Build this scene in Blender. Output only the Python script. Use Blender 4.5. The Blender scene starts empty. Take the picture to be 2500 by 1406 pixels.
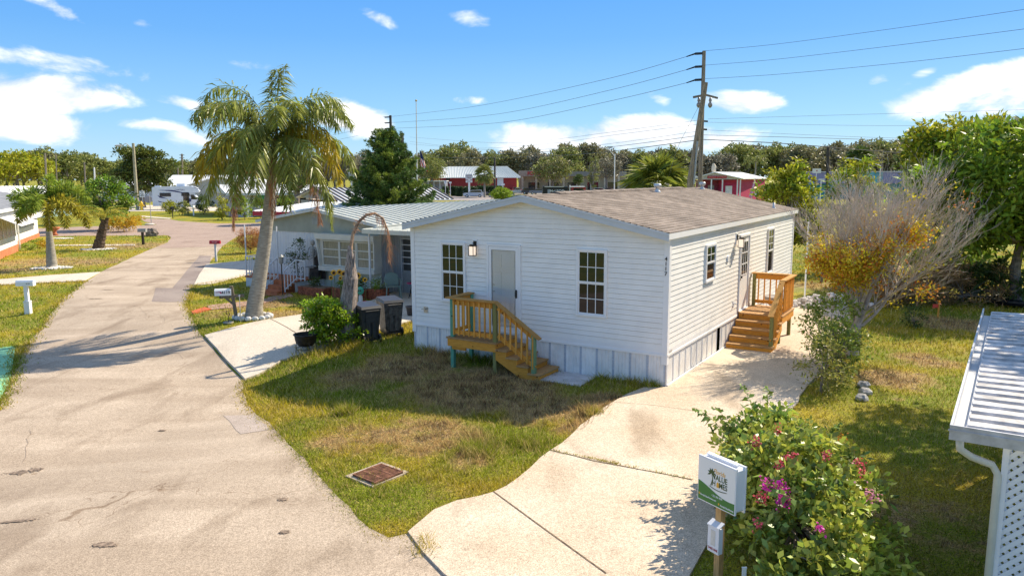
import bpy, math, random
import numpy as np
from mathutils import Vector, Matrix

# ------------------------------------------------------------------ camera, world, sun, exposure
S = bpy.context.scene
COL = S.collection
CAM_F, CAM_PITCH, CAM_ROLL, CAM_H = 1817.26, .1478, -.0039, 4.527     # focal length in photo pixels, radians, metres
cd = bpy.data.cameras.new("camera"); cam = bpy.data.objects.new("camera", cd); COL.objects.link(cam)
cd.sensor_width = 36; cd.lens = CAM_F/2500*36; cd.clip_start = .1; cd.clip_end = 6000
cam.matrix_world = Matrix.Translation((0, 0, CAM_H)) @ Matrix.Rotation(math.pi/2-CAM_PITCH, 4, 'X') @ Matrix.Rotation(CAM_ROLL, 4, 'Z')
S.camera = cam
S.render.engine = 'CYCLES'
S.view_settings.view_transform = 'Standard'; S.view_settings.look = 'None'
S.view_settings.exposure = .66; S.view_settings.gamma = 1.0
SUN_EL = math.radians(41.5); SUN_AZ = math.radians(54.3)              # azimuth clockwise from +Y
sund = (math.sin(SUN_AZ)*math.cos(SUN_EL), math.cos(SUN_AZ)*math.cos(SUN_EL), math.sin(SUN_EL))
sl = bpy.data.lights.new("sun", 'SUN'); sl.energy = 5.0; sl.angle = math.radians(.5); sl.color = (1, .88, .70)
so = bpy.data.objects.new("sun", sl); COL.objects.link(so); so.location = (30, 20, 40)
so.rotation_euler = Vector(sund).to_track_quat('Z', 'Y').to_euler()

W = bpy.data.worlds.new("World"); S.world = W; W.use_nodes = True
wn, wl = W.node_tree.nodes, W.node_tree.links
wn.clear()
def wnode(t, **k):
    n = wn.new(t)
    for a, b in k.items(): setattr(n, a, b)
    return n
def wmath(op, a, b=None, c=None, clamp=False):
    n = wn.new('ShaderNodeMath'); n.operation = op; n.use_clamp = clamp
    for i, x in enumerate((a, b, c)):
        if x is None: continue
        if isinstance(x, (int, float)): n.inputs[i].default_value = x
        else: wl.new(x, n.inputs[i])
    return n.outputs[0]
sky = wnode('ShaderNodeTexSky', sky_type='NISHITA', sun_disc=False, sun_elevation=SUN_EL, sun_rotation=SUN_AZ, air_density=1.0, dust_density=.3, ozone_density=2.2, altitude=0)
hs = wnode('ShaderNodeHueSaturation'); hs.inputs['Saturation'].default_value = 1.25; hs.inputs['Hue'].default_value = .502; hs.inputs['Value'].default_value = 1.0
wl.new(sky.outputs[0], hs.inputs['Color'])
tc = wnode('ShaderNodeTexCoord'); sx = wnode('ShaderNodeSeparateXYZ'); wl.new(tc.outputs['Generated'], sx.inputs[0])
az = wmath('ARCTAN2', sx.outputs[0], sx.outputs[1]); el = wmath('ARCSINE', sx.outputs[2])
cmb = wnode('ShaderNodeCombineXYZ'); wl.new(az, cmb.inputs[0]); wl.new(wmath('MULTIPLY', el, 1.9), cmb.inputs[1])
nz = wnode('ShaderNodeTexNoise', noise_dimensions='3D'); nz.inputs['Scale'].default_value = 11; nz.inputs['Detail'].default_value = 9; nz.inputs['Roughness'].default_value = .58; nz.inputs['Distortion'].default_value = .35
wl.new(cmb.outputs[0], nz.inputs['Vector'])
nz2 = wnode('ShaderNodeTexNoise'); nz2.inputs['Scale'].default_value = 3.5; nz2.inputs['Detail'].default_value = 4
wl.new(cmb.outputs[0], nz2.inputs['Vector'])
def sky_dir(px, py):
    "azimuth and elevation of a direction seen from the camera"
    d = ray(px, py); d = d/np.linalg.norm(d)
    return math.atan2(d[0], d[1]), math.asin(d[2])
def ray(px, py):
    A, Bq = px-1250, py-703; cr, sr = math.cos(CAM_ROLL), math.sin(CAM_ROLL)
    r, q = (A*cr+Bq*sr)/CAM_F, -(-A*sr+Bq*cr)/CAM_F
    c, s = math.cos(CAM_PITCH), math.sin(CAM_PITCH)
    return np.array([r, c+q*s, -s+q*c])
# cloud banks: (x, y, half width, half height, tilt, strength)
CL = [(50, 228, 195, 44, -.05, 1.2), (20, 300, 150, 36, .1, 1.15), (120, 152, 180, 22, .1, .6), (375, 306, 80, 12, .05, .62), (470, 335, 60, 20, 0, .45),
      (865, 292, 85, 40, .1, 1.15), (1330, 345, 150, 44, .0, 1.15), (1530, 330, 190, 46, 0, 1.2), (1700, 340, 140, 36, 0, .95), (1800, 252, 95, 24, .05, .95), (2390, 212, 180, 36, -.22, 1.15), (2580, 195, 200, 50, -.2, 1.2),
      (930, 45, 34, 13, .3, .3), (1085, 28, 30, 11, 0, .25), (1150, 38, 40, 17, .2, .25), (1145, 245, 40, 10, 0, .55), (440, 250, 48, 13, .2, .6), (600, 160, 60, 12, 0, .4), (2150, 195, 22, 12, 0, .5), (2230, 195, 50, 12, -.6, .38),
      (345, 58, 20, 9, 0, .42), (1600, 236, 28, 12, .4, .38), (130, 20, 60, 14, .4, .4),
      (-500, 250, 260, 70, 0, 1.1), (3000, 260, 260, 60, 0, 1.1), (3300, 120, 200, 50, 0, 1.)]
tot = None
for (x, y, w_, h_, tl, st) in CL:
    a0, e0 = sky_dir(x, y)
    da, de = wmath('SUBTRACT', az, a0), wmath('SUBTRACT', el, e0)
    if tl: de = wmath('ADD', de, wmath('MULTIPLY', da, tl))
    # flat underside: stretch the part below the centre less
    q = wmath('ADD', wmath('POWER', wmath('ABSOLUTE', wmath('DIVIDE', da, w_/CAM_F*1.15)), 2.0), wmath('POWER', wmath('ABSOLUTE', wmath('DIVIDE', de, h_/CAM_F*1.15)), 2.0))
    m = wmath('MULTIPLY', wmath('SUBTRACT', 1.0, q), st)
    tot = m if tot is None else wmath('MAXIMUM', tot, m)
tot = wmath('MAXIMUM', tot, -1.5)
dens = wmath('ADD', tot, wmath('MULTIPLY', wmath('SUBTRACT', nz.outputs[0], .5), 3.6))
dens = wmath('ADD', dens, wmath('MULTIPLY', wmath('SUBTRACT', nz2.outputs[0], .5), 1.0))
mr = wnode('ShaderNodeMapRange', interpolation_type='SMOOTHSTEP'); mr.inputs['From Min'].default_value = .02; mr.inputs['From Max'].default_value = 1.0; wl.new(dens, mr.inputs['Value'])
rp = wnode('ShaderNodeValToRGB'); wl.new(wmath('MULTIPLY', el, 2.0, clamp=True), rp.inputs[0]); ce = rp.color_ramp.elements
SKG = 6.5
ce[0].position = 0; ce[0].color = (.50, .76, .95, 1); ce[1].position = 1; ce[1].color = (.34, .46, .68, 1)
for pos_, c_ in ((.14, (.30, .62, .95)), (.35, (.15, .44, .93)), (.60, (.07, .33, .96)), (.80, (.08, .33, .95))): e_ = ce.new(pos_); e_.color = (*c_, 1)
vm = wnode('ShaderNodeVectorMath', operation='SCALE'); wl.new(rp.outputs[0], vm.inputs[0]); vm.inputs['Scale'].default_value = SKG
m0 = wnode('ShaderNodeMix', data_type='RGBA'); m0.inputs[0].default_value = .85; wl.new(hs.outputs[0], m0.inputs[6]); wl.new(vm.outputs[0], m0.inputs[7])
mix = wnode('ShaderNodeMix', data_type='RGBA'); wl.new(mr.outputs[0], mix.inputs[0]); wl.new(m0.outputs[2], mix.inputs[6]); cc_ = wnode('ShaderNodeMix', data_type='RGBA'); cm_ = wnode('ShaderNodeMapRange'); cm_.inputs[1].default_value = .35; cm_.inputs[2].default_value = .62; wl.new(nz.outputs[0], cm_.inputs[0]); wl.new(cm_.outputs[0], cc_.inputs[0]); cc_.inputs[6].default_value = (5.2, 5.5, 6.1, 1); cc_.inputs[7].default_value = (8.2, 8.2, 8.2, 1); wl.new(cc_.outputs[2], mix.inputs[7])
bg = wnode('ShaderNodeBackground'); bg.inputs['Strength'].default_value = .105
wl.new(mix.outputs[2], bg.inputs['Color'])
wo = wnode('ShaderNodeOutputWorld'); wl.new(bg.outputs[0], wo.inputs[0])

# ------------------------------------------------------------------ measuring helpers
TH, HX, HY = .5575, 3.3139, 15.6399          # heading of the white house and its near corner
UV = (np.array([-math.cos(TH), math.sin(TH)]), np.array([math.sin(TH), math.cos(TH)]))
def sm(x): x = np.clip(x, 0, 1); return x*x*(3-2*x)
def hgt(x, y):
    "the lawn falls gently towards the street"
    dx, dy = x-HX, y-HY
    u = dx*UV[0][0]+dy*UV[0][1]; v = dx*UV[1][0]+dy*UV[1][1]
    return -.30*sm((u-3.5)/4.5)*sm((0.5-v)/4.5)
def on(px, py, z=0):
    d = ray(px, py); t = (z-CAM_H)/d[2]; return np.array([0, 0, CAM_H])+t*d
def gr(px, py):
    "ground point seen at a photo pixel"
    z = 0.
    for _ in range(12): p = on(px, py, z); z = float(hgt(p[0], p[1]))
    return np.array([p[0], p[1], z])
def at(px, py, Y):
    d = ray(px, py); t = Y/d[1]; return np.array([0, 0, CAM_H])+t*d
def HW(u, v, z=0): return np.array([HX+u*UV[0][0]+v*UV[1][0], HY+u*UV[0][1]+v*UV[1][1], z])
def uvof(p): d = np.array([p[0]-HX, p[1]-HY]); return d@UV[0], d@UV[1]

# ------------------------------------------------------------------ materials
def srgb(h):
    h = h.lstrip('#'); c = [int(h[i:i+2], 16)/255 for i in (0, 2, 4)]
    return tuple(x/12.92 if x <= .04045 else ((x+.055)/1.055)**2.4 for x in c)
MATS = {}
def mat(name, col, rough=.7, var=.12, scale=4, spec=.35, metal=0., bump=0., bscale=60, leaf=0., isl=0., col2=None, cmix=.5, coat=0, stretch=None, emis=0, huev=.0, detail=5, objr=0., knots=0):
    if name in MATS: return MATS[name]
    m = bpy.data.materials.new(name); m.use_nodes = True; n, l = m.node_tree.nodes, m.node_tree.links
    p = n['Principled BSDF']; out = n['Material Output']
    p.inputs['Roughness'].default_value = rough; p.inputs['Metallic'].default_value = metal
    p.inputs['Specular IOR Level'].default_value = spec; p.inputs['Coat Weight'].default_value = coat
    t = n.new('ShaderNodeTexCoord'); src = t.outputs['Object']
    if stretch:
        mp = n.new('ShaderNodeMapping'); mp.inputs['Scale'].default_value = stretch; l.new(src, mp.inputs[0]); src = mp.outputs[0]
    nt = n.new('ShaderNodeTexNoise'); nt.inputs['Scale'].default_value = scale; nt.inputs['Detail'].default_value = detail; nt.inputs['Roughness'].default_value = .6; l.new(src, nt.inputs['Vector'])
    c2 = col2 if col2 else tuple(max(0, x*(1-2*var)) for x in col); c1 = col if col2 else tuple(min(1, x*(1+var)) for x in col)
    cr = n.new('ShaderNodeValToRGB'); l.new(nt.outputs[0], cr.inputs[0])
    cr.color_ramp.elements[0].position = .5-.5*cmix*.6; cr.color_ramp.elements[1].position = .5+.5*cmix*.6
    cr.color_ramp.elements[0].color = (*c2, 1); cr.color_ramp.elements[1].color = (*c1, 1)
    o = cr.outputs[0]
    if isl:
        g = n.new('ShaderNodeNewGeometry'); h = n.new('ShaderNodeHueSaturation'); l.new(o, h.inputs['Color'])
        a = n.new('ShaderNodeMapRange'); l.new(g.outputs['Random Per Island'], a.inputs[0]); a.inputs[3].default_value = 1-isl; a.inputs[4].default_value = 1+isl; l.new(a.outputs[0], h.inputs['Value'])
        if huev:
            a2 = n.new('ShaderNodeMath'); a2.operation = 'MULTIPLY'; l.new(g.outputs['Random Per Island'], a2.inputs[0]); a2.inputs[1].default_value = 7.13
            a3 = n.new('ShaderNodeMath'); a3.operation = 'FRACT'; l.new(a2.outputs[0], a3.inputs[0])
            a4 = n.new('ShaderNodeMapRange'); l.new(a3.outputs[0], a4.inputs[0]); a4.inputs[3].default_value = .5-huev; a4.inputs[4].default_value = .5+huev*.6; l.new(a4.outputs[0], h.inputs['Hue'])
        o = h.outputs[0]
    if knots:
        kn = n.new('ShaderNodeTexVoronoi'); kn.inputs['Scale'].default_value = 5.5; l.new(t.outputs['Object'], kn.inputs['Vector']); kr = n.new('ShaderNodeValToRGB'); l.new(kn.outputs['Distance'], kr.inputs[0]); kr.color_ramp.elements[0].position = .07; kr.color_ramp.elements[0].color = (.22, .14, .1, 1); kr.color_ramp.elements[1].position = .16; kr.color_ramp.elements[1].color = (1, 1, 1, 1)
        km = n.new('ShaderNodeMix'); km.data_type = 'RGBA'; km.blend_type = 'MULTIPLY'; km.inputs[0].default_value = 1; l.new(o, km.inputs[6]); l.new(kr.outputs[0], km.inputs[7]); o = km.outputs[2]
    if objr:
        oi = n.new('ShaderNodeObjectInfo'); h = n.new('ShaderNodeHueSaturation'); l.new(o, h.inputs['Color']); a = n.new('ShaderNodeMapRange'); l.new(oi.outputs['Random'], a.inputs[0]); a.inputs[3].default_value = 1-objr; a.inputs[4].default_value = 1+objr; l.new(a.outputs[0], h.inputs['Value']); o = h.outputs[0]
    l.new(o, p.inputs['Base Color'])
    if emis: p.inputs['Emission Color'].default_value = (*col, 1); p.inputs['Emission Strength'].default_value = emis
    if bump:
        nb = n.new('ShaderNodeTexNoise'); nb.inputs['Scale'].default_value = bscale; nb.inputs['Detail'].default_value = 3; l.new(src, nb.inputs['Vector'])
        b = n.new('ShaderNodeBump'); b.inputs['Strength'].default_value = bump; b.inputs['Distance'].default_value = .02; l.new(nb.outputs[0], b.inputs['Height']); l.new(b.outputs[0], p.inputs['Normal'])
    if leaf:
        tr = n.new('ShaderNodeBsdfTranslucent'); l.new(o, tr.inputs['Color']); ms = n.new('ShaderNodeMixShader'); ms.inputs[0].default_value = leaf
        l.new(p.outputs[0], ms.inputs[1]); l.new(tr.outputs[0], ms.inputs[2]); l.new(ms.outputs[0], out.inputs[0])
    MATS[name] = m; return m
def glass_mat(name, tint=(.012, .016, .018), rough=.03, spec=.9, mixv=None):
    m = bpy.data.materials.new(name); m.use_nodes = True; n, l = m.node_tree.nodes, m.node_tree.links
    p = n['Principled BSDF']; p.inputs['Base Color'].default_value = (*tint, 1); p.inputs['Roughness'].default_value = rough; p.inputs['Specular IOR Level'].default_value = spec
    if mixv is not None:
        tr = n.new('ShaderNodeBsdfTransparent'); tr.inputs[0].default_value = (1, 1, 1, 1); ms = n.new('ShaderNodeMixShader'); fr = n.new('ShaderNodeFresnel'); fr.inputs[0].default_value = 1.5
        ad = n.new('ShaderNodeMath'); ad.operation = 'ADD'; ad.use_clamp = True; l.new(fr.outputs[0], ad.inputs[0]); ad.inputs[1].default_value = mixv
        gl = n.new('ShaderNodeBsdfGlossy'); gl.inputs['Roughness'].default_value = rough
        l.new(ad.outputs[0], ms.inputs[0]); l.new(tr.outputs[0], ms.inputs[1]); l.new(gl.outputs[0], ms.inputs[2]); l.new(ms.outputs[0], n['Material Output'].inputs[0])
    return m

# ------------------------------------------------------------------ object helpers
def tag(o, label=None, cat=None, group=None, kind=None):
    if label: o['label'] = label
    if cat: o['category'] = cat
    if group: o['group'] = group
    if kind: o['kind'] = kind
    return o
def thing(name, loc, label, cat, group=None, rz=0., rx=0., ry=0.):
    o = bpy.data.objects.new(name, None); COL.objects.link(o); o.empty_display_size = .2
    o.location = tuple(float(a) for a in loc); o.rotation_euler = (rx, ry, rz)
    return tag(o, label, cat, group)
def copy_tree(o, parent=None):
    c = o.copy(); COL.objects.link(c); c.parent = parent
    for ch in o.children: copy_tree(ch, c)
    return c
class MB:
    "collects vertices and faces, then links them as one mesh object"
    def __init__(s): s.v = []; s.f = []; s.m = []; s.k = 0
    def add(s, vs, fs, mi=None):
        b = len(s.v); s.v += [tuple(float(c) for c in x) for x in vs]; s.f += [[b+i for i in f] for f in fs]; s.m += [s.k if mi is None else mi]*len(fs); return s
    def box(s, x0, x1, y0, y1, z0, z1, M=None, mi=None):
        vs = [(x, y, z) for z in (z0, z1) for y in (y0, y1) for x in (x0, x1)]
        if M is not None: vs = [M @ Vector(a) for a in vs]
        return s.add(vs, [(0, 2, 3, 1), (4, 5, 7, 6), (0, 1, 5, 4), (2, 6, 7, 3), (0, 4, 6, 2), (1, 3, 7, 5)], mi)
    def quad(s, a, b, c, d, mi=None): return s.add([a, b, c, d], [(0, 1, 2, 3)], mi)
    def poly(s, pts, off, mi=None):
        "flat polygon pts pushed along the vector off"
        n = len(pts); a = [Vector(p) for p in pts]; b = [p+Vector(off) for p in a]
        return s.add(a+b, [tuple(range(n-1, -1, -1)), tuple(range(n, 2*n))]+[(i, (i+1) % n, n+(i+1) % n, n+i) for i in range(n)], mi)
    def bar(s, a, b, w, h, up=(0, 0, 1), mi=None):
        "box beam from a to b, w wide, h high"
        a, b = Vector(a), Vector(b); d = (b-a); L = d.length; d.normalize(); u = Vector(up)
        x = d.cross(u)
        if x.length < 1e-4: x = Vector((1, 0, 0))
        x.normalize(); z = x.cross(d)
        vs = [a+d*t*L+x*i*w/2+z*j*h/2 for t in (0, 1) for j in (-1, 1) for i in (-1, 1)]
        return s.add(vs, [(0, 2, 3, 1), (4, 5, 7, 6), (0, 1, 5, 4), (2, 6, 7, 3), (0, 4, 6, 2), (1, 3, 7, 5)], mi)
    def tube(s, pts, r, n=8, mi=None, cap=True, wob=0):
        pts = [Vector(tuple(float(c) for c in p)) for p in pts]; rs = [r]*len(pts) if isinstance(r, (int, float)) else list(r); vs = []; x = None
        for i, p in enumerate(pts):
            d = (pts[min(i+1, len(pts)-1)]-pts[max(i-1, 0)]).normalized()
            if x is None: x = d.cross(Vector((0, 0, 1))) if abs(d.z) < .95 else d.cross(Vector((0, 1, 0)))
            x = (x-d*x.dot(d)).normalized(); y = d.cross(x)
            for k in range(n):
                a = 2*math.pi*k/n; rr = rs[i]*(1+(random.uniform(-wob, wob) if wob else 0)); vs.append(p+x*math.cos(a)*rr+y*math.sin(a)*rr)
        fs = [(i*n+k, i*n+(k+1) % n, (i+1)*n+(k+1) % n, (i+1)*n+k) for i in range(len(pts)-1) for k in range(n)]
        if cap: fs += [tuple(range(n-1, -1, -1)), tuple((len(pts)-1)*n+k for k in range(n))]
        return s.add(vs, fs, mi)
    def lathe(s, prof, c=(0, 0, 0), n=16, mi=None, sx=1, sy=1, cap=True):
        vs = [(c[0]+r*math.cos(2*math.pi*k/n)*sx, c[1]+r*math.sin(2*math.pi*k/n)*sy, c[2]+z) for r, z in prof for k in range(n)]
        fs = [(i*n+k, i*n+(k+1) % n, (i+1)*n+(k+1) % n, (i+1)*n+k) for i in range(len(prof)-1) for k in range(n)]
        if cap: fs += [tuple(range(n-1, -1, -1)), tuple((len(prof)-1)*n+k for k in range(n))]
        return s.add(vs, fs, mi)
    def blob(s, c, r, seed=0, n=10, rough=.2, mi=None):
        "rough stone-like lump"
        rnd = random.Random(seed); vs = []; R = n//2+1
        for i in range(R+1):
            for k in range(n):
                th_, ph = math.pi*i/R, 2*math.pi*k/n; q = 1+rnd.uniform(-rough, rough)
                if i in (0, R): q = 1
                vs.append((c[0]+r[0]*math.sin(th_)*math.cos(ph)*q, c[1]+r[1]*math.sin(th_)*math.sin(ph)*q, c[2]+r[2]*math.cos(th_)*q))
        return s.add(vs, [(i*n+k, (i+1)*n+k, (i+1)*n+(k+1) % n, i*n+(k+1) % n) for i in range(R) for k in range(n)], mi)
    def build(s, name, mats, parent=None, smooth=False, label=None, off=None):
        me = bpy.data.meshes.new(name); v = s.v
        if off is not None: v = [(a[0]-off[0], a[1]-off[1], a[2]-off[2]) for a in v]
        me.from_pydata(v, [], s.f); ms = mats if isinstance(mats, (list, tuple)) else [mats]
        for m in ms: me.materials.append(m)
        if len(ms) > 1: me.polygons.foreach_set('material_index', s.m)
        if smooth: me.polygons.foreach_set('use_smooth', [True]*len(me.polygons))
        me.update(); o = bpy.data.objects.new(name, me); COL.objects.link(o); o.parent = parent
        if label: o['label'] = label
        return o
def np_mesh(name, V, nper, m, parent=None, off=None, smooth=False):
    "V: (N*nper, 3) array, each run of nper vertices is one face"
    V = np.asarray(V, dtype=np.float32).reshape(-1, 3)
    if off is not None: V = V-np.asarray(off, dtype=np.float32)
    nf = len(V)//nper; me = bpy.data.meshes.new(name)
    me.vertices.add(len(V)); me.vertices.foreach_set('co', V.ravel())
    me.loops.add(len(V)); me.loops.foreach_set('vertex_index', np.arange(len(V), dtype=np.int32))
    me.polygons.add(nf); me.polygons.foreach_set('loop_start', np.arange(nf, dtype=np.int32)*nper)
    try: me.polygons.foreach_set('loop_total', np.full(nf, nper, dtype=np.int32))
    except Exception: pass
    me.materials.append(m); me.update(calc_edges=True)
    o = bpy.data.objects.new(name, me); COL.objects.link(o); o.parent = parent
    return o
def norm(a): return a/np.maximum(np.linalg.norm(a, axis=-1, keepdims=True), 1e-9)
def leaves(C, D, L, Wd, rs, bend=.0, up=None):
    "diamond leaves: centres C, directions D; returns (N*4,3)"
    n = len(C); D = norm(D); R = rs.normal(size=(n, 3))
    if up is not None: R = R*.5+np.asarray(up)*1.
    X = norm(np.cross(D, R)); L = np.broadcast_to(L, (n,))[:, None]; Wd = np.broadcast_to(Wd, (n,))[:, None]
    tip = C+D*L; mid = C+D*L*.45
    if bend: tip = tip-np.array([0, 0, 1.])*L*bend
    return np.stack([C, mid+X*Wd*.5, tip, mid-X*Wd*.5], 1).reshape(-1, 3)
def crown_points(c, r, ncl, rcl, nl, rs, shell=.5, flat=.8, low=-1.):
    d = norm(rs.normal(size=(ncl*3, 3))); d = d[d[:, 2] > low][:ncl]; k = shell+(1-shell)*rs.random(len(d))[:, None]**.6
    cc = np.asarray(c)+d*k*np.asarray(r)
    rr = rcl*(.6+.8*rs.random(len(d)))
    q = norm(rs.normal(size=(len(d), nl, 3))); q[..., 2] = np.where(rs.random(q.shape[:2]) < .7, np.abs(q[..., 2]), q[..., 2])
    P = cc[:, None, :]+q*(rr[:, None]*rs.random((len(d), nl))**.5)[..., None]*np.array([1, 1, flat])
    return cc, P.reshape(-1, 3), q.reshape(-1, 3)
_ft = {}
def text_mesh(s, size, depth=.004, bold=False, align='CENTER', shear=0):
    cu = bpy.data.curves.new('lettering', 'FONT'); cu.body = s; cu.size = size; cu.extrude = depth/2; cu.align_x = align; cu.align_y = 'CENTER'; cu.shear = shear
    if bold: cu.offset = size*.018
    cu.resolution_u = 3
    o = bpy.data.objects.new('lettering', cu); COL.objects.link(o)
    dg = bpy.context.evaluated_depsgraph_get(); me = bpy.data.meshes.new_from_object(o.evaluated_get(dg)); bpy.data.objects.remove(o); return me
def text(s, size, m, parent, pos, xdir=(1, 0, 0), ydir=(0, 0, 1), name='lettering', depth=.004, bold=False, align='CENTER', shear=0, sx=1.):
    me = text_mesh(s, size, depth, bold, align, shear); me.materials.clear(); me.materials.append(m)
    X = Vector(xdir).normalized(); Y = Vector(ydir).normalized(); Z = X.cross(Y)
    T = Matrix(((X.x*sx, Y.x, Z.x, pos[0]), (X.y*sx, Y.y, Z.y, pos[1]), (X.z*sx, Y.z, Z.z, pos[2]), (0, 0, 0, 1)))
    me.transform(T); o = bpy.data.objects.new(name, me); COL.objects.link(o); o.parent = parent; return o
import bmesh
# ------------------------------------------------------------------ ground, streets and slabs
def outline(px, extra=None, z=0):
    return [tuple(gr(a, b)[:2]) for a, b in px]
def rough_outline(P, step=.5, amp=.05, seed=1, closed=True):
    "adds small wobbles to a polygon's edges, as asphalt laid without a kerb has"
    rnd = random.Random(seed); out = []
    n = len(P)
    for i in range(n):
        a, b = np.array(P[i]), np.array(P[(i+1) % n]); L = np.linalg.norm(b-a); dist = np.linalg.norm((a+b)/2)
        k = max(1, int(L/(step*max(1, dist/14)))); out.append(tuple(a))
        t = (b-a)/max(L, 1e-6); nn = np.array([-t[1], t[0]])
        for j in range(1, k): out.append(tuple(a+(b-a)*j/k+nn*rnd.uniform(-amp, amp)))
    return out
UCUT = [3.5+.3*i for i in range(16)]; VCUT = [.5-.3*i for i in range(16)]
def sheet(name, P, z, m, thick=0, kind='structure', cut=True):
    bm = bmesh.new(); vs = [bm.verts.new((p[0], p[1], 0)) for p in P]; f = bm.faces.new(vs)
    if f.normal.z < 0 or (f.normal_update() or f.normal.z < 0): f.normal_flip()
    bmesh.ops.triangulate(bm, faces=bm.faces[:])
    if cut:
        for axis, cuts in ((0, UCUT), (1, VCUT)):
            nn = Vector((UV[axis][0], UV[axis][1], 0))
            for c in cuts:
                co = Vector((HX, HY, 0))+nn*c
                bmesh.ops.bisect_plane(bm, geom=bm.verts[:]+bm.edges[:]+bm.faces[:], dist=1e-4, plane_co=co, plane_no=nn)
    for v in bm.verts: v.co.z = float(hgt(v.co.x, v.co.y))+z
    if thick:
        be = [e for e in bm.edges if e.is_boundary]; r = bmesh.ops.extrude_edge_only(bm, edges=be)
        for g in r['geom']:
            if isinstance(g, bmesh.types.BMVert): g.co.z -= thick
    me = bpy.data.meshes.new(name); bm.to_mesh(me); bm.free(); me.materials.append(m)
    o = bpy.data.objects.new(name, me); COL.objects.link(o)
    if kind: o['kind'] = kind
    return o
def ribbon(mb, px, w, z, wob=.0, seed=0):
    "thin strip laid on the ground along photo points"
    rnd = random.Random(seed); P = [gr(a, b) for a, b in px]; Q = []
    for i in range(len(P)-1):
        L = np.linalg.norm(P[i+1]-P[i]); k = max(1, int(L/.25))
        for j in range(k): Q.append(P[i]+(P[i+1]-P[i])*j/k)
    Q.append(P[-1]); L_, R_ = [], []
    for i, q in enumerate(Q):
        t = Q[min(i+1, len(Q)-1)]-Q[max(i-1, 0)]; t = t/np.linalg.norm(t); nn = np.array([-t[1], t[0]]); o = nn*rnd.uniform(-wob, wob); ww = w*rnd.uniform(.5, 1.2) if wob else w
        a, b = q[:2]+o+nn*ww/2, q[:2]+o-nn*ww/2
        L_.append((a[0], a[1], hgt(*a)+z)); R_.append((b[0], b[1], hgt(*b)+z))
    n = len(Q); mb.add(L_+R_, [(i, n+i, n+i+1, i+1) for i in range(n-1)])

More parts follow.
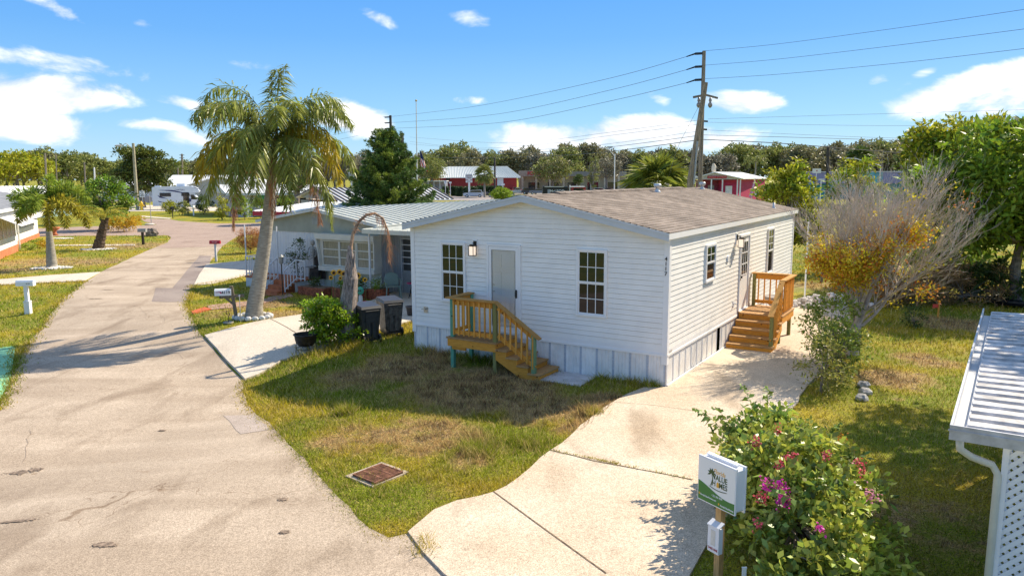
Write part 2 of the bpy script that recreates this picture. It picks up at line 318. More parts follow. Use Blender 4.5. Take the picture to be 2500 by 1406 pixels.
def grass_mat(name, blades):
    m = bpy.data.materials.new(name); m.use_nodes = True; n, l = m.node_tree.nodes, m.node_tree.links; p = n['Principled BSDF']
    g = n.new('ShaderNodeNewGeometry'); pos = g.outputs['Position']
    def noise(sc, det=4, dist=0):
        t = n.new('ShaderNodeTexNoise'); t.inputs['Scale'].default_value = sc; t.inputs['Detail'].default_value = det; t.inputs['Distortion'].default_value = dist
        mp = n.new('ShaderNodeMapping'); mp.inputs['Scale'].default_value = (1, 1, .2 if blades else 1); l.new(pos, mp.inputs[0]); l.new(mp.outputs[0], t.inputs['Vector']); return t.outputs[0]
    def mth(op, a, b, cl=False):
        t = n.new('ShaderNodeMath'); t.operation = op; t.use_clamp = cl
        for i, x in enumerate((a, b)):
            if isinstance(x, (int, float)): t.inputs[i].default_value = x
            else: l.new(x, t.inputs[i])
        return t.outputs[0]
    def mx(f, a, b):
        t = n.new('ShaderNodeMix'); t.data_type = 'RGBA'; l.new(f, t.inputs[0])
        for i, x in ((6, a), (7, b)):
            if isinstance(x, tuple): t.inputs[i].default_value = (*x, 1)
            else: l.new(x, t.inputs[i])
        return t.outputs[2]
    def mr(x, a, b):
        t = n.new('ShaderNodeMapRange'); t.interpolation_type = 'SMOOTHSTEP'; l.new(x, t.inputs[0]); t.inputs[1].default_value = a; t.inputs[2].default_value = b; return t.outputs[0]
    green, yell, straw, soil = (.245, .29, .018), (.46, .37, .028), (.54, .36, .17), (.27, .18, .10)
    c = mx(mr(noise(.45, 6), .40, .62), green, yell)
    # worn and dry places: (x, y, radius, amount)
    dry = None
    sx_ = n.new('ShaderNodeSeparateXYZ'); l.new(pos, sx_.inputs[0])
    for (x, y, r, a) in DRY:
        dx = mth('DIVIDE', mth('SUBTRACT', sx_.outputs[0], float(x)), float(r)); dy = mth('DIVIDE', mth('SUBTRACT', sx_.outputs[1], float(y)), float(r))
        q = mth('MULTIPLY', mth('SUBTRACT', 1., mth('ADD', mth('MULTIPLY', dx, dx), mth('MULTIPLY', dy, dy)), True), a)
        dry = q if dry is None else mth('MAXIMUM', dry, q)
    d = mth('ADD', mth('MULTIPLY', dry, .60), noise(1.3, 6, .3))
    c = mx(mr(mth('ADD', d, mth('MULTIPLY', mth('SUBTRACT', noise(9, 4), .5), .7)), .56, .98), c, straw)
    c = mx(mr(mth('ADD', mth('MULTIPLY', dry, .25), noise(2.6, 5)), .66, .8), c, soil if not blades else (.26, .16, .07))
    if not blades:
        c = mx(mr(noise(34, 3), .30, .62), mx(mr(noise(9, 3), .3, .8), (.07, .08, .018), (.16, .13, .05)), c)
        b = n.new('ShaderNodeBump'); b.inputs['Strength'].default_value = .9; b.inputs['Distance'].default_value = .05; l.new(noise(28, 4), b.inputs['Height']); l.new(b.outputs[0], p.inputs['Normal'])
    else:
        fr_ = mth('FRACT', mth('MULTIPLY', g.outputs['Random Per Island'], 17.3), 0.); c = mx(mr(fr_, .70, .72), c, (.58, .45, .17)); h = n.new('ShaderNodeHueSaturation'); l.new(c, h.inputs['Color']); a = n.new('ShaderNodeMapRange'); l.new(g.outputs['Random Per Island'], a.inputs[0]); a.inputs[3].default_value = .5; a.inputs[4].default_value = 1.45; l.new(a.outputs[0], h.inputs['Value']); c = h.outputs[0]
        tr = n.new('ShaderNodeBsdfTranslucent'); l.new(c, tr.inputs[0]); ms = n.new('ShaderNodeMixShader'); ms.inputs[0].default_value = .35; l.new(p.outputs[0], ms.inputs[1]); l.new(tr.outputs[0], ms.inputs[2]); l.new(ms.outputs[0], n['Material Output'].inputs[0])
    l.new(c, p.inputs['Base Color']); p.inputs['Roughness'].default_value = .85; p.inputs['Specular IOR Level'].default_value = .15
    return m
DRY = []
for (px, py, r, a) in [(1180, 950, 2.3, 1.1), (1000, 900, 1.8, 1.), (1330, 1000, 1.3, .95), (1050, 1060, 1.3, .8), (860, 1070, 1.0, .75), (1480, 985, .9, 1.), (1420, 1040, .8, .8), (900, 920, 1.5, .8), (1150, 1130, .5, .6), (2180, 925, 1.1, 1.), (2250, 880, 1.0, .9), (2250, 1290, 1.5, .4), (2330, 790, 1.6, .9),
                       (100, 640, 3.4, .75), (210, 640, 3, .7), (330, 600, 4, .7), (40, 660, 2.5, .6), (1990, 700, 2.4, .6), (560, 765, 1.3, .5), (640, 745, 1.4, .9), (700, 770, 1.3, .7)]:
    q = gr(px, py); DRY.append((q[0], q[1], r, a))
M_ground = grass_mat('lawn_ground', False); M_blade = grass_mat('grass_blades', True)

def asphalt(name, c1, c2, stain=.5, cracks=False):
    m = bpy.data.materials.new(name); m.use_nodes = True; n, l = m.node_tree.nodes, m.node_tree.links; p = n['Principled BSDF']
    t = n.new('ShaderNodeTexCoord')
    def noise(sc, det=4, s=None, dist=0):
        x = n.new('ShaderNodeTexNoise'); x.inputs['Scale'].default_value = sc; x.inputs['Detail'].default_value = det; x.inputs['Distortion'].default_value = dist
        if s: mp = n.new('ShaderNodeMapping'); mp.inputs['Scale'].default_value = s; mp.inputs['Rotation'].default_value = (0, 0, .5); l.new(t.outputs['Object'], mp.inputs[0]); l.new(mp.outputs[0], x.inputs['Vector'])
        else: l.new(t.outputs['Object'], x.inputs['Vector'])
        return x.outputs[0]
    def ramp(x, a, b, ca, cb):
        r = n.new('ShaderNodeValToRGB'); l.new(x, r.inputs[0]); e = r.color_ramp.elements; e[0].position, e[1].position = a, b; e[0].color, e[1].color = (*ca, 1), (*cb, 1); return r.outputs[0]
    def mul(a, b, f=1.):
        x = n.new('ShaderNodeMix'); x.data_type = 'RGBA'; x.blend_type = 'MULTIPLY'; x.inputs[0].default_value = f; l.new(a, x.inputs[6]); l.new(b, x.inputs[7]); return x.outputs[2]
    w = (1, 1, 1)
    c = ramp(noise(.5, 5), .35, .65, c1, c2)
    c = mul(c, ramp(noise(70, 2), .3, .7, (.60, .58, .56), (1.32, 1.32, 1.32)))
    c = mul(c, ramp(noise(16, 3), .35, .65, (.91, .91, .91), (1.04, 1.04, 1.04)))
    c = mul(c, ramp(noise(1.1, 6, (1, .35, 1), .6), .30, .47, (.55, .51, .47), w), stain)
    c = mul(c, ramp(noise(3.2, 3), .20, .30, (.55, .45, .35), w), stain)
    if cracks:
        nn_ = n.new('ShaderNodeTexNoise'); nn_.inputs['Scale'].default_value = 1.6; nn_.inputs['Detail'].default_value = 6; l.new(t.outputs['Object'], nn_.inputs['Vector']); va = n.new('ShaderNodeVectorMath'); va.operation = 'MULTIPLY_ADD'; l.new(nn_.outputs['Color'], va.inputs[0]); va.inputs[1].default_value = (1.5, 1.5, 0); l.new(t.outputs['Object'], va.inputs[2])
        vo = n.new('ShaderNodeTexVoronoi'); vo.feature = 'DISTANCE_TO_EDGE'; vo.inputs['Scale'].default_value = .34; l.new(va.outputs[0], vo.inputs['Vector'])
        ck = n.new('ShaderNodeMapRange'); l.new(vo.outputs['Distance'], ck.inputs[0]); ck.inputs[1].default_value = .0015; ck.inputs[2].default_value = .005; ck.inputs[3].default_value = 1; ck.inputs[4].default_value = 0
        mk = n.new('ShaderNodeMapRange'); l.new(noise(.33, 3), mk.inputs[0]); mk.inputs[1].default_value = .46; mk.inputs[2].default_value = .56; cm = n.new('ShaderNodeMath'); cm.operation = 'MULTIPLY'; l.new(ck.outputs[0], cm.inputs[0]); l.new(mk.outputs[0], cm.inputs[1])
        x = n.new('ShaderNodeMix'); x.data_type = 'RGBA'; x.blend_type = 'MULTIPLY'; l.new(cm.outputs[0], x.inputs[0]); l.new(c, x.inputs[6]); x.inputs[7].default_value = (.62, .57, .52, 1); c = x.outputs[2]
        ln = ramp(noise(.55, 4, (.35, 2.2, 1)), .36, .6, (.86, .84, .82), (1.05, 1.05, 1.05)); c = mul(c, ln)
    l.new(c, p.inputs['Base Color']); p.inputs['Roughness'].default_value = .9; p.inputs['Specular IOR Level'].default_value = .2
    b = n.new('ShaderNodeBump'); b.inputs['Strength'].default_value = .3; b.inputs['Distance'].default_value = .006; l.new(noise(60, 2), b.inputs['Height']); l.new(b.outputs[0], p.inputs['Normal'])
    return m
M_road = asphalt('road_asphalt', (.43, .35, .268), (.51, .42, .325), .7, True)
M_road2 = asphalt('road_asphalt_far', (.36, .27, .22), (.42, .32, .26), .3)
M_patch = asphalt('road_patch_asphalt', (.27, .22, .195), (.34, .285, .25), .3)
M_conc = asphalt('driveway_concrete', (.58, .465, .34), (.68, .58, .455), .6)
M_conc2 = asphalt('slab_concrete', (.60, .54, .45), (.68, .60, .50), .3)
M_joint = mat('joint_dirt', (.20, .14, .085), .95, .3, 12)
M_crack = mat('crack_fill', (.30, .23, .18), .95, .3, 9)

B_ = [(-1500, -400), (1800, -400), (1800, 3000), (-1500, 3000)]
sheet('ground', B_, 0, M_ground)
R_right = [(800, 575), (640, 570), (600, 574), (579, 578), (560, 590), (541, 603), (527, 622), (513, 641), (495, 667), (472, 697), (463, 722), (455, 743), (468, 776), (493, 820)]
R_left = [(0, 1000), (25, 930), (50, 876), (75, 830), (130, 757), (205, 690), (245, 665), (330, 625), (380, 604), (410, 592), (418, 580), (410, 575), (200, 576), (94, 578), (-60, 581)]
R_far = [(-60, 560), (94, 558), (219, 553), (330, 552), (384, 549), (352, 541), (343, 533), (414, 536), (438, 540), (532, 546), (629, 545), (800, 543)]
R_low = [(498, 825), (596, 931), (592, 956), (615, 1000), (640, 1022), (659, 1032), (672, 1050), (690, 1068), (725, 1105), (757, 1138), (795, 1180), (827, 1215), (870, 1262), (900, 1288), (950, 1313), (996, 1302), (1085, 1406)]
road = [(-9.4, -4), (-10.3, 9)]+outline(R_left)+outline(R_far)+outline(R_right)+outline(R_low)+[(.4, 6.4), (2.2, -4)]
road_o = rough_outline(road, .35, .045, 3)
sheet('road', road_o, .006, M_road)
sheet('road', outline([(382, 604), (410, 592), (418, 580), (410, 575), (200, 576), (94, 578), (-60, 581), (-60, 560), (94, 558), (219, 553), (330, 552), (384, 549), (352, 541), (343, 533), (414, 536), (438, 540), (532, 546), (629, 545), (800, 543), (800, 575), (640, 570), (600, 574), (579, 578), (560, 590), (541, 602), (470, 604), (410, 606)]), .011, M_road2, cut=False)
sheet('road_patch', rough_outline(outline([(516, 625), (487, 625), (455, 662), (420, 704), (380, 703), (370, 737), (412, 738), (455, 737), (463, 718), (488, 680), (513, 642)]), .6, .02, 5), .011, M_patch)
sheet('road_patch', rough_outline(outline([(545, 1015), (588, 1060), (655, 1050), (625, 1012)]), .3, .03, 6), .011, asphalt('old_patch_asphalt', (.40, .335, .285), (.46, .385, .33), .6))
# main driveway: a slab with its own thickness
D_px = [(996, 1302), (1060, 1248), (1115, 1226), (1170, 1215), (1205, 1205), (1237, 1190), (1265, 1170), (1320, 1120), (1345, 1102), (1372, 1085), (1400, 1060), (1440, 1025), (1470, 1000), (1500, 982), (1530, 965), (1570, 949), (1623, 948)]
drv = outline(D_px)+[tuple(HW(.0, v)[:2]) for v in (.3, 4.2, 13.2)]+outline([(1990, 722), (2060, 738)])+[tuple(HW(-2.62, v)[:2]) for v in (10.5, 6, 1.2)]+outline([(1723, 1338), (1685, 1406)])+[(1.2, 6.4), (.4, 6.4), (-.79, 7.97)]
sheet('driveway', rough_outline(drv, .4, .03, 8), .035, M_conc, .06)
mb = MB(); ribbon(mb, [(1345, 1103), (1400, 1117), (1450, 1130), (1560, 1150), (1690, 1176)], .035, .040, .01, 1)
ribbon(mb, [(1205, 1205), (1320, 1290), (1480, 1406)], .022, .040, 0, 2); ribbon(mb, [(1500, 985), (1600, 993), (1700, 1008)], .012, .040, .01, 3); ribbon(mb, [(1700, 1008), (1850, 1040)], .012, .040, .0, 4)
o = mb.build('driveway_joint', M_joint); o['kind'] = 'structure'
# neighbour's driveway and carport slab
sheet('driveway', rough_outline(outline([(500, 823), (560, 806), (660, 783), (755, 769), (840, 754), (880, 744), (905, 738), (935, 727), (963, 716), (1003, 702), (1090, 690), (1120, 720), (1010, 786), (946, 802), (860, 832), (800, 850), (730, 870), (688, 884), (650, 908), (628, 920), (598, 930)]), .5, .015, 9), .07, M_conc2, .12)
mb = MB(); ribbon(mb, [(660, 783), (700, 804), (728, 822)], .025, .075); ribbon(mb, [(587, 910), (640, 899), (690, 884)], .012, .075); ribbon(mb, [(712, 815), (760, 806)], .012, .075)
o = mb.build('driveway_joint', M_joint); o['kind'] = 'structure'
sheet('driveway', outline([(504, 647), (560, 641), (625, 636), (690, 630), (690, 655), (620, 669), (560, 684), (512, 695), (473, 698), (486, 672)]), .04, M_conc2, .06)
sheet('path', outline([(505, 747), (560, 741), (640, 733), (700, 714), (716, 724), (640, 742), (565, 753), (512, 758)]), .03, mat('path_brick', (.42, .27, .20), .9, .2, 3), .05)
sheet('path', outline([(467, 762), (500, 752), (516, 757), (494, 762), (472, 768)]), .045, mat('terracotta_paint', srgb('#c8623a'), .8, .15, 3), .05)
sheet('path', outline([(-40, 687), (0, 683), (120, 673), (245, 665), (205, 687), (100, 692), (0, 697), (-40, 700)]), .03, M_conc2, .05)
sheet('path', outline([(128, 598), (330, 597), (330, 600), (128, 601)]), .02, M_conc2, cut=False)
sheet('pavement', outline([(-60, 858), (0, 850), (38, 845), (25, 930), (0, 975), (-60, 1000)]), .02, mat('green_slab_paint', srgb('#8cc79a'), .8, .12, 2), .05)
sheet('pavement', [tuple(HW(u, v)[:2]) for u, v in ((2.62, -.02), (1.62, -.02), (1.6, -.92), (2.62, -.92))], .03, mat('cool_concrete', (.55, .54, .54), .85, .1, 4), .06)
sheet('pavement', outline([(97, 833-260), (97, 574), (414, 535), (343, 530)][2:]+[(345, 527), (420, 533)]), .02, M_conc2, cut=False)
# the busy road and parking lots beyond the park
sheet('road', [(-120, 150), (260, 138), (260, 174), (-120, 186)], .03, asphalt('highway_asphalt', (.30, .265, .25), (.36, .32, .30), .2), cut=False)
sheet('pavement', [(-70, 205), (260, 190), (260, 300), (-70, 300)], .02, asphalt('lot_asphalt', (.26, .24, .22), (.33, .30, .28), .2), cut=False)
sheet('pavement', [(-75, 128), (-48, 128), (-40, 104), (-58, 104)], .02, M_conc2, cut=False)
mb = MB(); rc = [[(700, 900), (720, 960), (712, 1000)], [(370, 850), (415, 790), (420, 760)], [(130, 1055), (200, 1052), (290, 1038), (370, 1030)], [(560, 1080), (590, 1140), (580, 1190)], [(650, 1060), (680, 1130)], [(60, 1130), (75, 1050)], [(400, 840), (450, 876)], [(330, 745), (352, 762), (360, 780)], [(390, 760), (402, 790)], [(410, 690), (400, 720)], [(340, 700), (375, 690)], [(80, 1240), (90, 1280)], [(560, 1295), (640, 1240), (700, 1210)], [(640, 1330), (700, 1390)]]
for i, c in enumerate(rc[5:11]): ribbon(mb, c, .007, .014, .05, i)
o = mb.build('road_crack', M_crack); o['kind'] = 'structure'
mb = MB()
for (x, y, a, b, s) in [(45, 1155, .26, .12, 1), (85, 1148, .14, .1, 2), (255, 1331, .16, .07, 3), (232, 730, .35, .12, 4), (262, 708, .3, .05, 5), (690, 1220, .07, .05, 6), (694, 1300, .06, .04, 7), (396, 1052, .07, .04, 8), (40, 1273, .5, .05, 9)]:
    rnd = random.Random(s); c = gr(x, y)
    for j in range(70):
        w_ = rnd.gauss(0, .5); q_ = rnd.gauss(0, .5); rr_ = rnd.uniform(.01, .035)*(1.4-min(1.2, math.hypot(w_, q_))); k = 6; ring = [(c[0]+a*w_+rr_*1.4*math.cos(2*math.pi*i/k), c[1]+b*q_+rr_*math.sin(2*math.pi*i/k)) for i in range(k)]
        mb.add([(p[0], p[1], hgt(*p)+.0135+.00005*j) for p in ring], [tuple(range(k))])
o = mb.build('road_stain', mat('oil_stain', (.27, .2, .145), .8, .3, 20)); o['kind'] = 'structure'

# ------------------------------------------------------------------ grass (nobody could count it)
def inpoly(x, y, P):
    P = np.asarray(P); c = np.zeros(len(x), bool); j = len(P)-1
    for i in range(len(P)):
        xi, yi = P[i]; xj, yj = P[j]
        c ^= ((yi > y) != (yj > y)) & (x < (xj-xi)*(y-yi)/(yj-yi+1e-12)+xi); j = i
    return c
def scatter(P, per, rs, d0=9., fall=2.0):
    P = np.asarray(P); a, b = P.min(0), P.max(0); n = int((b-a)[0]*(b-a)[1]*per); x = a[0]+(b-a)[0]*rs.random(n); y = a[1]+(b-a)[1]*rs.random(n)
    k = inpoly(x, y, P); x, y = x[k], y[k]; d = np.hypot(x, y); k = rs.random(len(x)) < np.minimum(1, (d0/d)**fall); return x[k], y[k]
def blades(x, y, rs, hmin=.03, hmax=.085, tuft=None):
    n = len(x); d = np.hypot(x, y); s = np.clip(d/13, .8, 4.5)
    h = (hmin+(hmax-hmin)*rs.random(n))*np.clip(s, .8, 1.8); w = .013*s*(.6+.8*rs.random(n)); a = rs.random(n)*2*np.pi
    ln = rs.normal(size=(n, 2))*.55*h[:, None]; z = hgt(x, y)
    bx = np.stack([x-np.cos(a)*w/2, y-np.sin(a)*w/2, z-.005], 1); bx2 = np.stack([x+np.cos(a)*w/2, y+np.sin(a)*w/2, z-.005], 1)
    tp = np.stack([x+ln[:, 0], y+ln[:, 1], z+h], 1); return np.stack([bx, bx2, tp], 1).reshape(-1, 3)
rs = np.random.RandomState(4)
L1 = outline([(1010, 786), (946, 802), (860, 832), (800, 850), (730, 870), (688, 884), (650, 908), (628, 920), (598, 930), (592, 956), (615, 1000), (640, 1022), (659, 1032), (690, 1068), (757, 1138), (827, 1215), (870, 1262), (900, 1288), (950, 1313), (996, 1302), (1060, 1248), (1115, 1226), (1170, 1215), (1205, 1205), (1265, 1170), (1320, 1120), (1345, 1102), (1400, 1060), (1440, 1025), (1500, 982), (1530, 965), (1570, 949), (1610, 948)])+[tuple(HW(.1, -.02)[:2]), tuple(HW(1.6, -.03)[:2]), tuple(HW(1.6, -.92)[:2]), tuple(HW(2.6, -.92)[:2]), tuple(HW(2.6, -.03)[:2]), tuple(HW(6.97, -.03)[:2]), tuple(HW(6.97, 4)[:2])]
GR = outline([(870, 1150), (893, 1195), (985, 1165), (940, 1128)])
L2 = [tuple(HW(-2.66, v)[:2]) for v in (13, 8, 2, -3)]+outline([(1723, 1338), (1685, 1406)])+[(2.2, 6.4), (8.8, 6.4), (30, 24), (30, 45), (12, 45), (12, 28)]
L3 = outline([(0, 1000), (25, 930), (40, 845), (0, 850), (-60, 855), (-60, 700), (0, 697), (100, 692), (205, 687), (130, 757), (75, 830), (50, 876)])
L4 = outline([(-60, 640), (0, 625), (60, 612), (130, 580), (200, 576), (410, 576), (418, 581), (380, 604), (330, 625), (245, 665), (0, 683), (-60, 685)])
L5 = outline([(463, 722), (473, 698), (560, 684), (620, 669), (665, 660), (700, 690), (760, 715), (905, 738), (840, 754), (755, 769), (660, 783), (500, 823), (468, 776), (455, 743)])
L6 = outline([(579, 578), (541, 603), (513, 641), (560, 641), (625, 636), (690, 630), (690, 578), (640, 570)])
V = []
def shaggy(P, per, rs, amp=.12):
    "grass creeping over the edge of a lawn"
    P = np.asarray(P); Q = []
    for i in range(len(P)):
        a, b = P[i], P[(i+1) % len(P)]; L = np.linalg.norm(b-a); n = int(L*per/max(1, np.linalg.norm((a+b)/2)/10)); t = rs.random(n)[:, None]
        if L < 12: Q.append(a+(b-a)*t+rs.normal(size=(n, 2))*amp*(.4+.8*np.abs(np.sin(9*t+i))))
    Q = np.concatenate(Q); return Q[:, 0], Q[:, 1]
for P, per, hm in ((L1, 2600, .085), (L2, 1500, .08), (L3, 1500, .07), (L4, 900, .08), (L5, 1500, .07), (L6, 900, .07)):
    x, y = scatter(P, per, rs); k = ~inpoly(x, y, GR); x, y = x[k], y[k]
    if P is L1:
        us, vs_ = (x-HX)*UV[0][0]+(y-HY)*UV[0][1], (x-HX)*UV[1][0]+(y-HY)*UV[1][1]
        bare = (us > 2.7) & (us < 5.2) & (vs_ > -1.15) & (rs.random(len(x)) < .88); x, y = x[~bare], y[~bare]
    V.append(blades(x, y, rs, .025, hm))
    if P in (L1, L3, L5): V.append(blades(*shaggy(P, 420, rs, .11), rs, .02, .06))
# taller dry tufts on the front lawn
for _ in range(900):
    t = rs.rand(); c = np.array(L1)[rs.randint(len(L1))]*0+gr(650+rs.rand()*850, 870+rs.rand()*350)[:2]
    if not inpoly(np.array([c[0]]), np.array([c[1]]), L1)[0]: continue
    n = 18; sp_ = .03+.06*rs.rand(); V.append(blades(c[0]+rs.normal(size=n)*sp_, c[1]+rs.normal(size=n)*sp_, rs, .06, .10+.09*rs.rand()))
for _ in range(130):          # grass line along the skirting
    u = rs.rand()*6.9; v = -rs.rand()*.25
    if 1.5 < u < 2.7: continue
    c = HW(u, v); n = 22; V.append(blades(c[0]+rs.normal(size=n)*.06, c[1]+rs.normal(size=n)*.06, rs, .06, .2))
for (x, y, r) in [(1190, 1070, .25), (1150, 1100, .15), (1175, 1110, .12), (845, 1010, .1), (1440, 1010, .12), (1290, 1085, .15)]:
    c = gr(x, y); n = 420; V.append(blades(c[0]+rs.normal(size=n)*r, c[1]+rs.normal(size=n)*r, rs, .1, .24))
for t in np.linspace(0, 1, 60):  # weeds in the driveway joint
    c = gr(1345+345*t, 1103+73*t); n = int(10*rs.rand()*(1+2*(abs(t-.35) < .12))); V.append(blades(c[0]+rs.normal(size=n)*.03, c[1]+rs.normal(size=n)*.02, rs, .03, .06)+np.array([0, 0, .03]))
for (x, y, n, r) in [(1040, 1340, 160, .1), (1030, 1320, 60, .06), (870, 850, 500, .25), (820, 845, 400, .3), (760, 870, 300, .25)]:
    c = gr(x, y); V.append(blades(c[0]+rs.normal(size=n)*r, c[1]+rs.normal(size=n)*r, rs, .05, .2))
o = np_mesh('grass', np.concatenate(V), 3, M_blade); tag(o, kind='stuff')
o = o
# tufts in the rough ground beyond the right lawn
# ------------------------------------------------------------------ the white house
WHITE = srgb('#e6e9ee')
M_siding = mat('white_siding', (.89, .865, .81), .45, .03, 2, .4)
M_trim = mat('white_trim', (.86, .85, .83), .4, .02, 2, .4)
M_fascia = mat('grey_fascia', (.55, .58, .60), .5, .03, 2, .4)
M_skirt = mat('white_skirt', (.86, .84, .80), .5, .06, 3, .35)
M_vent = mat('perforated_skirt', (.50, .53, .58), .6, .08, 40, .3)
M_black = mat('black_metal', (.015, .014, .013), .35, .1, 5, .5)
M_glass = glass_mat('window_glass', (.008, .018, .016), .02, .6)
M_glass2 = glass_mat('window_glass_lower', (.030, .022, .018), .03, .35)
M_storm = glass_mat('storm_glass', rough=.015, mixv=-.02)
M_dark = mat('dark_gap', (.01, .01, .01), .9)
def shingle_mat():
    m = bpy.data.materials.new('asphalt_shingles'); m.use_nodes = True; n, l = m.node_tree.nodes, m.node_tree.links; p = n['Principled BSDF']
    t = n.new('ShaderNodeTexCoord'); sp = n.new('ShaderNodeSeparateXYZ'); l.new(t.outputs['Object'], sp.inputs[0]); cb = n.new('ShaderNodeCombineXYZ'); l.new(sp.outputs[1], cb.inputs[0]); l.new(sp.outputs[0], cb.inputs[1])
    b = n.new('ShaderNodeTexBrick'); l.new(cb.outputs[0], b.inputs['Vector']); b.inputs['Scale'].default_value = 1; b.inputs['Brick Width'].default_value = .30; b.inputs['Row Height'].default_value = .14; b.inputs['Mortar Size'].default_value = .004
    b.inputs['Color1'].default_value = (.305, .255, .215, 1); b.inputs['Color2'].default_value = (.22, .182, .152, 1); b.inputs['Mortar'].default_value = (.14, .11, .09, 1)
    z = n.new('ShaderNodeTexNoise'); z.inputs['Scale'].default_value = 45; z.inputs['Detail'].default_value = 3; l.new(t.outputs['Object'], z.inputs['Vector'])
    z2 = n.new('ShaderNodeTexNoise'); z2.inputs['Scale'].default_value = 1.2; z2.inputs['Detail'].default_value = 5; l.new(t.outputs['Object'], z2.inputs['Vector'])
    ov = n.new('ShaderNodeMix'); ov.data_type = 'RGBA'; ov.blend_type = 'OVERLAY'; ov.inputs[0].default_value = .75; l.new(b.outputs[0], ov.inputs[6]); l.new(z.outputs[0], ov.inputs[7])
    o2 = n.new('ShaderNodeMix'); o2.data_type = 'RGBA'; o2.blend_type = 'OVERLAY'; o2.inputs[0].default_value = .5; l.new(ov.outputs[2], o2.inputs[6]); l.new(z2.outputs[0], o2.inputs[7])
    l.new(o2.outputs[2], p.inputs['Base Color']); p.inputs['Roughness'].default_value = .95; p.inputs['Specular IOR Level'].default_value = .15; return m
M_shingle = shingle_mat()
HWd, HL, ZS, ZE, ZR = 6.96, 12.41, .71, 3.27, 4.12
house = thing('mobile_house', HW(0, 0, 0), 'white single-storey mobile home with brown shingle roof and two new wooden porches', 'house', rz=-TH)
SL = (ZR-3.36)/(HWd/2+.1)
EXP = .114
def lap(mb, L, P0, along, out, z0, z1, half=None):
    "lap siding courses on a wall that starts at P0, runs L along, faces out"
    z = z0; A, O = Vector(along), Vector(out)
    while z < z1-.01:
        zt = min(z+EXP, z1)
        def lim(zz):
            if half is None or zz <= ZE-.02: return 0., L
            i = (zz-(ZE-.02))/SL; return min(i, L/2), max(L-i, L/2)
        (a0, a1), (b0, b1) = lim(z), lim(zt)
        P = Vector(P0)
        q = [P+A*a0+O*.021+Vector((0, 0, z)), P+A*a1+O*.021+Vector((0, 0, z)), P+A*b1+O*.010+Vector((0, 0, zt-.008)), P+A*b0+O*.010+Vector((0, 0, zt-.008))]
        mb.add(q, [(0, 1, 2, 3)]); mb.add([q[0], q[1], P+A*a1-O*.006+Vector((0, 0, z)), P+A*a0-O*.006+Vector((0, 0, z))], [(3, 2, 1, 0)]); mb.add([P+A*b0-O*.006+Vector((0, 0, zt-.008)), P+A*b1-O*.006+Vector((0, 0, zt-.008)), P+A*b1-O*.006+Vector((0, 0, zt)), P+A*b0-O*.006+Vector((0, 0, zt)), q[2], q[3]], [(0, 1, 2, 3), (0, 5, 4, 1)])
        z = zt
mb = MB()
lap(mb, HWd, (-HWd, 0, 0), (1, 0, 0), (0, -1, 0), ZS+.13, ZR-.12, 1)
lap(mb, HL, (0, 0, 0), (0, 1, 0), (1, 0, 0), ZS+.13, ZE)
lap(mb, HL, (-HWd, HL, 0), (0, -1, 0), (-1, 0, 0), ZS+.13, ZE)
lap(mb, HWd, (0, HL, 0), (-1, 0, 0), (0, 1, 0), ZS+.13, ZR-.12, 1)
mb.build('siding', M_siding, house)
mb = MB(); mb.box(-HWd+.02, -.02, .02, HL-.02, ZS, ZE); mb.build('wall_core', M_dark, house)
mb = MB()   # bottom band, corner posts
for a in ((-HWd-.012, .012, -.022, -.002), (-HWd-.012, .012, HL+.002, HL+.022)): mb.box(a[0]+.05, a[1]-.05, a[2], a[3], ZS-.03, ZS+.13)
mb.box(.002, .022, .05, HL-.05, ZS-.03, ZS+.13); mb.box(-HWd-.022, -HWd-.002, .05, HL-.05, ZS-.03, ZS+.13)
mb.build('base_band', M_trim, house)
for (x, y) in ((0, 0), (-HWd, 0), (0, HL), (-HWd, HL)):
    mb = MB(); sx_, sy_ = (1 if x == 0 else -1), (-1 if y == 0 else 1)
    mb.box(min(x-sx_*.09, x+sx_*.030), max(x-sx_*.09, x+sx_*.030), min(y, y+sy_*.030), max(y, y+sy_*.030), ZS-.2, ZE-.03)
    mb.box(min(x, x+sx_*.030), max(x, x+sx_*.030), min(y-sy_*.09, y-sy_*.0005), max(y-sy_*.09, y-sy_*.0005), ZS-.2, ZE-.03); mb.build('corner_post', M_trim, house)
# skirting: ribbed panels with a perforated strip in each
def skirt(name, L, P0, along, out, gap=None):
    mb = MB(); A, O = Vector(along), Vector(out); prof = [(0, 0), (.02, .012), (.075, .012), (.095, 0), (.16, 0), (.17, -.012), (.18, 0), (.245, 0), (.255, -.012), (.265, 0), (.32, 0), (.33, -.012), (.34, 0), (.406, 0)]
    s = 0; P = Vector(P0)
    while s < L-.01:
        for i in range(len(prof)-1):
            a, b = s+prof[i][0], min(s+prof[i+1][0], L)
            if a >= L: break
            if gap and gap[0] < (a+b)/2 < gap[1]: continue
            p, q = P+A*a+O*prof[i][1], P+A*b+O*prof[i+1][1]
            mb.quad(p+Vector((0, 0, -.3)), q+Vector((0, 0, -.3)), q+Vector((0, 0, ZS)), p+Vector((0, 0, ZS)), 1 if i == 1 else 0)
        s += .406
    mb.build(name, [M_skirt, M_vent], house)
    mb = MB(); q = P+A*L; mb.bar(P+Vector((0, 0, ZS-.0))+O*.022, q+Vector((0, 0, ZS-.0))+O*.022, .03, .05); mb.build('skirt_rail', M_trim, house)
skirt('skirting', HWd, (-HWd, 0.0, 0), (1, 0, 0), (0, -1, 0)); skirt('skirting', HL, (0, 0, 0), (0, 1, 0), (1, 0, 0), (3.68, 3.95)); skirt('skirting', HL, (-HWd, HL, 0), (0, -1, 0), (-1, 0, 0)); skirt('skirting', HWd, (0, HL, 0), (-1, 0, 0), (0, 1, 0))
mb = MB(); mb.box(-.35, -.3, 3.4, 4.3, 0, ZS); mb.build('crawl_space', M_dark, house)
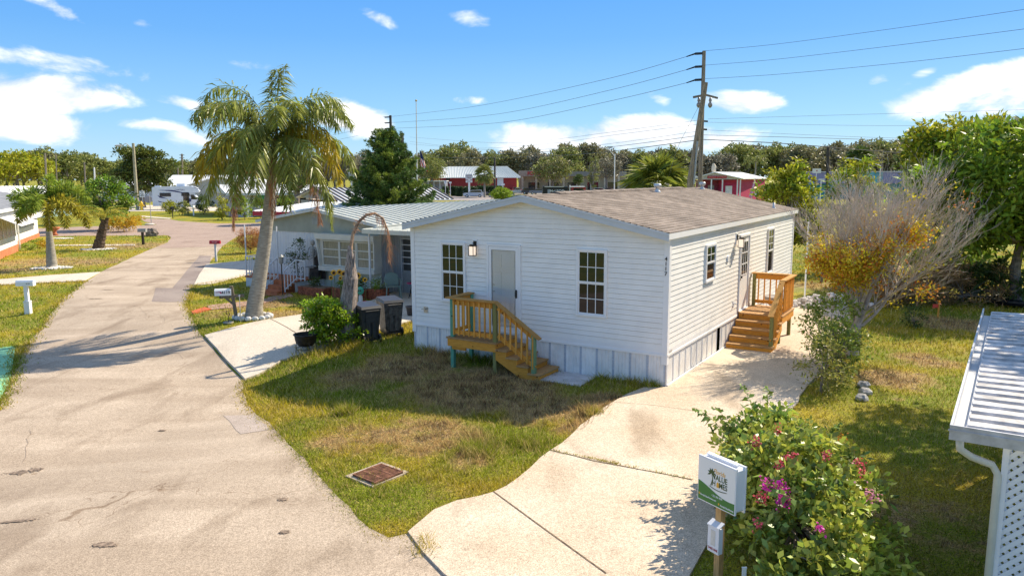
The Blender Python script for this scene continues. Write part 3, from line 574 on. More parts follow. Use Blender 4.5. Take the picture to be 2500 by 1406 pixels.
mb = MB(); mb.box(.02, .05, .02, HL, .03, .065); mb.build('ground_rail', M_trim, house)
# roof: overlapping shingle courses on two slopes
mb = MB(); oy = .26
for sgn in (1, -1):
    n = 25; half = HWd/2+.1
    for i in range(n):
        a, b = half*(1-i/n), half*(1-(i+1)/n)-.012; z0 = ZR-SL*a+.020; z1 = ZR-SL*b+.002
        if b < 0: b = 0; z1 = ZR+.002
        X = lambda d: -HWd/2+sgn*d
        q = [(X(a), -oy, z0), (X(a), HL+oy, z0), (X(b), HL+oy, z1), (X(b), -oy, z1)]
        if sgn < 0: q = q[::-1]
        mb.add(q, [(0, 1, 2, 3)])
        q = [(X(a), -oy, z0-.022), (X(a), HL+oy, z0-.022), (X(a), HL+oy, z0), (X(a), -oy, z0)]
        mb.add(q if sgn > 0 else q[::-1], [(0, 1, 2, 3)])
roof = mb.build('roof', M_shingle, house)
mb = MB()
for i in range(31):
    y = 1.35+i*.3; q = .15
    for s_ in (1, -1): mb.poly([(-HWd/2, y, ZR+.045+.008*(i % 2)), (-HWd/2+s_*q, y, ZR+.045-SL*q), (-HWd/2+s_*q, y+.29, ZR+.040-SL*q), (-HWd/2, y+.29, ZR+.040+.008*(i % 2))][::s_], (0, 0, -.03))
mb.build('ridge_vent', M_shingle, roof)
mb = MB()   # soffit, drip edges and fascia boards
for y0, y1 in ((-oy+.005, 0), (HL, HL+oy-.005)):
    for s_ in (1, -1):
        q = HWd/2+.085
        mb.poly([(-HWd/2, y0, ZR-.03), (-HWd/2+s_*q, y0, ZR-.03-SL*q), (-HWd/2+s_*q, y0, ZR-.08-SL*q), (-HWd/2, y0, ZR-.08)][::s_], (0, y1-y0, 0))
mb.build('soffit', mat('cream_soffit', (.62, .58, .50), .6, .03, 3), house)
for y, s2 in ((-oy, -1), (HL+oy, 1)):
    mb = MB(); q = HWd/2+.095
    for s_ in (1, -1):
        for (t0, t1, dep) in ((-.0, .055, .03), (.05, .165, .018)):
            ya = y+s2*0; mb.poly([(-HWd/2, ya, ZR-t0-.002), (-HWd/2+s_*q, ya, ZR-t0-.002-SL*q), (-HWd/2+s_*q, ya, ZR-t1-SL*q), (-HWd/2, ya, ZR-t1)][::s_], (0, s2*dep, 0))
    mb.build('gable_fascia', M_fascia, house)
for s_ in (1, -1):
    x = -HWd/2+s_*(HWd/2+.085); mb = MB(); z = ZR-SL*(HWd/2+.1)
    mb.box(min(x, x+s_*.012), max(x, x+s_*.012), -oy, HL+oy, z-.13, z-.005); mb.box(min(x-s_*.085, x), max(x-s_*.085, x), -oy+.03, HL+oy-.03, z-.13, z-.115); mb.build('eave_fascia', M_trim, house)
for (u, v, z, s_, d) in ((3.08, 7.29, 4.03, 1, 1), (3.16, 12.0, 4.04, 1, 1), (.35, 10.91, 3.44, 0, 1)):
    mb = MB(); mb.lathe([(.09, -.02), (.07, .03), (.04, .06), (.04, .2)] if not s_ else [(.11, -.03), (.1, .04), (.06, .07), (.06, .14), (.11, .17), (.12, .25), (.08, .28)], (-u, v, z), 14); mb.build('vent_pipe', mat('galvanised', (.6, .6, .58), .4, .1, 6, .5, .5), roof, True)

# ---- windows and doors. F maps (along wall, out of wall, height) to local coordinates
def FF(u, o, z): return (-u, -o, z)
def FS(v, o, z): return (o, v, z)
def fb(mb, F, a0, a1, o0, o1, z0, z1, mi=None):
    p = F(a0, o0, z0); q = F(a1, o1, z1); return mb.box(min(p[0], q[0]), max(p[0], q[0]), min(p[1], q[1]), max(p[1], q[1]), z0, z1, None, mi)
def window(F, a0, a1, z0, z1, grid=(3, 2, 3, 2), label=None):
    a0, a1 = min(a0, a1), max(a0, a1); e = .045; zm = (z0+z1)/2
    fr = MB()
    fb(fr, F, a0, a1, .004, .062, z1-e, z1); fb(fr, F, a0, a1, .004, .070, z0, z0+e); fb(fr, F, a0, a0+e, .004, .062, z0+e, z1-e); fb(fr, F, a1-e, a1, .004, .062, z0+e, z1-e)
    w = fr.build('window', M_trim, house, label=label)
    for k, (za, zb, o, g) in enumerate(((zm, z1-e, .050, grid[:2]), (z0+e, zm, .042, grid[2:]))):
        s = MB(); t = .028; A0, A1 = a0+e, a1-e
        fb(s, F, A0, A1, .006, o, zb-t, zb-.0005); fb(s, F, A0, A1, .006, o+(.004 if k == 0 else 0), za+.0005, za+t+(.006 if k == 0 else 0)); fb(s, F, A0, A0+t, .006, o-.001, za+t, zb-t); fb(s, F, A1-t, A1, .006, o-.001, za+t, zb-t)
        for i in range(1, g[0]): x = A0+t+(A1-A0-2*t)*i/g[0]; fb(s, F, x-.008, x+.008, .014, o-.004, za+t, zb-t)
        for i in range(1, g[1]): z = za+t+(zb-za-2*t)*i/g[1]; fb(s, F, A0+t, A1-t, .014, o-.005, z-.008, z+.008)
        s.build('sash', M_trim, w)
        p = MB(); fb(p, F, A0+t, A1-t, .004, o-.012, za+t, zb-t); p.build('glass', M_glass if k == 0 else M_glass2, w)
    return w
window(FF, 5.24, 6.016, 1.405, 2.925, label='window at the left of the front wall, partly behind the porch rail'); window(FF, 1.399, 2.153, 1.405, 2.925, label='window at the right of the front wall')
window(FS, 2.442, 3.2145, 1.99, 2.90, (2, 2, 1, 1), 'small window in the sunlit side wall'); window(FS, 8.61, 9.39, 1.50, 2.925, (2, 3, 1, 1), 'tall window beyond the side door')
def door(F, a0, a1, z0, z1, kind):
    a0, a1 = min(a0, a1), max(a0, a1); e = .055; fr = MB()
    fb(fr, F, a0, a1, .003, .05, z1-e, z1); fb(fr, F, a0, a0+e, .003, .05, z0, z1-e); fb(fr, F, a1-e, a1, .003, .05, z0, z1-e); fb(fr, F, a0+e, a1-e, .003, .07, z0-.02, z0+.012); f = fr.build('door_frame', M_trim, house)
    A0, A1, Z1 = a0+e+.004, a1-e-.004, z1-e-.004; lf = MB(); fb(lf, F, A0, A1, .004, .022, z0+.015, Z1)
    if kind == 'storm':
        for i in (0, 1):
            x0 = A0+.11+i*(A1-A0-.1)/2; x1 = x0+(A1-A0-.32)/2
            for (za, zb) in ((z0+.15, z0+.75), (z0+.9, z0+1.45), (z0+1.58, z0+1.88)):
                fb(lf, F, x0, x1, .022, .031, za, zb)
        lf.build('door', M_trim, house)
        s = MB(); t = .085; o = .045
        fb(s, F, A0, A1, .034, o, Z1-t, Z1-.001); fb(s, F, A0, A1, .034, o, z0+.016, z0+.13); fb(s, F, A0, A0+t, .034, o, z0+.13, Z1-t); fb(s, F, A1-t, A1, .034, o, z0+.13, Z1-t)
        sd = s.build('storm_door', M_trim, house)
        g = MB(); fb(g, F, A0-.003, A1+.003, .022, .040, Z1+.0005, Z1+.0038); fb(g, F, A0-.0038, A0-.0005, .022, .044, z0+.016, Z1); fb(g, F, A0+t, A0+t+.006, .046, .048, z0+.13, Z1-t); fb(g, F, A1-t-.006, A1-t, .046, .048, z0+.13, Z1-t); fb(g, F, A0+t+.007, A1-t-.007, .046, .048, Z1-t-.006, Z1-t); g.build('door_seal', M_black, sd)
        g = MB(); fb(g, F, A0+t, A1-t, .037, .040, z0+.13, Z1-t); g.build('glass', M_storm, sd)
        h = MB(); ax = A0+.035; fb(h, F, ax, ax+.045, .045, .062, z0+.86, z0+1.06); fb(h, F, ax+.008, ax+.037, .062, .092, z0+.90, z0+1.02); h.build('handle', M_black, sd)
        h = MB()
        for zz in (z0+.98, z0+1.14): p = F(A1-.14, .03, zz); h.lathe([(.03, -.012), (.03, .012)], p, 10)
        h.build('knob', mat('nickel', (.55, .53, .5), .3, .05, 4, .5, .9), house)
    else:
        d = lf.build('door', M_trim, house); g = MB(); x0, x1, za, zb = A0+.14, A1-.14, z0+.98, Z1-.14; fb(g, F, x0, x1, .0225, .026, za, zb); g.build('glass', M_glass2, d)
        s = MB()
        for i in range(4): x = x0+(x1-x0)*i/3; fb(s, F, x-.012, x+.012, .026, .034, za, zb)
        for i in range(4): z = za+(zb-za)*i/3; fb(s, F, x0-.012, x1+.012, .026, .035, z-.012, z+.012)
        s.build('glazing_bars', M_trim, d); h = MB(); fb(h, F, A0+.03, A0+.09, .022, .04, z0+.86, z0+1.0); p = F(A0+.06, .06, z0+.95); h.lathe([(.028, -.03), (.034, 0), (.02, .03)], p, 10); h.build('handle', M_black, d)
door(FF, 3.64, 4.605, .80, 2.934, 'storm'); door(FS, 5.50, 6.50, .82, 2.93, 'half')
def lantern(F, a, z):
    b = MB(); fb(b, F, a-.075, a+.075, .004, .030, z-.16, z+.16); pl = b.build('lamp_backplate', M_trim, house)
    m = MB(); fb(m, F, a-.045, a+.045, .030, .045, z-.03, z+.12); fb(m, F, a-.012, a+.012, .045, .12, z+.06, z+.085)
    c = .15; h = .085; q = .07
    m.poly([F(a-h, c-h, z+.0), F(a+h, c-h, z+.0), F(a+h, c+h, z+.0), F(a-h, c+h, z+.0)], (0, 0, .012)); fb(m, F, a-.05, a+.05, c-.05, c+.05, z+.012, z+.045)
    for i in (-1, 1):
        for j in (-1, 1): fb(m, F, a+i*q-.006, a+i*q+.006, c+j*q-.006, c+j*q+.006, z-.22, z)
    fb(m, F, a-q-.006, a+q+.006, c-q-.006, c+q+.006, z-.235, z-.222); m.build('wall_lantern', M_black, pl)
    g = MB(); fb(g, F, a-.055, a+.055, c-.055, c+.055, z-.215, z-.005); g.build('lamp_glass', mat('lit_lamp_glass', (.9, .72, .55), .5, .02, 2, emis=.55), pl)
lantern(FF, 4.95, 2.86); lantern(FS, 5.14, 2.86)
for i, ch in enumerate('4117'): text(ch, .115, M_black, house, (-.045, -.036, 2.80-.105*i), name='house_number', depth=.008, bold=True)
mb = MB(); fb(mb, FF, 6.47, 6.60, .004, .03, 1.05, 1.2); fb(mb, FF, 6.50, 6.53, .03, .10, 1.13, 1.15); fb(mb, FF, 6.50, 6.62, .09, .105, 1.14, 1.155); mb.build('water_tap', mat('tap_metal', (.4, .4, .4), .35, .1, 5, .5, .7), house)
mb = MB(); fb(mb, FS, 4.28, 4.42, .004, .05, 2.33, 2.47); mb.build('outlet_box', M_trim, house)
mb = MB(); fb(mb, FS, 5.02, 5.14, .004, .035, 1.03, 1.17); fb(mb, FS, 5.06, 5.09, .035, .1, 1.10, 1.13); mb.build('water_tap', M_trim, house)
mb = MB(); fb(mb, FS, .06, .30, .008, .024, .72+.01, .80); mb.build('name_plate', mat('dull_plate', (.55, .5, .45), .5), house)

# ------------------------------------------------------------------ new wooden porches
def wood(name, c, c2, sc=(1, 1, 1)):
    return mat(name, c, .75, .2, 7, .25, col2=c2, cmix=.7, stretch=sc, bump=.3, bscale=30, objr=.16, knots=1)
W_or = wood('new_pine', (.84, .40, .06), (.62, .25, .035), (1, 6, 6)); W_or2 = wood('new_pine_upright', (.84, .42, .08), (.64, .28, .045), (8, 8, 1)); W_top = wood('deck_board', (.55, .32, .13), (.36, .20, .08), (1, 9, 1)); W_gr = wood('green_treated_post', (.30, .30, .10), (.22, .20, .07), (7, 7, 1)); W_tq = wood('turquoise_stained_post', (.13, .38, .25), (.10, .27, .18), (7, 7, 1))
def porch(name, org, run, out, Ld, Wd, Z, nst, rise, tread, label, rz=0., post2=None, gr_z=0.):
    "org: deck corner at the wall and at the far end from the steps; run and out in house-local axes"
    R, O = Vector(run), Vector(out); base = house.matrix_basis @ Vector(org) if False else Matrix.Translation(HW(0, 0, 0)) @ Matrix.Rotation(-TH, 4, 'Z') @ Vector(org)
    t = thing(name, base, label, 'porch', 'new wooden porches of the white house', rz=-TH)
    def bx(mb, r0, r1, o0, o1, z0, z1):
        a = R*r0+O*o0; b = R*r1+O*o1; return mb.box(min(a.x, b.x), max(a.x, b.x), min(a.y, b.y), max(a.y, b.y), z0, z1)
    def P(r, o, z): a = R*r+O*o; return Vector((a.x, a.y, z))
    mb = MB(); n = int(round(Wd/.142)); w = Wd/n
    for i in range(n): bx(mb, -.03, Ld+.02, i*w+.004, (i+1)*w-.004+(.02 if i == n-1 else 0), Z-.035, Z)
    mb.build('deck', W_top, t)
    mb = MB(); bx(mb, 0, Ld, Wd-.04, Wd, Z-.22, Z-.036); bx(mb, 0, .04, .02, Wd-.041, Z-.22, Z-.036); bx(mb, Ld-.04, Ld, .02, Wd-.041, Z-.22, Z-.036); bx(mb, .041, Ld-.041, .01, .045, Z-.22, Z-.036); mb.build('rim_joist', W_or, t)
    mb = MB(); mb.bar(P(.10, Wd-.06, Z-.23), P(.5, Wd-.06, Z-.23), .04, .14); mb.build('brace', W_or, t)
    pz = Z+.93
    for (r, o, zt, m) in ((.10, Wd-.045+.0, pz, W_tq if post2 else W_gr), (Ld-.06, Wd-.045, pz, W_gr), (.10, .12, pz, W_tq if post2 else W_gr), (Ld-.06, .12, Z-.04, W_gr)):
        mb = MB(); bx(mb, r-.045, r+.045, o-.045-.045, o-.001+.0, gr_z-.15, min(zt, Z-.222)); bx(mb, r-.045, r+.045, o-.09, o-.001, Z, max(zt, Z+.002)) if zt > Z else None; mb.build('post', m, t)
    # stringers and steps
    for i in range(nst):
        z1 = Z-rise*(i+1); r0 = Ld+tread*i
        if z1 < .05: break
        mb = MB(); bx(mb, r0-.0, r0+tread+.03, .02, Wd+.03, z1-.035, z1); mb.build('step_tread', W_top, t)
        mb = MB(); bx(mb, r0+tread-.02, r0+tread, .02, Wd, max(z1-rise+.001, gr_z-.02), z1-.036); mb.build('step_riser', W_or, t)
    for o in (.03, Wd-.035):
        n2 = nst-1; pts = [P(Ld-.0, o, Z-.22)]
        top = []; 
        for i in range(n2): top += [P(Ld+tread*i+.001, o, Z-rise*(i+1)-.037), P(Ld+tread*(i+1)-.021, o, Z-rise*(i+1)-.037)]
        pts = top+[P(Ld+tread*n2-.021, o, gr_z-.05), P(Ld+tread*(n2-1)-.12, o, gr_z-.05), P(Ld, o, Z-.22-rise*1.2)]
        off = O*.034; mb = MB(); mb.poly(pts, (off.x, off.y, 0)); mb.build('stringer', W_or, t)
    # newel post and rails
    rn = Ld+tread*(nst-1)-.16; zn = gr_z+rise+.88
    mb = MB(); bx(mb, rn-.045, rn+.045, Wd-.09, Wd-.001, rise*1-.0, zn); mb.build('newel_post', W_gr if not post2 else wood('green_newel', (.22, .33, .16), (.16, .26, .13)), t)
    ob = Wd-.045
    # level rails: outer side, far end
    mb = MB(); bx(mb, -.02, Ld+.0, Wd-.11, Wd+.04, pz+.001, pz+.036); bx(mb, -.02, .16, .0, Wd-.111, pz+.001, pz+.036); mb.build('handrail', wood('rail_cap', (.60, .34, .10), (.44, .22, .06), (1, 9, 1)), t)
    for a4 in ((.146, Ld-.106, ob-.02, ob+.018, pz-.14, pz-.001), (.146, Ld-.106, ob-.02, ob+.018, Z+.09, Z+.18), (.08, .118, .121, Wd-.091, pz-.14, pz-.001), (.08, .118, .121, Wd-.091, Z+.09, Z+.18)): mb = MB(); bx(mb, *a4); mb.build('rail_beam', W_or, t)
    a, b = P(Ld-.01, ob, pz+.018), P(rn+.16, ob, zn+.0-.10+.02)
    d = (b-a); mb = MB(); mb.bar(a, b, .14, .034); mb.build('handrail', wood('rail_cap', (.6, .34, .1), (.44, .22, .06)), t)
    mb = MB(); lo = Vector((0, 0, -.085)); mb.bar(a+lo+d*.05, a+lo+d*.88, .036, .11); mb.build('rail_beam', W_or, t); mb = MB(); lo = Vector((0, 0, -.74)); mb.bar(a+lo+d*.05, a+lo+d*.90, .036, .09); mb.build('rail_beam', W_or, t)
    k = int((Ld-.2)/.135)
    for i in range(k): r = .19+(Ld-.34)*i/(k-1); mb = MB(); bx(mb, r-.017, r+.017, ob+.0185, ob+.052, Z+.07, pz-.03); mb.build('baluster', W_or2, t)
    k2 = int((Wd-.3)/.13)
    for i in range(k2): o = .19+(Wd-.36)*i/max(1, k2-1); mb = MB(); bx(mb, .045, .0795, o-.017, o+.017, Z+.07, pz-.03); mb.build('baluster', W_or2, t)
    k3 = 7
    for i in range(k3):
        f = .10+.76*i/(k3-1); p = a+d*f; mb = MB(); rr = (p-P(0, 0, 0)).dot(R); bx(mb, rr-.017, rr+.017, ob+.0185, ob+.052, p.z-.80, p.z-.05); mb.build('baluster', W_or2, t)
    return t
porch('wooden_porch', (-5.14, -.035, 0), (1, 0, 0), (0, -1, 0), 1.38, .93, .74, 5, .148, .29, 'small pine porch with green and turquoise posts at the shaded front door', post2=True)
porch('wooden_porch', (.035, 6.98, 0), (0, -1, 0), (1, 0, 0), 1.45, 1.18, .80, 5, .16, .29, 'sunlit orange pine porch with five steps at the side door')
# ------------------------------------------------------------------ plants
M_bark = mat('grey_bark', (.27, .23, .19), .95, .25, 8, .2, bump=.5, bscale=25)
M_palmbark = mat('ringed_palm_bark', (.36, .33, .27), .9, .22, 5, .2, stretch=(1, 1, 9), bump=.6, bscale=9)
M_deadbark = mat('weathered_wood', (.36, .30, .26), .95, .35, 6, .15, stretch=(7, 7, 1), bump=.6, bscale=14)
def leafm(name, c, isl=.45, hue=.02, leaf=.35, rough=.5, spec=.35): return mat(name, c, rough, .15, .8, spec, leaf=leaf, isl=isl, huev=hue)
G_pal = leafm('palm_green', (.30, .34, .06), rough=.42, spec=.5); G_paly = leafm('palm_yellow', (.46, .36, .02)); G_dead = leafm('dead_frond', (.50, .25, .12), .4, .015, .25)
G_fox = leafm('foxtail_green', (.30, .40, .05)); G_foxy = leafm('foxtail_yellow', (.48, .44, .05))
G_con = leafm('conifer_green', (.10, .175, .035), .5, .02, .2); G_oak = leafm('oak_olive', (.26, .25, .11), .5, .02, .25); G_oak2 = leafm('oak_green', (.26, .29, .07), .5, .02, .25); G_oak3 = leafm('oak_grey', (.25, .235, .15), .5, .02, .2)
G_bright = leafm('bright_leaf', (.25, .36, .03)); G_yg = leafm('yellow_green_leaf', (.40, .42, .03), .5, .03); G_big = leafm('big_tree_leaf', (.22, .33, .03), .6, .03); G_dk = leafm('dark_leaf', (.09, .14, .03)); G_hedge = leafm('hedge_leaf', (.055, .10, .035), .4)
G_bush = leafm('bush_leaf', (.40, .47, .07), .55, .035, .3, .4, .45); G_or = leafm('orange_leaf', (.62, .27, .03), .4, .03); G_yl = leafm('yellow_leaf', (.62, .44, .03), .4, .03); G_brown = leafm('brown_grass', (.42, .27, .12), .4)
def rachis(base, az, el0, L, droop, k=14, p=1.2):
    t = np.linspace(0, 1, k); el = el0-droop*t**p; st = L/(k-1); pts = [np.array(base, float)]
    for i in range(k-1): pts.append(pts[-1]+st*np.array([math.cos(el[i])*math.cos(az), math.cos(el[i])*math.sin(az), math.sin(el[i])]))
    return np.array(pts)
def frond_quads(base, az, el0, L, droop, nl, ll, lw, hang, rs, full=0., start=.12, p=1.2, rw=.035, bend=.25, fwd=.6):
    R = rachis(base, az, el0, L, droop, 16, p); T = np.gradient(R, axis=0); T = norm(T)
    t = np.linspace(start, 1, nl); idx = t*15; i0 = np.clip(idx.astype(int), 0, 14); f = (idx-i0)[:, None]
    C = R[i0]*(1-f)+R[i0+1]*f; TT = norm(T[i0]*(1-f)+T[i0+1]*f); side = np.array([-math.sin(az), math.cos(az), 0.])
    out = []
    prof = np.clip(np.sin(np.pi*(.12+.82*(t-start)/(1-start))), .15, 1)**.7
    for s in (-1, 1):
        UPV = norm(np.cross(TT, np.broadcast_to(side, TT.shape)))*-1
        a = rs.normal(size=(nl, 1))*(.25+full*1.2); D = side*s+TT*fwd+UPV*(a*1.+.15)+np.array([0, 0, -1.])*hang*(.5+rs.random((nl, 1)))
        out.append(leaves(C, D, ll*prof*(.75+.5*rs.random(nl)), lw, rs, bend, up=(0, 0, 1)))
    w = np.linspace(rw, rw*.2, 16)[:, None]
    for vec in (side, np.array([0, 0, 1.])):
        a, b = R+vec*w/2, R-vec*w/2; q = np.stack([a[:-1], b[:-1], b[1:], a[1:]], 1).reshape(-1, 3); out.append(q)
    return np.concatenate(out)
def loc(pts, o): return [tuple(np.array(p)-np.array(o)) for p in pts]

# queen palm by the road
rs = np.random.RandomState(11)
qb = gr(618, 778); qY = qb[1]
queen = thing('queen_palm', qb, 'tall drooping palm with yellowing and dead fronds standing in a white stone ring', 'palm tree')
tp = [qb+np.array([0, 0, -.2])]+[at(x, y, qY) for x, y in ((622, 745), (632, 690), (645, 600), (655, 520), (662, 450), (668, 385), (673, 335))]
mb = MB(); ring = []; rad = []
full = [Vector(tuple(p-qb)) for p in tp]; rr = [.31, .255, .225, .205, .18, .15, .12, .09]
pts, rads = [], []
for i in range(len(full)-1):
    for j in range(9): f = j/9; pts.append(full[i].lerp(full[i+1], f)); rads.append((rr[i]*(1-f)+rr[i+1]*f)*(1+.022*((i*9+j) % 2)))
mb.tube(pts, rads, 14); mb.build('trunk', M_palmbark, queen, True)
cc = at(673, 345, qY)-qb
F = []
D2 = math.radians
spec = [(80, 88, 2.7, .8, 0), (100, 84, 2.6, .9, 0), (175, 70, 3.7, 3.0, 0), (182, 56, 3.6, 3.0, 0), (168, 46, 3.3, 2.6, 0), (195, 50, 3.3, 2.3, 0), (215, 48, 3.0, 2.2, 0), (2, 62, 3.4, 3.0, 0), (-12, 44, 3.3, 2.2, 1), (182, 32, 3.3, 2.1, 1), (172, 22, 3.4, 1.9, 2), (200, 12, 3.2, 1.7, 2), (15, 62, 3.1, 2.6, 0), (40, 60, 2.7, 2.3, 0), (-10, 50, 3.0, 2.5, 0),
        (-25, 42, 3.2, 2.4, 1), (5, 28, 3.3, 2.1, 1), (-40, 22, 3.2, 2.1, 1), (-18, 12, 3.2, 1.8, 2), (-75, 50, 2.9, 2.6, 0), (-100, 40, 3.0, 2.4, 1), (-120, 55, 2.9, 2.5, 0), (-90, 15, 3.2, 1.9, 1), (-60, 5, 3.0, 1.6, 1), (235, 26, 3.2, 2.1, 1), (250, 5, 3.0, 1.6, 2), (60, 40, 3.0, 2.2, 0), (90, 30, 3.0, 2.2, 0), (130, 30, 3.0, 2.2, 0), (-50, 62, 2.7, 2.6, 0), (-140, 30, 3., 2.3, 0), (-90, -8, 3.3, 1.4, 0), (-60, -15, 3.2, 1.3, 1), (250, -12, 3.2, 1.4, 0), (205, -10, 3.3, 1.35, 1), (-20, -12, 3.3, 1.35, 1)]
for i, (a, e, L, dr, c) in enumerate(spec):
    q = frond_quads(cc+rs.normal(size=3)*.04, D2(a+rs.uniform(-5, 5)), D2(e), L*.95, dr, 92, .56, .046, .4+.45*(c > 0), rs, .4, rw=.045, bend=.35, p=1.2 if e < 44 else 2.1)
    np_mesh('frond', q, 4, [G_pal, G_pal if i % 3 else G_paly, G_paly if a in (200, -18, 172) else G_pal][c], queen)
for (x, a, L, yo) in ((605, 170, 3.9, 0), (718, -20, 3.6, .1), (745, 10, 3.9, .0), (700, -80, 3.2, .0), (640, 200, 3.3, .1)):
    end = at(x, 350, qY)-qb
    R0 = cc.copy(); d = end-cc; q = frond_quads(R0, D2(a), D2(18), L*.92, 1.9, 60, .38, .024, 1.8, rs, .4, p=.35, rw=.05, bend=.5, start=.35); np_mesh('dead_frond', q, 4, G_dead if x != 745 else G_pal, queen, )
mb = MB()
for i in range(16):
    a = 2*math.pi*i/16; mb.blob((.56*math.cos(a), .44*math.sin(a), .07), (.115, .08, .09), i, 8, .05)
t = thing('stone_ring', qb, 'white scalloped stone edging ring around the foot of the drooping palm', 'garden edging'); mb.build('edging', mat('white_stone', (.72, .70, .66), .8, .12, 6), t)

# dead palm stump with one arching frond
db = gr(843, 840); dY = db[1]
dead = thing('dead_palm', db, 'dead grey palm trunk with one brown frond arching over, beside the bright bush', 'dead palm')
P_ = [db-np.array([0, 0, .1])]+[at(x, y, dY) for x, y in ((846, 790), (852, 730), (857, 680), (856, 640), (854, 600))]
mb = MB(); mb.tube([p-db for p in P_], [.25, .22, .21, .19, .13, .05], 11, wob=.12); mb.build('trunk', M_deadbark, dead)
mb = MB()
for i in range(5):
    a = at(846+i*4, 740-i*22, dY-.18)-db; mb.tube([a, a+np.array([.03*i-.05, -.03, .75-.08*i])], [.05, .012], 5)
mb.build('leaf_stub', M_deadbark, dead)
arc = [at(x, y, dY) for x, y in ((856, 640), (857, 600), (862, 570), (875, 542), (895, 524), (915, 521), (935, 533), (946, 560), (949, 600), (950, 640))]
mb = MB(); mb.tube([p-db for p in arc], [.06, .05, .045, .04, .035, .03, .028, .022, .015, .008], 6)
arch = mb.build('arching_frond', mat('dead_stalk', (.42, .27, .17), .8, .25, 8), dead)
q = []
A = np.array([p-db for p in arc]);
for i in range(2, 9):
    n = 34; f = rs.random(n)[:, None]; C = A[i]*(1-f)+A[i+1]*f; D = rs.normal(size=(n, 3))*np.array([.5, .6, .3])+np.array([.1, 0, -1.5 if i > 4 else -.0]); q.append(leaves(C, D, .1+.32*rs.random(n)*(1 if i > 4 else .5), .012, rs, .3))
np_mesh('dead_leaflets', np.concatenate(q), 4, G_dead, arch)

# crown helper
def bushy(name, base, crowns, m, label, cat, group=None, trunk=None, seed=0, kind=None, tm=None, limbs=True, m2=None, lz=.0):
    "crowns: (offset, radii, clusters, cluster radius, leaves per cluster, leaf length, leaf width)"
    rs = np.random.RandomState(seed); t = thing(name, base, label, cat, group); Q, Q2 = [], []; tips = []
    for j, (o, r, ncl, rcl, nl, L, Wd) in enumerate(crowns):
        c_, P, N = crown_points(o, r, ncl, rcl, nl, rs); tips.append((o, c_)); D = N*.8+rs.normal(size=P.shape)*.7+np.array([0, 0, .25+lz])
        q = leaves(P, D, L*(.6+.8*rs.random(len(P))), Wd*(.7+.6*rs.random(len(P))), rs, .15, up=(0, 0, .5)).reshape(-1, 4, 3)
        if m2: k = np.repeat(rs.random(len(c_)) < .3, nl); Q2.append(q[k].reshape(-1, 3)); q = q[~k]
        Q.append(q.reshape(-1, 3))
    np_mesh('crown', np.concatenate(Q), 4, m, t)
    if m2: np_mesh('crown', np.concatenate(Q2), 4, m2, t)
    if trunk:
        h, r0 = trunk[:2]; mb = MB(); top = np.array(crowns[0][0])*np.array([.5, .5, 0])+np.array([0, 0, h]); mb.tube([(0, 0, -.15), tuple(top*.5+rs.normal(size=3)*.04*h), tuple(top)], [r0*1.25, r0, r0*.8], 8, wob=.06)
        if limbs:
            for o, c_ in tips:
                for c in c_[:: max(1, len(c_)//16)]:
                    mid = top*.45+c*.55+rs.normal(size=3)*.12*np.linalg.norm(c-top)*.4; mb.tube([tuple(top), tuple(mid), tuple(c)], [r0*.5, r0*.28, r0*.08], 5)
        mb.build('trunk', tm or M_bark, t)
    return t
# bright bush beside the dead palm
b = gr(800, 850)
bushy('garden_bush', b, [((.0, .25, .62), (.66, .55, .62), 80, .2, 46, .095, .055), ((.55, .3, .45), (.42, .4, .45), 36, .18, 40, .095, .055), ((-.15, .1, .95), (.5, .45, .42), 40, .18, 42, .095, .055)], leafm('glossy_bright_leaf', (.26, .40, .02), .5, .03, .35, .35, .5), 'dense glossy yellow-green bush growing in front of the bins', 'bush', trunk=(.5, .04), seed=3)
# flowering bush in the foreground
fb_ = np.array([3.50, 8.85, 0])
FBC = [((-.15, -.8, .55), (.68, .7, .68), 56, .24, 60, .11, .062), ((0, 0, .62), (.80, .8, .70), 70, .24, 60, .11, .062), ((.05, .85, .62), (.72, .7, .62), 60, .24, 60, .11, .062), ((.42, -.25, .45), (.55, .8, .55), 46, .24, 56, .11, .062), ((-.1, -1.6, .4), (.7, .6, .55), 40, .24, 60, .11, .062), ((.3, 1.6, .55), (.55, .55, .6), 30, .22, 50, .10, .055), ((.75, .6, .45), (.5, .6, .5), 26, .22, 50, .10, .055)]
fbush = bushy('flowering_bush', fb_, FBC,
              G_bush, 'large flowering bush with pink blooms behind the realtor sign post', 'bush', trunk=(.4, .05), seed=5, m2=leafm('bush_leaf_dark', (.20, .30, .06), .5, .03, .3, .4, .45))
M_pink = leafm('magenta_petal', (.80, .05, .50), .3, .01, .3); M_rose = leafm('rose_petal', (.78, .12, .16), .3, .02, .3)
rs = np.random.RandomState(8)
rs = np.random.RandomState(77)
for (dx, dy, a, e, L) in ((-.3, .9, 130, 66, .8), (0, 1.2, 100, 70, 1.0), (.2, 1.5, 75, 68, .9), (-.2, -1.2, 200, 60, .8), (.3, .2, 40, 62, .7), (.5, .8, 30, 50, .8), (-.4, 1.4, 140, 58, .7)):
    np_mesh('shoot', frond_quads((dx, dy, .75), D2(a), D2(e), L, .9, 16, .13, .065, .25, rs, .9, rw=.018, start=.2), 4, MATS['bush_leaf_dark'], fbush)
def bush_hit(px, py):
    "where the line of sight meets the bush"
    dd = ray(px, py); dd = dd/np.linalg.norm(dd)
    for t_ in np.arange(6.5, 13, .04):
        p = np.array([0, 0, CAM_H])+dd*t_-fb_
        if any((((p-np.array(o))/np.array(r))**2).sum() < 1.45 for o, r, *_ in FBC): return p+fb_
    return at(px, py, 9)
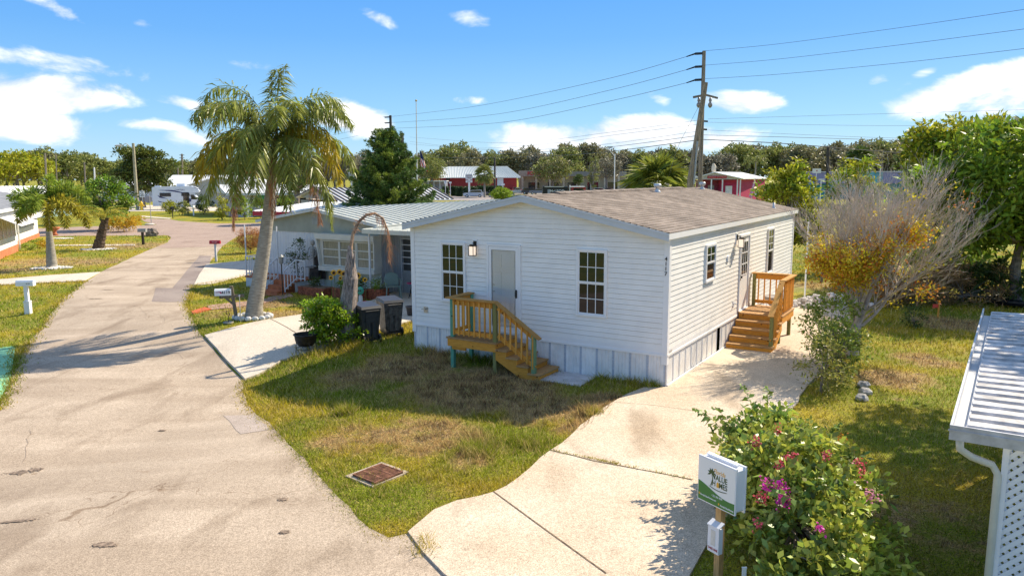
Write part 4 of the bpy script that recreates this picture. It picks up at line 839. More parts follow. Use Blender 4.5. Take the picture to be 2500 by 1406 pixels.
def blossom(px, py, d, r, m, n):
    c = bush_hit(px, py)-fb_; C = c+rs.normal(size=(n, 3))*r; np_mesh('petals', leaves(C, rs.normal(size=(n, 3))+np.array([-.2, -.5, .5]), .035, .03, rs, .2), 4, m, fbush)
for (x, y, d, r, m, n) in ((1905, 1190, 8.6, .035, M_pink, 120), (1912, 1222, 8.5, .035, M_pink, 130), (1870, 1183, 8.7, .035, M_pink, 60), (1858, 1215, 8.6, .035, M_rose, 60), (2120, 1210, 9.0, .045, leafm('pale_pink_petal', (.8, .35, .5), .3, .01), 80), (1897, 1048, 9.4, .03, M_rose, 40), (1845, 1080, 9.2, .035, M_rose, 50), (1935, 1118, 9, .03, M_rose, 40), (2018, 1112, 9.2, .03, M_rose, 40), (2055, 1070, 9.5, .035, G_or, 50),
                           (1905, 1135, 8.9, .03, M_rose, 36), (2100, 1130, 9.3, .03, M_rose, 40), (2105, 1150, 9.2, .03, M_rose, 30), (1850, 1280, 8.2, .03, M_rose, 30), (2005, 1290, 8.4, .025, M_pink, 30), (1920, 1120, 9, .02, M_rose, 20)): blossom(x, y, d, r, m, n)
# shrubs along the driveway
b = HW(-3.05, 2.6); bushy('driveway_shrub', b, [((0, 0, .65), (.55, .7, .75), 40, .2, 42, .10, .045), ((.35, 1.2, .95), (.6, .8, .85), 46, .2, 42, .10, .045), ((-.35, -.2, 1.05), (.25, .4, .45), 12, .14, 30, .09, .04)], leafm('shrub_leaf', (.27, .35, .055), .5, .03), 'dark green shrub at the foot of the bare tree beside the driveway', 'bush', trunk=(.5, .04), seed=6)
b = HW(-2.95, 1.3); bushy('driveway_shrub', b, [((0, 0, .55), (.5, .55, .65), 34, .22, 34, .085, .03)], leafm('thin_leaf', (.34, .34, .07), .5, .03), 'thin yellow-green shrub at the driveway edge, between the flowering bush and the bare tree', 'bush', trunk=(.4, .03), seed=7)
b = gr(2230, 800); bushy('small_shrub', b, [((0, 0, .3), (.4, .4, .32), 14, .15, 30, .08, .04)], G_dk, 'small dark shrub on the lawn under the bare tree', 'bush', trunk=(.2, .02), seed=9)

# bare tree with the last yellow leaves
tb = gr(2078, 868)
bare = thing('bare_tree', tb, 'wide bare grey tree with a few yellow and orange leaves, beside the driveway', 'tree')
rnd = random.Random(12); mb = MB(); mt = MB(); tips = []
def grow(p, d, L, r, k):
    q = p+d*L*.5+Vector((rnd.uniform(-1, 1), rnd.uniform(-1, 1), rnd.uniform(-.5, .8)))*L*.07; e = p+d*L; e += Vector((rnd.uniform(-1, 1), rnd.uniform(-1, 1), rnd.uniform(0, 1)))*L*.08
    (mb if k < 3 else mt).tube([p, q, e], [r, r*.8, r*.6], 7 if k < 2 else (4 if k < 3 else 3), cap=False)
    tips.append((k, e.copy()))
    if k == 6: return
    q0 = q
    for i in range(3 if k else 1):
        dd = (e-q).normalized()+Vector((rnd.gauss(0, .30)+.012, rnd.gauss(0, .30), rnd.gauss(0.14, .2))); dd.normalize()
        if dd.z < -.1: dd.z = .1
        grow(e if i else e, dd, L*rnd.uniform(.62, .86), r*.56, k+1)
    if k in (1, 2, 3, 4): 
        dd = (e-p).normalized()+Vector((rnd.gauss(0, .5), rnd.gauss(0, .5), .1)); grow(q, dd.normalized(), L*.6, r*.42, k+1)
mb.tube([(0, 0, -.2), (.03, 0, .35), (.06, 0, .75)], [.21, .17, .15], 10, wob=.05)
for (dx, dy, dz, L, r, z) in ((-.08, .1, 1, 1.2, .075, .45), (.5, .0, .9, 1.35, .085, .5), (.2, -.3, 1., 1.25, .06, .7), (-.42, .1, .9, 1.1, .05, .7), (.85, -.1, .62, 1.35, .045, .6), (.75, .4, .8, 1.3, .05, .7), (-.25, -.3, .95, 1.1, .045, .7), (.35, .3, 1., 1.3, .05, .7), (.95, .2, .40, 1.2, .03, .75)):
    v = Vector((dx*.60-.03, dy, dz)).normalized(); grow(Vector((.05, 0, z)), v, L*.90, r, 1)
mb.build('trunk', mat('pale_bark', (.46, .41, .36), .9, .22, 7, .2, bump=.5), bare); mt.build('twigs', mat('pale_twigs', (.60, .51, .42), .9, .15, 3, .2), bare)
rs = np.random.RandomState(21); Y_, O_ = [], []
for k, e in tips:
    if k < 3: continue
    pr_ = max(a_*math.exp(-((e.x-x_)**2+(e.z-z_)**2)/r_**2) for x_, z_, r_, a_ in ((-.75, 1.5, .42, 1.), (-.45, 2.05, .42, .9), (-.15, 1.2, .35, .7), (1.55, 1.2, .42, .8), (2.0, 1.4, .3, .5), (.25, 2.6, .25, .5), (1.1, 3.1, .2, .35)))
    if rnd.random() < pr_*1.9+.002:
        n = 30; C = np.array(e)+rs.normal(size=(n, 3))*.14; (O_ if rnd.random() < .3 else Y_).append(leaves(C, rs.normal(size=(n, 3)), .085, .045, rs))
E_ = [(k, e) for k, e in tips if k >= 5 and rnd.random() < .42]; Pt = np.array([tuple(e) for k, e in E_]); Dt = norm(Pt-np.array([.1, 0, .2])); n_ = len(Pt)
tw = [leaves(Pt-Dt*.06*rs.random((n_, 1)), Dt+rs.normal(size=Dt.shape)*.38+np.array([0, 0, .15]), .16+.22*rs.random(n_), .010, rs) for _ in range(1)]
np_mesh('fine_twigs', np.concatenate(tw), 4, MATS['pale_twigs'], bare)
np_mesh('leaves', np.concatenate(Y_), 4, leafm('ochre_leaf', (.66, .54, .03), .4, .03), bare, off=None); np_mesh('leaves', np.concatenate(O_), 4, G_or, bare)

# trees at the right
b = gr(2484, 742)
bushy('shade_tree', b, [((-.2, 0, 4.2), (2.7, 2.6, 2.2), 150, .62, 74, .30, .12), ((-2.2, .5, 3.2), (1.7, 1.8, 1.9), 70, .55, 74, .30, .12), ((1.6, 0, 3.5), (2.2, 2.3, 2.4), 80, .6, 60, .3, .12)], G_big, 'big dark green tree at the edge of the lawn behind the corrugated carport roof', 'tree', trunk=(2.2, .17), seed=14, m2=G_bright)
b = at(2330, 500, 31.5); b[2] = 0
bushy('shade_tree', b, [((0, 0, 4.9), (2.0, 1.8, 1.75), 100, .5, 66, .27, .11), ((-1.2, 0, 5.5), (1.1, 1.1, 1.1), 40, .42, 50, .25, .1), ((1.2, 0, 5.7), (1.0, 1., 1.1), 30, .42, 50, .25, .1)], G_yg, 'yellow-green tree rising behind the bare tree and left of the dark tree', 'tree', trunk=(3.0, .16), seed=15, m2=G_big)
b = at(1925, 500, 33); b[2] = 0
bushy('yard_tree', b, [((0, 0, 3.1), (1.35, 1.3, 1.75), 66, .4, 66, .22, .10), ((-.5, 0, 4.1), (.6, .6, .7), 16, .3, 50, .2, .09), ((.3, 0, 4.6), (.35, .4, .5), 8, .28, 50, .2, .09), ((.9, 0, 2.6), (.8, .9, 1.2), 24, .36, 50, .22, .1)], G_yg, 'yellow-green tree just behind the brown shingle roof, its crown beside the far eave', 'tree', trunk=(1.6, .1), seed=16, m2=G_bright)
b = at(2085, 500, 36); b[2] = 0
bushy('yard_tree', b, [((0, 0, 3.7), (1.3, 1.2, 1.5), 40, .4, 60, .22, .10)], G_bright, 'slim bright tree behind the bare tree, in front of the teal building', 'tree', trunk=(2, .1), seed=17, m2=G_yg)
b = gr(2006, 690); mb = MB(); mb.tube([(0, 0, -.1), (-.02, 0, .8), (.05, 0, 1.5)], [.06, .05, .04], 6); mb.tube([(.05, 0, 1.5), (-.3, 0, 2.3)], [.03, .015], 5); mb.tube([(.05, 0, 1.5), (.3, 0, 2.4)], [.03, .015], 5)
t = thing('sapling', b, 'slender bare young tree on the grass behind the driveway end', 'tree'); mb.build('trunk', M_bark, t)
for i, (x, y, r, m, lb) in enumerate(((2190, 745, .9, G_brown, 'dry brown brush at the back of the right lawn, left of the others'), (2270, 738, 1.0, G_brown, 'dry brown brush at the back of the lawn behind the red flag'), (2350, 742, 1.1, G_brown, 'dry brown brush in front of the dark tree'), (2310, 690, 1.3, G_bright, 'green leafy brush between the dry brush and the dark tree'), (2130, 700, .8, G_dk, 'dark brush behind the bare tree'), (2420, 735, 1.0, G_dk, 'dark green brush at the foot of the dark tree trunk'))):
    bushy('brush', gr(x, y), [((0, 0, r*.6), (r*1.3, r*.9, r*.75), 30, .35, 60, .28, .03 if m is G_brown else .09)], m, lb, 'bush', 'brush behind the right lawn', trunk=(.3, .03), seed=30+i)
mb = MB(); b = gr(2290, 777); mb.box(-.02, .02, -.02, .02, -.1, .5); t = thing('marker_stake', b, 'short wooden stake with a small red flag on the right lawn', 'stake'); mb.build('stake', W_or2, t); mb = MB(); mb.box(-.2, -.02, -.004, .004, .34, .46); mb.build('flag', mat('red_flag', (.8, .1, .06), .7), t)

# foxtail palm, cycad and garden plants on the left
rs = np.random.RandomState(31); b = gr(127, 652); fox = thing('foxtail_palm', b, 'bushy foxtail palm with a pale ringed trunk on the left front lawn', 'palm tree'); c = at(114, 500, b[1])-b
mb = MB(); P_ = [Vector((0, 0, -.1)).lerp(Vector(tuple(c)), i/24) for i in range(25)]; mb.tube(P_, [.27*(1-.035*i)+.01*(i % 2)+(.12 if i == 0 else 0) if i < 16 else .13-.006*(i-16) for i in range(25)], 12); mb.build('trunk', M_palmbark, fox, True)
for (a, e, L, dr, m) in ((150, 58, 2.2, 2.0, 0), (170, 40, 2.2, 1.9, 0), (200, 60, 2.0, 2.0, 0), (60, 72, 1.9, 1.5, 0), (30, 66, 2.2, 2.0, 0), (10, 50, 2.5, 2.0, 0), (-15, 36, 2.5, 2.2, 1), (-30, 20, 2.6, 2.3, 1), (5, 18, 2.7, 2.1, 1), (-80, 40, 2.0, 2.1, 0), (-110, 30, 2.0, 2.1, 0), (-60, 10, 2.3, 2.2, 1), (90, 50, 2.0, 1.8, 0), (185, 5, 2.0, 1.5, 1), (100, 82, 1.8, .9, 0)):
    np_mesh('frond', frond_quads(c+rs.normal(size=3)*.04, D2(a), D2(e), L, dr, 170, .50, .055, .2, rs, 1.4, bend=.2, rw=.04), 4, (G_fox, G_foxy)[m], fox)
b = gr(240, 608); cy = thing('cycad', b, 'leaning dark-trunked cycad with a yellow-green crown on the left lawn', 'palm tree'); c = at(257, 532, b[1])-b
mb = MB(); mb.tube([tuple(c*t) for t in np.linspace(-.03, 1, 20)], [.34-.008*i+.03*(i % 2) for i in range(20)], 10, wob=.1); mb.build('trunk', mat('dark_rough_bark', (.12, .085, .06), .95, .3, 9), cy)
for i in range(26):
    a = i*137.5; e = 65-50*((i*7) % 26)/26; np_mesh('frond', frond_quads(c, D2(a), D2(e), 1.5+.3*rs.rand(), 1.3, 40, .22, .03, .05, rs, .2, rw=.03), 4, G_foxy if i % 3 else G_fox, cy)
def ringbed(px, r, label, m=(.72, .70, .66), flat=.7):
    b = gr(*px); t = thing('gravel_bed', b, label, 'garden bed'); mb = MB(); rnd = random.Random(int(px[0]))
    for i in range(170): a, q = rnd.random()*6.28, r*rnd.random()**.5; mb.blob((q*math.cos(a), q*math.sin(a)*flat, .03), (.07, .07, .04), i, 5, .2)
    mb.build('gravel', mat('white_gravel', m, .85, .15, 6), t)
ringbed((127, 655), 1.0, 'white gravel ring around the foxtail palm trunk'); ringbed((240, 609), 1.1, 'white gravel ring around the cycad trunk'); ringbed((150, 583), .9, 'white gravel patch behind the foxtail palm', flat=.5)
b = at(258, 480, 66); b[2] = 0
bushy('garden_tree', b, [((0, 0, 2.8), (2.4, 2.2, 1.7), 90, .5, 60, .28, .14)], leafm('garden_tree_leaf', (.20, .34, .03), .5, .03), 'round bright green tree left of the leaning light pole', 'tree', trunk=(1.6, .12), seed=41, m2=G_dk)
b = at(345, 440, 118); b[2] = 0
bushy('layered_tree', b, [((0, 0, 8.2), (3.6, 3.5, .8), 50, .9, 60, .5, .22), ((1.6, 0, 6.4), (4.2, 3.6, .9), 60, .9, 60, .5, .22), ((-.8, 0, 5.0), (3.8, 3.2, .8), 50, .9, 50, .5, .22), ((.6, 0, 3.4), (3.4, 3.2, 1.2), 50, .9, 50, .5, .22)], leafm('layered_leaf', (.13, .165, .03), .5, .03), 'tall dark tree with flat layered crown behind the recreational vehicle', 'tree', trunk=(6.5, .35), seed=42)
b = at(305, 530, 64); b[2] = 0
bushy('yellow_shrub', b, [((0, 0, .65), (1.5, 1.2, .75), 30, .35, 50, .3, .07)], G_yl, 'yellow feathery shrub between the cycad and the orange bollard', 'bush', trunk=(.3, .03), seed=43)
for i, (x, y, d, h, r, m, lb) in enumerate(((445, 523, 92, 1.6, 1.2, G_oak2, 'grey-green dracaena bush in front of the vehicle door'), (500, 520, 94, 2.2, 1.3, G_dk, 'round dark bush at the front wheel of the vehicle'), (414, 515, 96, 1.4, 1.0, G_yg, 'yellow-green fern bush in front of the vehicle windows'), (543, 536, 82, 2.4, 1.0, G_yg, 'upright croton bush at the corner of the pink house'), (598, 537, 82, 2.3, 1.0, G_fox, 'upright croton bush under the hanging dead frond'), (635, 525, 84, 2.0, 1.1, G_bright, 'bright green bush right of the pink house door'), (700, 470, 62, 3.0, 1.3, G_bright, 'green bush behind the hanging brown fronds'))):
    bb = at(x, y, d); bb[2] = 0; bushy('garden_shrub', bb, [((0, 0, h*.55), (r*.8, r*.8, h*.5), 20, .35, 40, .3, .1)], m, lb, 'bush', 'shrubs in the gardens beyond the crossing', trunk=(.3, .04), seed=50+i)
b = gr(612, 618); bushy('dry_bush', b, [((0, 0, .75), (.75, .7, .7), 50, .25, 60, .22, .02)], leafm('rust_grass', (.48, .24, .08), .4), 'rust-brown ornamental bush beside the palm trunk, near the red mailbox', 'bush', trunk=(.2, .03), seed=60)
# conifer
rs = np.random.RandomState(71); b = at(948, 470, 42); b[2] = 0
con = thing('conifer', b, 'dark green conifer behind the grey mobile home roof', 'tree'); mb = MB(); mb.tube([(0, 0, 0), (0, 0, 7.1)], [.2, .03], 7); Q, Q2 = [], []
for i in range(150):
    z = .8+6.2*(i/150)**1.05; L = 2.75*(1-(z/7.35)**1.35)*(.75+.4*rs.rand())+.18; a = i*2.399; up = .35+.3*rs.rand(); e = np.array([math.cos(a)*L, math.sin(a)*L, z+L*up]); s = np.array([0, 0, z])
    mb.tube([tuple(s), tuple(e)], [.035, .008], 3, cap=False); k = max(4, int(L*8)); f = np.linspace(.2, 1, k)[:, None]; C = s*(1-f)+e*f
    C = (C[:, None, :]+rs.normal(size=(k, 3, 3))*np.array([.16, .16, .06])*(1.2-f[:, None, :]*.5)).reshape(-1, 3); C = np.repeat(C, 20, 0); D = rs.normal(size=C.shape)+np.array([math.cos(a)*.7, math.sin(a)*.7, .8]); q = leaves(C, D, .20, .035, rs); (Q if rs.rand() < .7 else Q2).append(q)
e = at(948, 320, 42)
mb.build('trunk', M_bark, con); np_mesh('crown', np.concatenate(Q), 4, G_con, con); np_mesh('crown', np.concatenate(Q2), 4, leafm('conifer_tip', (.20, .27, .04), .5), con)
# fan palms
def fanpalm(base, h, r, nf, label, seed, m, tr=.18, group=None, seg=22, full=True):
    rs = np.random.RandomState(seed); t = thing('fan_palm', base, label, 'palm tree', group); mb = MB(); mb.tube([(0, 0, -.1), (0, 0, h)], [tr*1.1, tr], 8, wob=.05); mb.build('trunk', M_palmbark, t); Q = []
    for i in range(nf):
        a = i*2.399; e = math.radians(85-(150 if full else 110)*(i/nf)); d = np.array([math.cos(e)*math.cos(a), math.cos(e)*math.sin(a), math.sin(e)]); c = np.array([0, 0, h])+d*r*.45; s = norm(np.cross(d, np.array([0, 0, 1.])+rs.normal(size=3)*.2))
        th = np.linspace(-1.5, 1.5, seg)[:, None]; D = d*np.cos(th)+s*np.sin(th)+np.array([0, 0, -.25]); Q.append(leaves(np.broadcast_to(c, D.shape), D, r*.6*(.9+.2*rs.random(seg)), r*.07, rs, .25)); q = np.array([[0, 0, h]])
        Q.append(np.stack([np.array([0, 0, h])+s*.02, np.array([0, 0, h])-s*.02, c-s*.02, c+s*.02]))
    np_mesh('crown', np.concatenate(Q), 4, m, t); return t
b = at(1605, 470, 46); b[2] = 0; fanpalm(b, 3.6, 2.75, 44, 'broad fan palm just behind the brown shingle roof', 81, leafm('fan_green', (.24, .28, .04), .4), .25)
b = at(1183, 470, 168); b[2] = 0; fanpalm(b, 5.2, 2.6, 34, 'round-headed fan palm in front of the red building', 82, G_oak2, .22)
b = at(2095, 430, 110); b[2] = 0; fanpalm(b, 6.9, 2.4, 34, 'dark fan palm behind the top of the bare tree', 83, G_dk, .22)
b = at(1842, 470, 205); b[2] = 0; rp = thing('royal_palm', b, 'single tall palm with a slim trunk above the pink building', 'palm tree'); mb = MB(); mb.tube([(0, 0, 0), (0, 0, 8.5)], [.25, .18], 6); mb.build('trunk', M_palmbark, rp)
rs = np.random.RandomState(90)
for i in range(13): np_mesh('frond', frond_quads((0, 0, 8.5), i*2.399, D2(70-60*i/13), 4.2, 1.9, 24, .9, .16, .3, rs, .5, rw=.12), 4, G_oak2, rp)
for (x, d, h, r) in ((205, 75, 2.9, 2.6),):
    b = at(x, 470, d); b[2] = 0; t = thing('feather_palm', b, 'yellow-tipped feather palm behind the foxtail palm', 'palm tree'); mb = MB(); mb.tube([(0, 0, 0), (0, 0, h)], [.16, .13], 6); mb.build('trunk', M_palmbark, t)
    for i in range(12): np_mesh('frond', frond_quads((0, 0, h), i*2.399, D2(70-60*i/12), r, 1.9, 40, .6, .08, .3, rs, .9, rw=.06), 4, G_foxy if i % 2 else G_fox, t)
for i, (x, y, r, z) in enumerate(((14.9, 16.6, 2.2, 8.0), (13.6, 13.6, 2.3, 8.0))):
    bushy('yard_tree', np.array([x, y, 0.]), [((0, 0, z), (r, r*1.2, 1.9), 60, .5, 60, .28, .12)], G_big, ['tall tree standing behind the carport, outside the picture, shading the lawn', 'tall tree standing beside the carport, outside the picture, shading the lawn'][i], 'tree', trunk=(6.5, .18), seed=200+i)

# tree belt beyond the highway: six kinds, then copies of each with its own label
rs = np.random.RandomState(101); kinds = []
for k in range(7):
    m = (G_oak, G_oak2, G_oak3, G_oak, G_oak3, G_oak2, G_oak)[k]; t = thing('oak_tree', (0, 0, -500), 'x', 'tree', 'oaks beyond the highway'); Q = []
    cr = [((0, 0, 8), (6.5, 6.5, 4.6))]+[((rs.uniform(-4, 4), rs.uniform(-3, 3), rs.uniform(9, 12)), (3, 3, 2.3)) for _ in range(3)]
    for j, (o, r) in enumerate(cr):
        c_, P, N = crown_points(o, r, 52 if j == 0 else 16, 1.35, 26, rs, shell=.35); Q.append(leaves(P, N+rs.normal(size=P.shape)*.8, .95, .5, rs, .1))
    np_mesh('crown', np.concatenate(Q), 4, m, t); mb = MB(); mb.tube([(0, 0, -1), (.2, 0, 3), (0, 0, 6)], [.5, .4, .3], 6)
    for c in range(5): mb.tube([(0, 0, 3+c*.4), (rs.uniform(-5, 5), rs.uniform(-3, 3), rs.uniform(7, 12))], [.28, .08], 4)
    mb.build('trunk', M_bark, t); kinds.append(t)
prof = [(-120, 392), (0, 388), (60, 380), (100, 366), (140, 380), (200, 384), (250, 398), (330, 402), (450, 398), (560, 392), (700, 384), (830, 380), (930, 376), (1050, 378), (1080, 372), (1140, 361), (1200, 386), (1250, 366), (1300, 362), (1335, 380), (1400, 360), (1430, 352), (1480, 370), (1550, 370), (1620, 366), (1700, 372), (1760, 370), (1800, 360), (1850, 360), (1950, 366), (2000, 360), (2050, 355), (2120, 352), (2200, 346), (2300, 352), (2450, 350), (2620, 350)]
px_, py_ = zip(*prof); words = ['olive', 'dusty green', 'greyish', 'brownish', 'grey-green', 'mossy', 'ragged']
marks = [(-50, 'behind the left house'), (150, 'behind the foxtail palm'), (260, 'behind the round garden tree'), (420, 'behind the layered tree'), (560, 'behind the white roofs'), (780, 'behind the drooping palm'), (960, 'behind the conifer'), (1080, 'beside the flag'), (1260, 'behind the red building'), (1400, 'behind the beige shops'), (1560, 'behind the columnar tree'), (1690, 'behind the fan palm'), (1820, 'right of the utility poles'), (1960, 'above the pink building'), (2120, 'behind the teal building'), (2300, 'behind the bare tree top'), (2700, 'behind the dark shade tree')]
n = 0; first = [True]*7; usedlab = {}
xs = []
x = -130
while x < 2640: xs.append((x+rs.uniform(-8, 8), 0)); x += 37
x = -120
while x < 2640: xs.append((x+rs.uniform(-12, 12), 1)); x += 52
for x, row in xs:
    Y = (265 if row == 0 else 325)+rs.uniform(-14, 14); top = np.interp(x, px_, py_)+(rs.uniform(-3, 12) if row == 0 else rs.uniform(-6, 4)); k = rs.randint(7)
    if x < 380: Y *= .95
    p = at(x, top, Y); h = max(6, p[2]); s = h/13.2
    o = kinds[k] if first[k] else copy_tree(kinds[k]); first[k] = False
    o.location = (p[0], Y, 0); o.scale = (s*rs.uniform(.85, 1.15), s, s); o.rotation_euler = (0, 0, rs.rand()*6.28)
    mk = next(w for lim, w in marks if x <= lim); lb = ('tall ' if h > 13.5 else 'low ' if h < 10 else '')+('front-row ' if row == 0 else 'back-row ')+words[k]+' oak '+mk
    usedlab[lb] = usedlab.get(lb, 0)+1
    if usedlab[lb] > 1: lb += ', '+['another one', 'third', 'fourth', 'fifth'][min(3, usedlab[lb]-2)]+' from the left'
    o['label'] = lb
# trees and hedges of the commercial strip
def strip_tree(x, y0, y1, w, Y, m, label, seed, name='street_tree', tk=.35, m2=None):
    top, bot = at(x, y0, Y)[2], at(x, y1, Y)[2]; r = w/2*Y/CAM_F; b = at(x, 440, Y); b[2] = 0
    return bushy(name, b, [((0, 0, (top+bot)/2), (r, r, (top-bot)/2), 80, r*.28, 46, r*.11+.1, r*.06), ], m, label, 'tree', trunk=(max(.5, bot+.3), tk), seed=seed, m2=m2)
strip_tree(1350, 386, 440, 92, 225, G_oak2, 'wide green tree in front of the beige shops', 111, m2=G_oak)
strip_tree(1448, 372, 462, 30, 170, G_oak2, 'narrow columnar tree in front of the beige shops', 112, 'columnar_tree', m2=G_dk)
strip_tree(1480, 385, 438, 70, 215, G_oak3, 'dark round tree right of the columnar tree', 113)
strip_tree(1055, 385, 438, 66, 205, G_oak2, 'olive tree left of the red building, behind the flag', 114)
strip_tree(1412, 425, 452, 26, 200, G_dk, 'small dark palm-like tree between wide tree and columnar tree', 115)
strip_tree(725, 392, 470, 90, 75, G_dk, 'dark tree hidden behind the hanging fronds of the drooping palm', 116)
strip_tree(40, 382, 440, 150, 150, G_yg, 'broad yellowish tree behind the left house', 117)
strip_tree(1225, 463, 490, 58, 88, G_bright, 'bright green tree top just above the grey metal roof', 118)
strip_tree(770, 400, 425, 40, 260, G_oak, 'olive tree behind the fronds above the metal roof', 119)
for i, (x0, x1, y, Y) in enumerate(((1081, 1095, 452, 180), (1102, 1114, 452, 182), (1115, 1128, 453, 178), (1133, 1165, 454, 178), (1168, 1192, 456, 190), (1194, 1225, 455, 190))):
    a, b2 = at(x0, y, Y), at(x1, y, Y); c = (a+b2)/2; c[2] = 0; w = np.linalg.norm(b2-a)/2; rs2 = np.random.RandomState(130+i); t = thing('hedge', c, ['boxy dark hedge under the first white sign', 'boxy hedge left of the pair in front of the red building', 'boxy hedge right of the pair in front of the red building', 'long dark hedge behind the white car', 'low hedge under the round-headed palm', 'low hedge right of the round-headed palm'][i], 'hedge', 'hedges in front of the red building')
    n = 900; P = np.stack([rs2.uniform(-w, w, n), rs2.uniform(-.8, .8, n), rs2.uniform(.1, 2.2, n)], 1); ax = rs2.randint(3, size=n); P[ax == 0, 0] = np.sign(P[ax == 0, 0])*w; P[ax == 1, 1] = -.8; P[ax == 2, 2] = 2.2; np_mesh('foliage', leaves(P, rs2.normal(size=P.shape), .3, .2, rs2), 4, G_hedge, t); mb = MB(); mb.box(-w*.9, w*.9, -.7, .7, 0, 2.1); mb.build('branches', G_hedge, t)
# rubble at the end of the driveway, edging stones by the tree
mb = MB(); rnd = random.Random(5); b = gr(2025, 748)
for i in range(260): a, q = rnd.random()*6.28, rnd.random()**.6; mb.blob((b[0]+q*1.5*math.cos(a), b[1]+q*.9*math.sin(a), .05+.42*(1-q)*rnd.random()), (rnd.uniform(.05, .13),)*3, i, 6, .3)
tag(mb.build('rubble', mat('pale_rubble', (.62, .56, .50), .9, .2, 5)), kind='stuff')
for i, (x, y) in enumerate(((2108, 945), (2112, 962), (2104, 976))):
    mb = MB(); b = gr(x, y); mb.blob((0, 0, .05), (.13, .16, .09), 40+i, 8, .15); t = thing('edging_stone', b, ['pale edging stone farthest from the camera', 'pale edging stone in the middle of three', 'pale edging stone nearest the camera'][i]+' beside the driveway shrub', 'stone', 'edging stones by the shrub'); mb.build('stone', mat('grey_stone', (.45, .43, .40), .9, .2, 8), t)
# ------------------------------------------------------------------ neighbours' homes
M_ribw = mat('white_metal_roof', (.60, .62, .57), .5, .05, 3, .4); M_rib = mat('roof_rib_shade', (.42, .43, .41), .6, .1, 3)
M_sage = mat('sage_panel', (.36, .37, .30), .7, .06, 2); M_cream = mat('cream_panel', (.68, .66, .58), .6, .05, 2); M_bluegrey = mat('pale_blue_panel', (.46, .48, .50), .6, .05, 2)
M_lap = mat('cream_lap', (.62, .62, .52), .6, .05, 2); M_curtain = mat('curtained_glass', (.30, .28, .23), .15, .2, 6, .6, stretch=(9, 9, .6)); M_scr = mat('dark_screen', (.05, .055, .06), .4, .1, 5)
M_terra = mat('terracotta', (.46, .15, .06), .75, .15, 4); M_railw = mat('white_rail', (.72, .73, .75), .5, .04, 3); M_brick = mat('red_brick', (.36, .11, .055), .85, .3, 12)
def corrug(mb, p, q, z0, z1, out, step=.12, dep=.015, mi=None):
    p, q, O = Vector(p), Vector(q), Vector(out); L = (q-p).length; d = (q-p).normalized(); n = max(2, int(L/step))
    for i in range(n):
        a, b = p+d*L*i/n, p+d*L*(i+1)/n; m_ = a.lerp(b, .72)
        for (s, t, o1, o2) in ((a, m_, 0, 0), (m_, m_.lerp(b, .4), 0, -dep), (m_.lerp(b, .4), b, -dep, 0)): mb.quad(s+O*o1+Vector((0, 0, z0)), t+O*o2+Vector((0, 0, z0)), t+O*o2+Vector((0, 0, z1)), s+O*o1+Vector((0, 0, z1)), mi)
nb = thing('mobile_home', HW(0, 0, 0), 'older grey and white mobile home with ribbed roof and bay window behind the dead palm', 'house', rz=-TH)
U0, U1, V0, VL = 13.95, 20.6, 6.5, 22.; EZ, RZ = 2.74, 3.27; UM = (U0+U1)/2
def nx(u): return -u
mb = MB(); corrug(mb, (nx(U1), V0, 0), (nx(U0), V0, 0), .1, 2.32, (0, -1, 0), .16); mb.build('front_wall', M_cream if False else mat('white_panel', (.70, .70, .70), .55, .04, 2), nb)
mb = MB(); mb.poly([(nx(U1), V0-.03, 2.32), (nx(U0), V0-.03, 2.32), (nx(U0), V0-.03, EZ-.03), (nx(UM), V0-.03, RZ-.03), (nx(U1), V0-.03, EZ-.03)], (0, .03, 0)); mb.build('gable_panel', M_sage, nb)
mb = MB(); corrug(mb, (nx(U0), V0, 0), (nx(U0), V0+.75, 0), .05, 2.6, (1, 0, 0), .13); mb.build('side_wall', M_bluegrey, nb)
mb = MB(); mb.box(nx(U1)+.02, nx(U0)-.02, V0+.03, VL, .05, EZ-.06); mb.build('rear_body', mat('white_panel2', (.6, .62, .66), .6, .04, 2), nb)
# roof: white sheets with standing ribs
def ribroof(mb, ridge0, ridge1, e0, e1, step=.42, th=.05, rh=.045, rw=.05):
    r0, r1, a0, a1 = map(Vector, (ridge0, ridge1, e0, e1)); q = [r0, r1, a1, a0]; nn = (r1-r0).cross(a0-r0).normalized()
    if nn.z < 0: nn = -nn
    mb.poly(q, -nn*th, 0); L = (r1-r0).length; n = int(L/step)
    for i in range(n+1): f = i/n; a, b = r0.lerp(r1, f)+nn*rh/2, a0.lerp(a1, f)+nn*rh/2; mb.bar(a, b, rw, rh, up=tuple(nn), mi=1)
for s, ue in ((1, U0-.12), (-1, U1+.12)):
    mb = MB(); ribroof(mb, (nx(UM), V0-.22, RZ), (nx(UM), VL, RZ), (nx(ue), V0-.22, EZ-.02), (nx(ue), VL, EZ-.02), .42); mb.build('roof', [M_ribw, mat('roof_rib', (.56, .58, .53), .5, .06, 3)], nb)
mb = MB(); mb.bar((nx(UM), V0-.24, RZ-.03), (nx(U0-.12), V0-.24, EZ-.05), .03, .09); mb.bar((nx(UM), V0-.24, RZ-.03), (nx(U1+.12), V0-.24, EZ-.05), .03, .09); mb.build('verge_trim', mat('silver_trim', (.62, .63, .62), .4, .05, 3), nb)
mb = MB()
for i in range(5): mb.bar((nx(UM)-.22, V0-.045, RZ-.35-i*.055), (nx(UM)+.12, V0-.045, RZ-.35-i*.055), .03, .022)
mb.box(nx(UM)-.24, nx(UM)+.14, V0-.045, V0-.03, RZ-.62, RZ-.30); mb.build('gable_vent', mat('grey_vent', (.40, .41, .38), .6), nb)
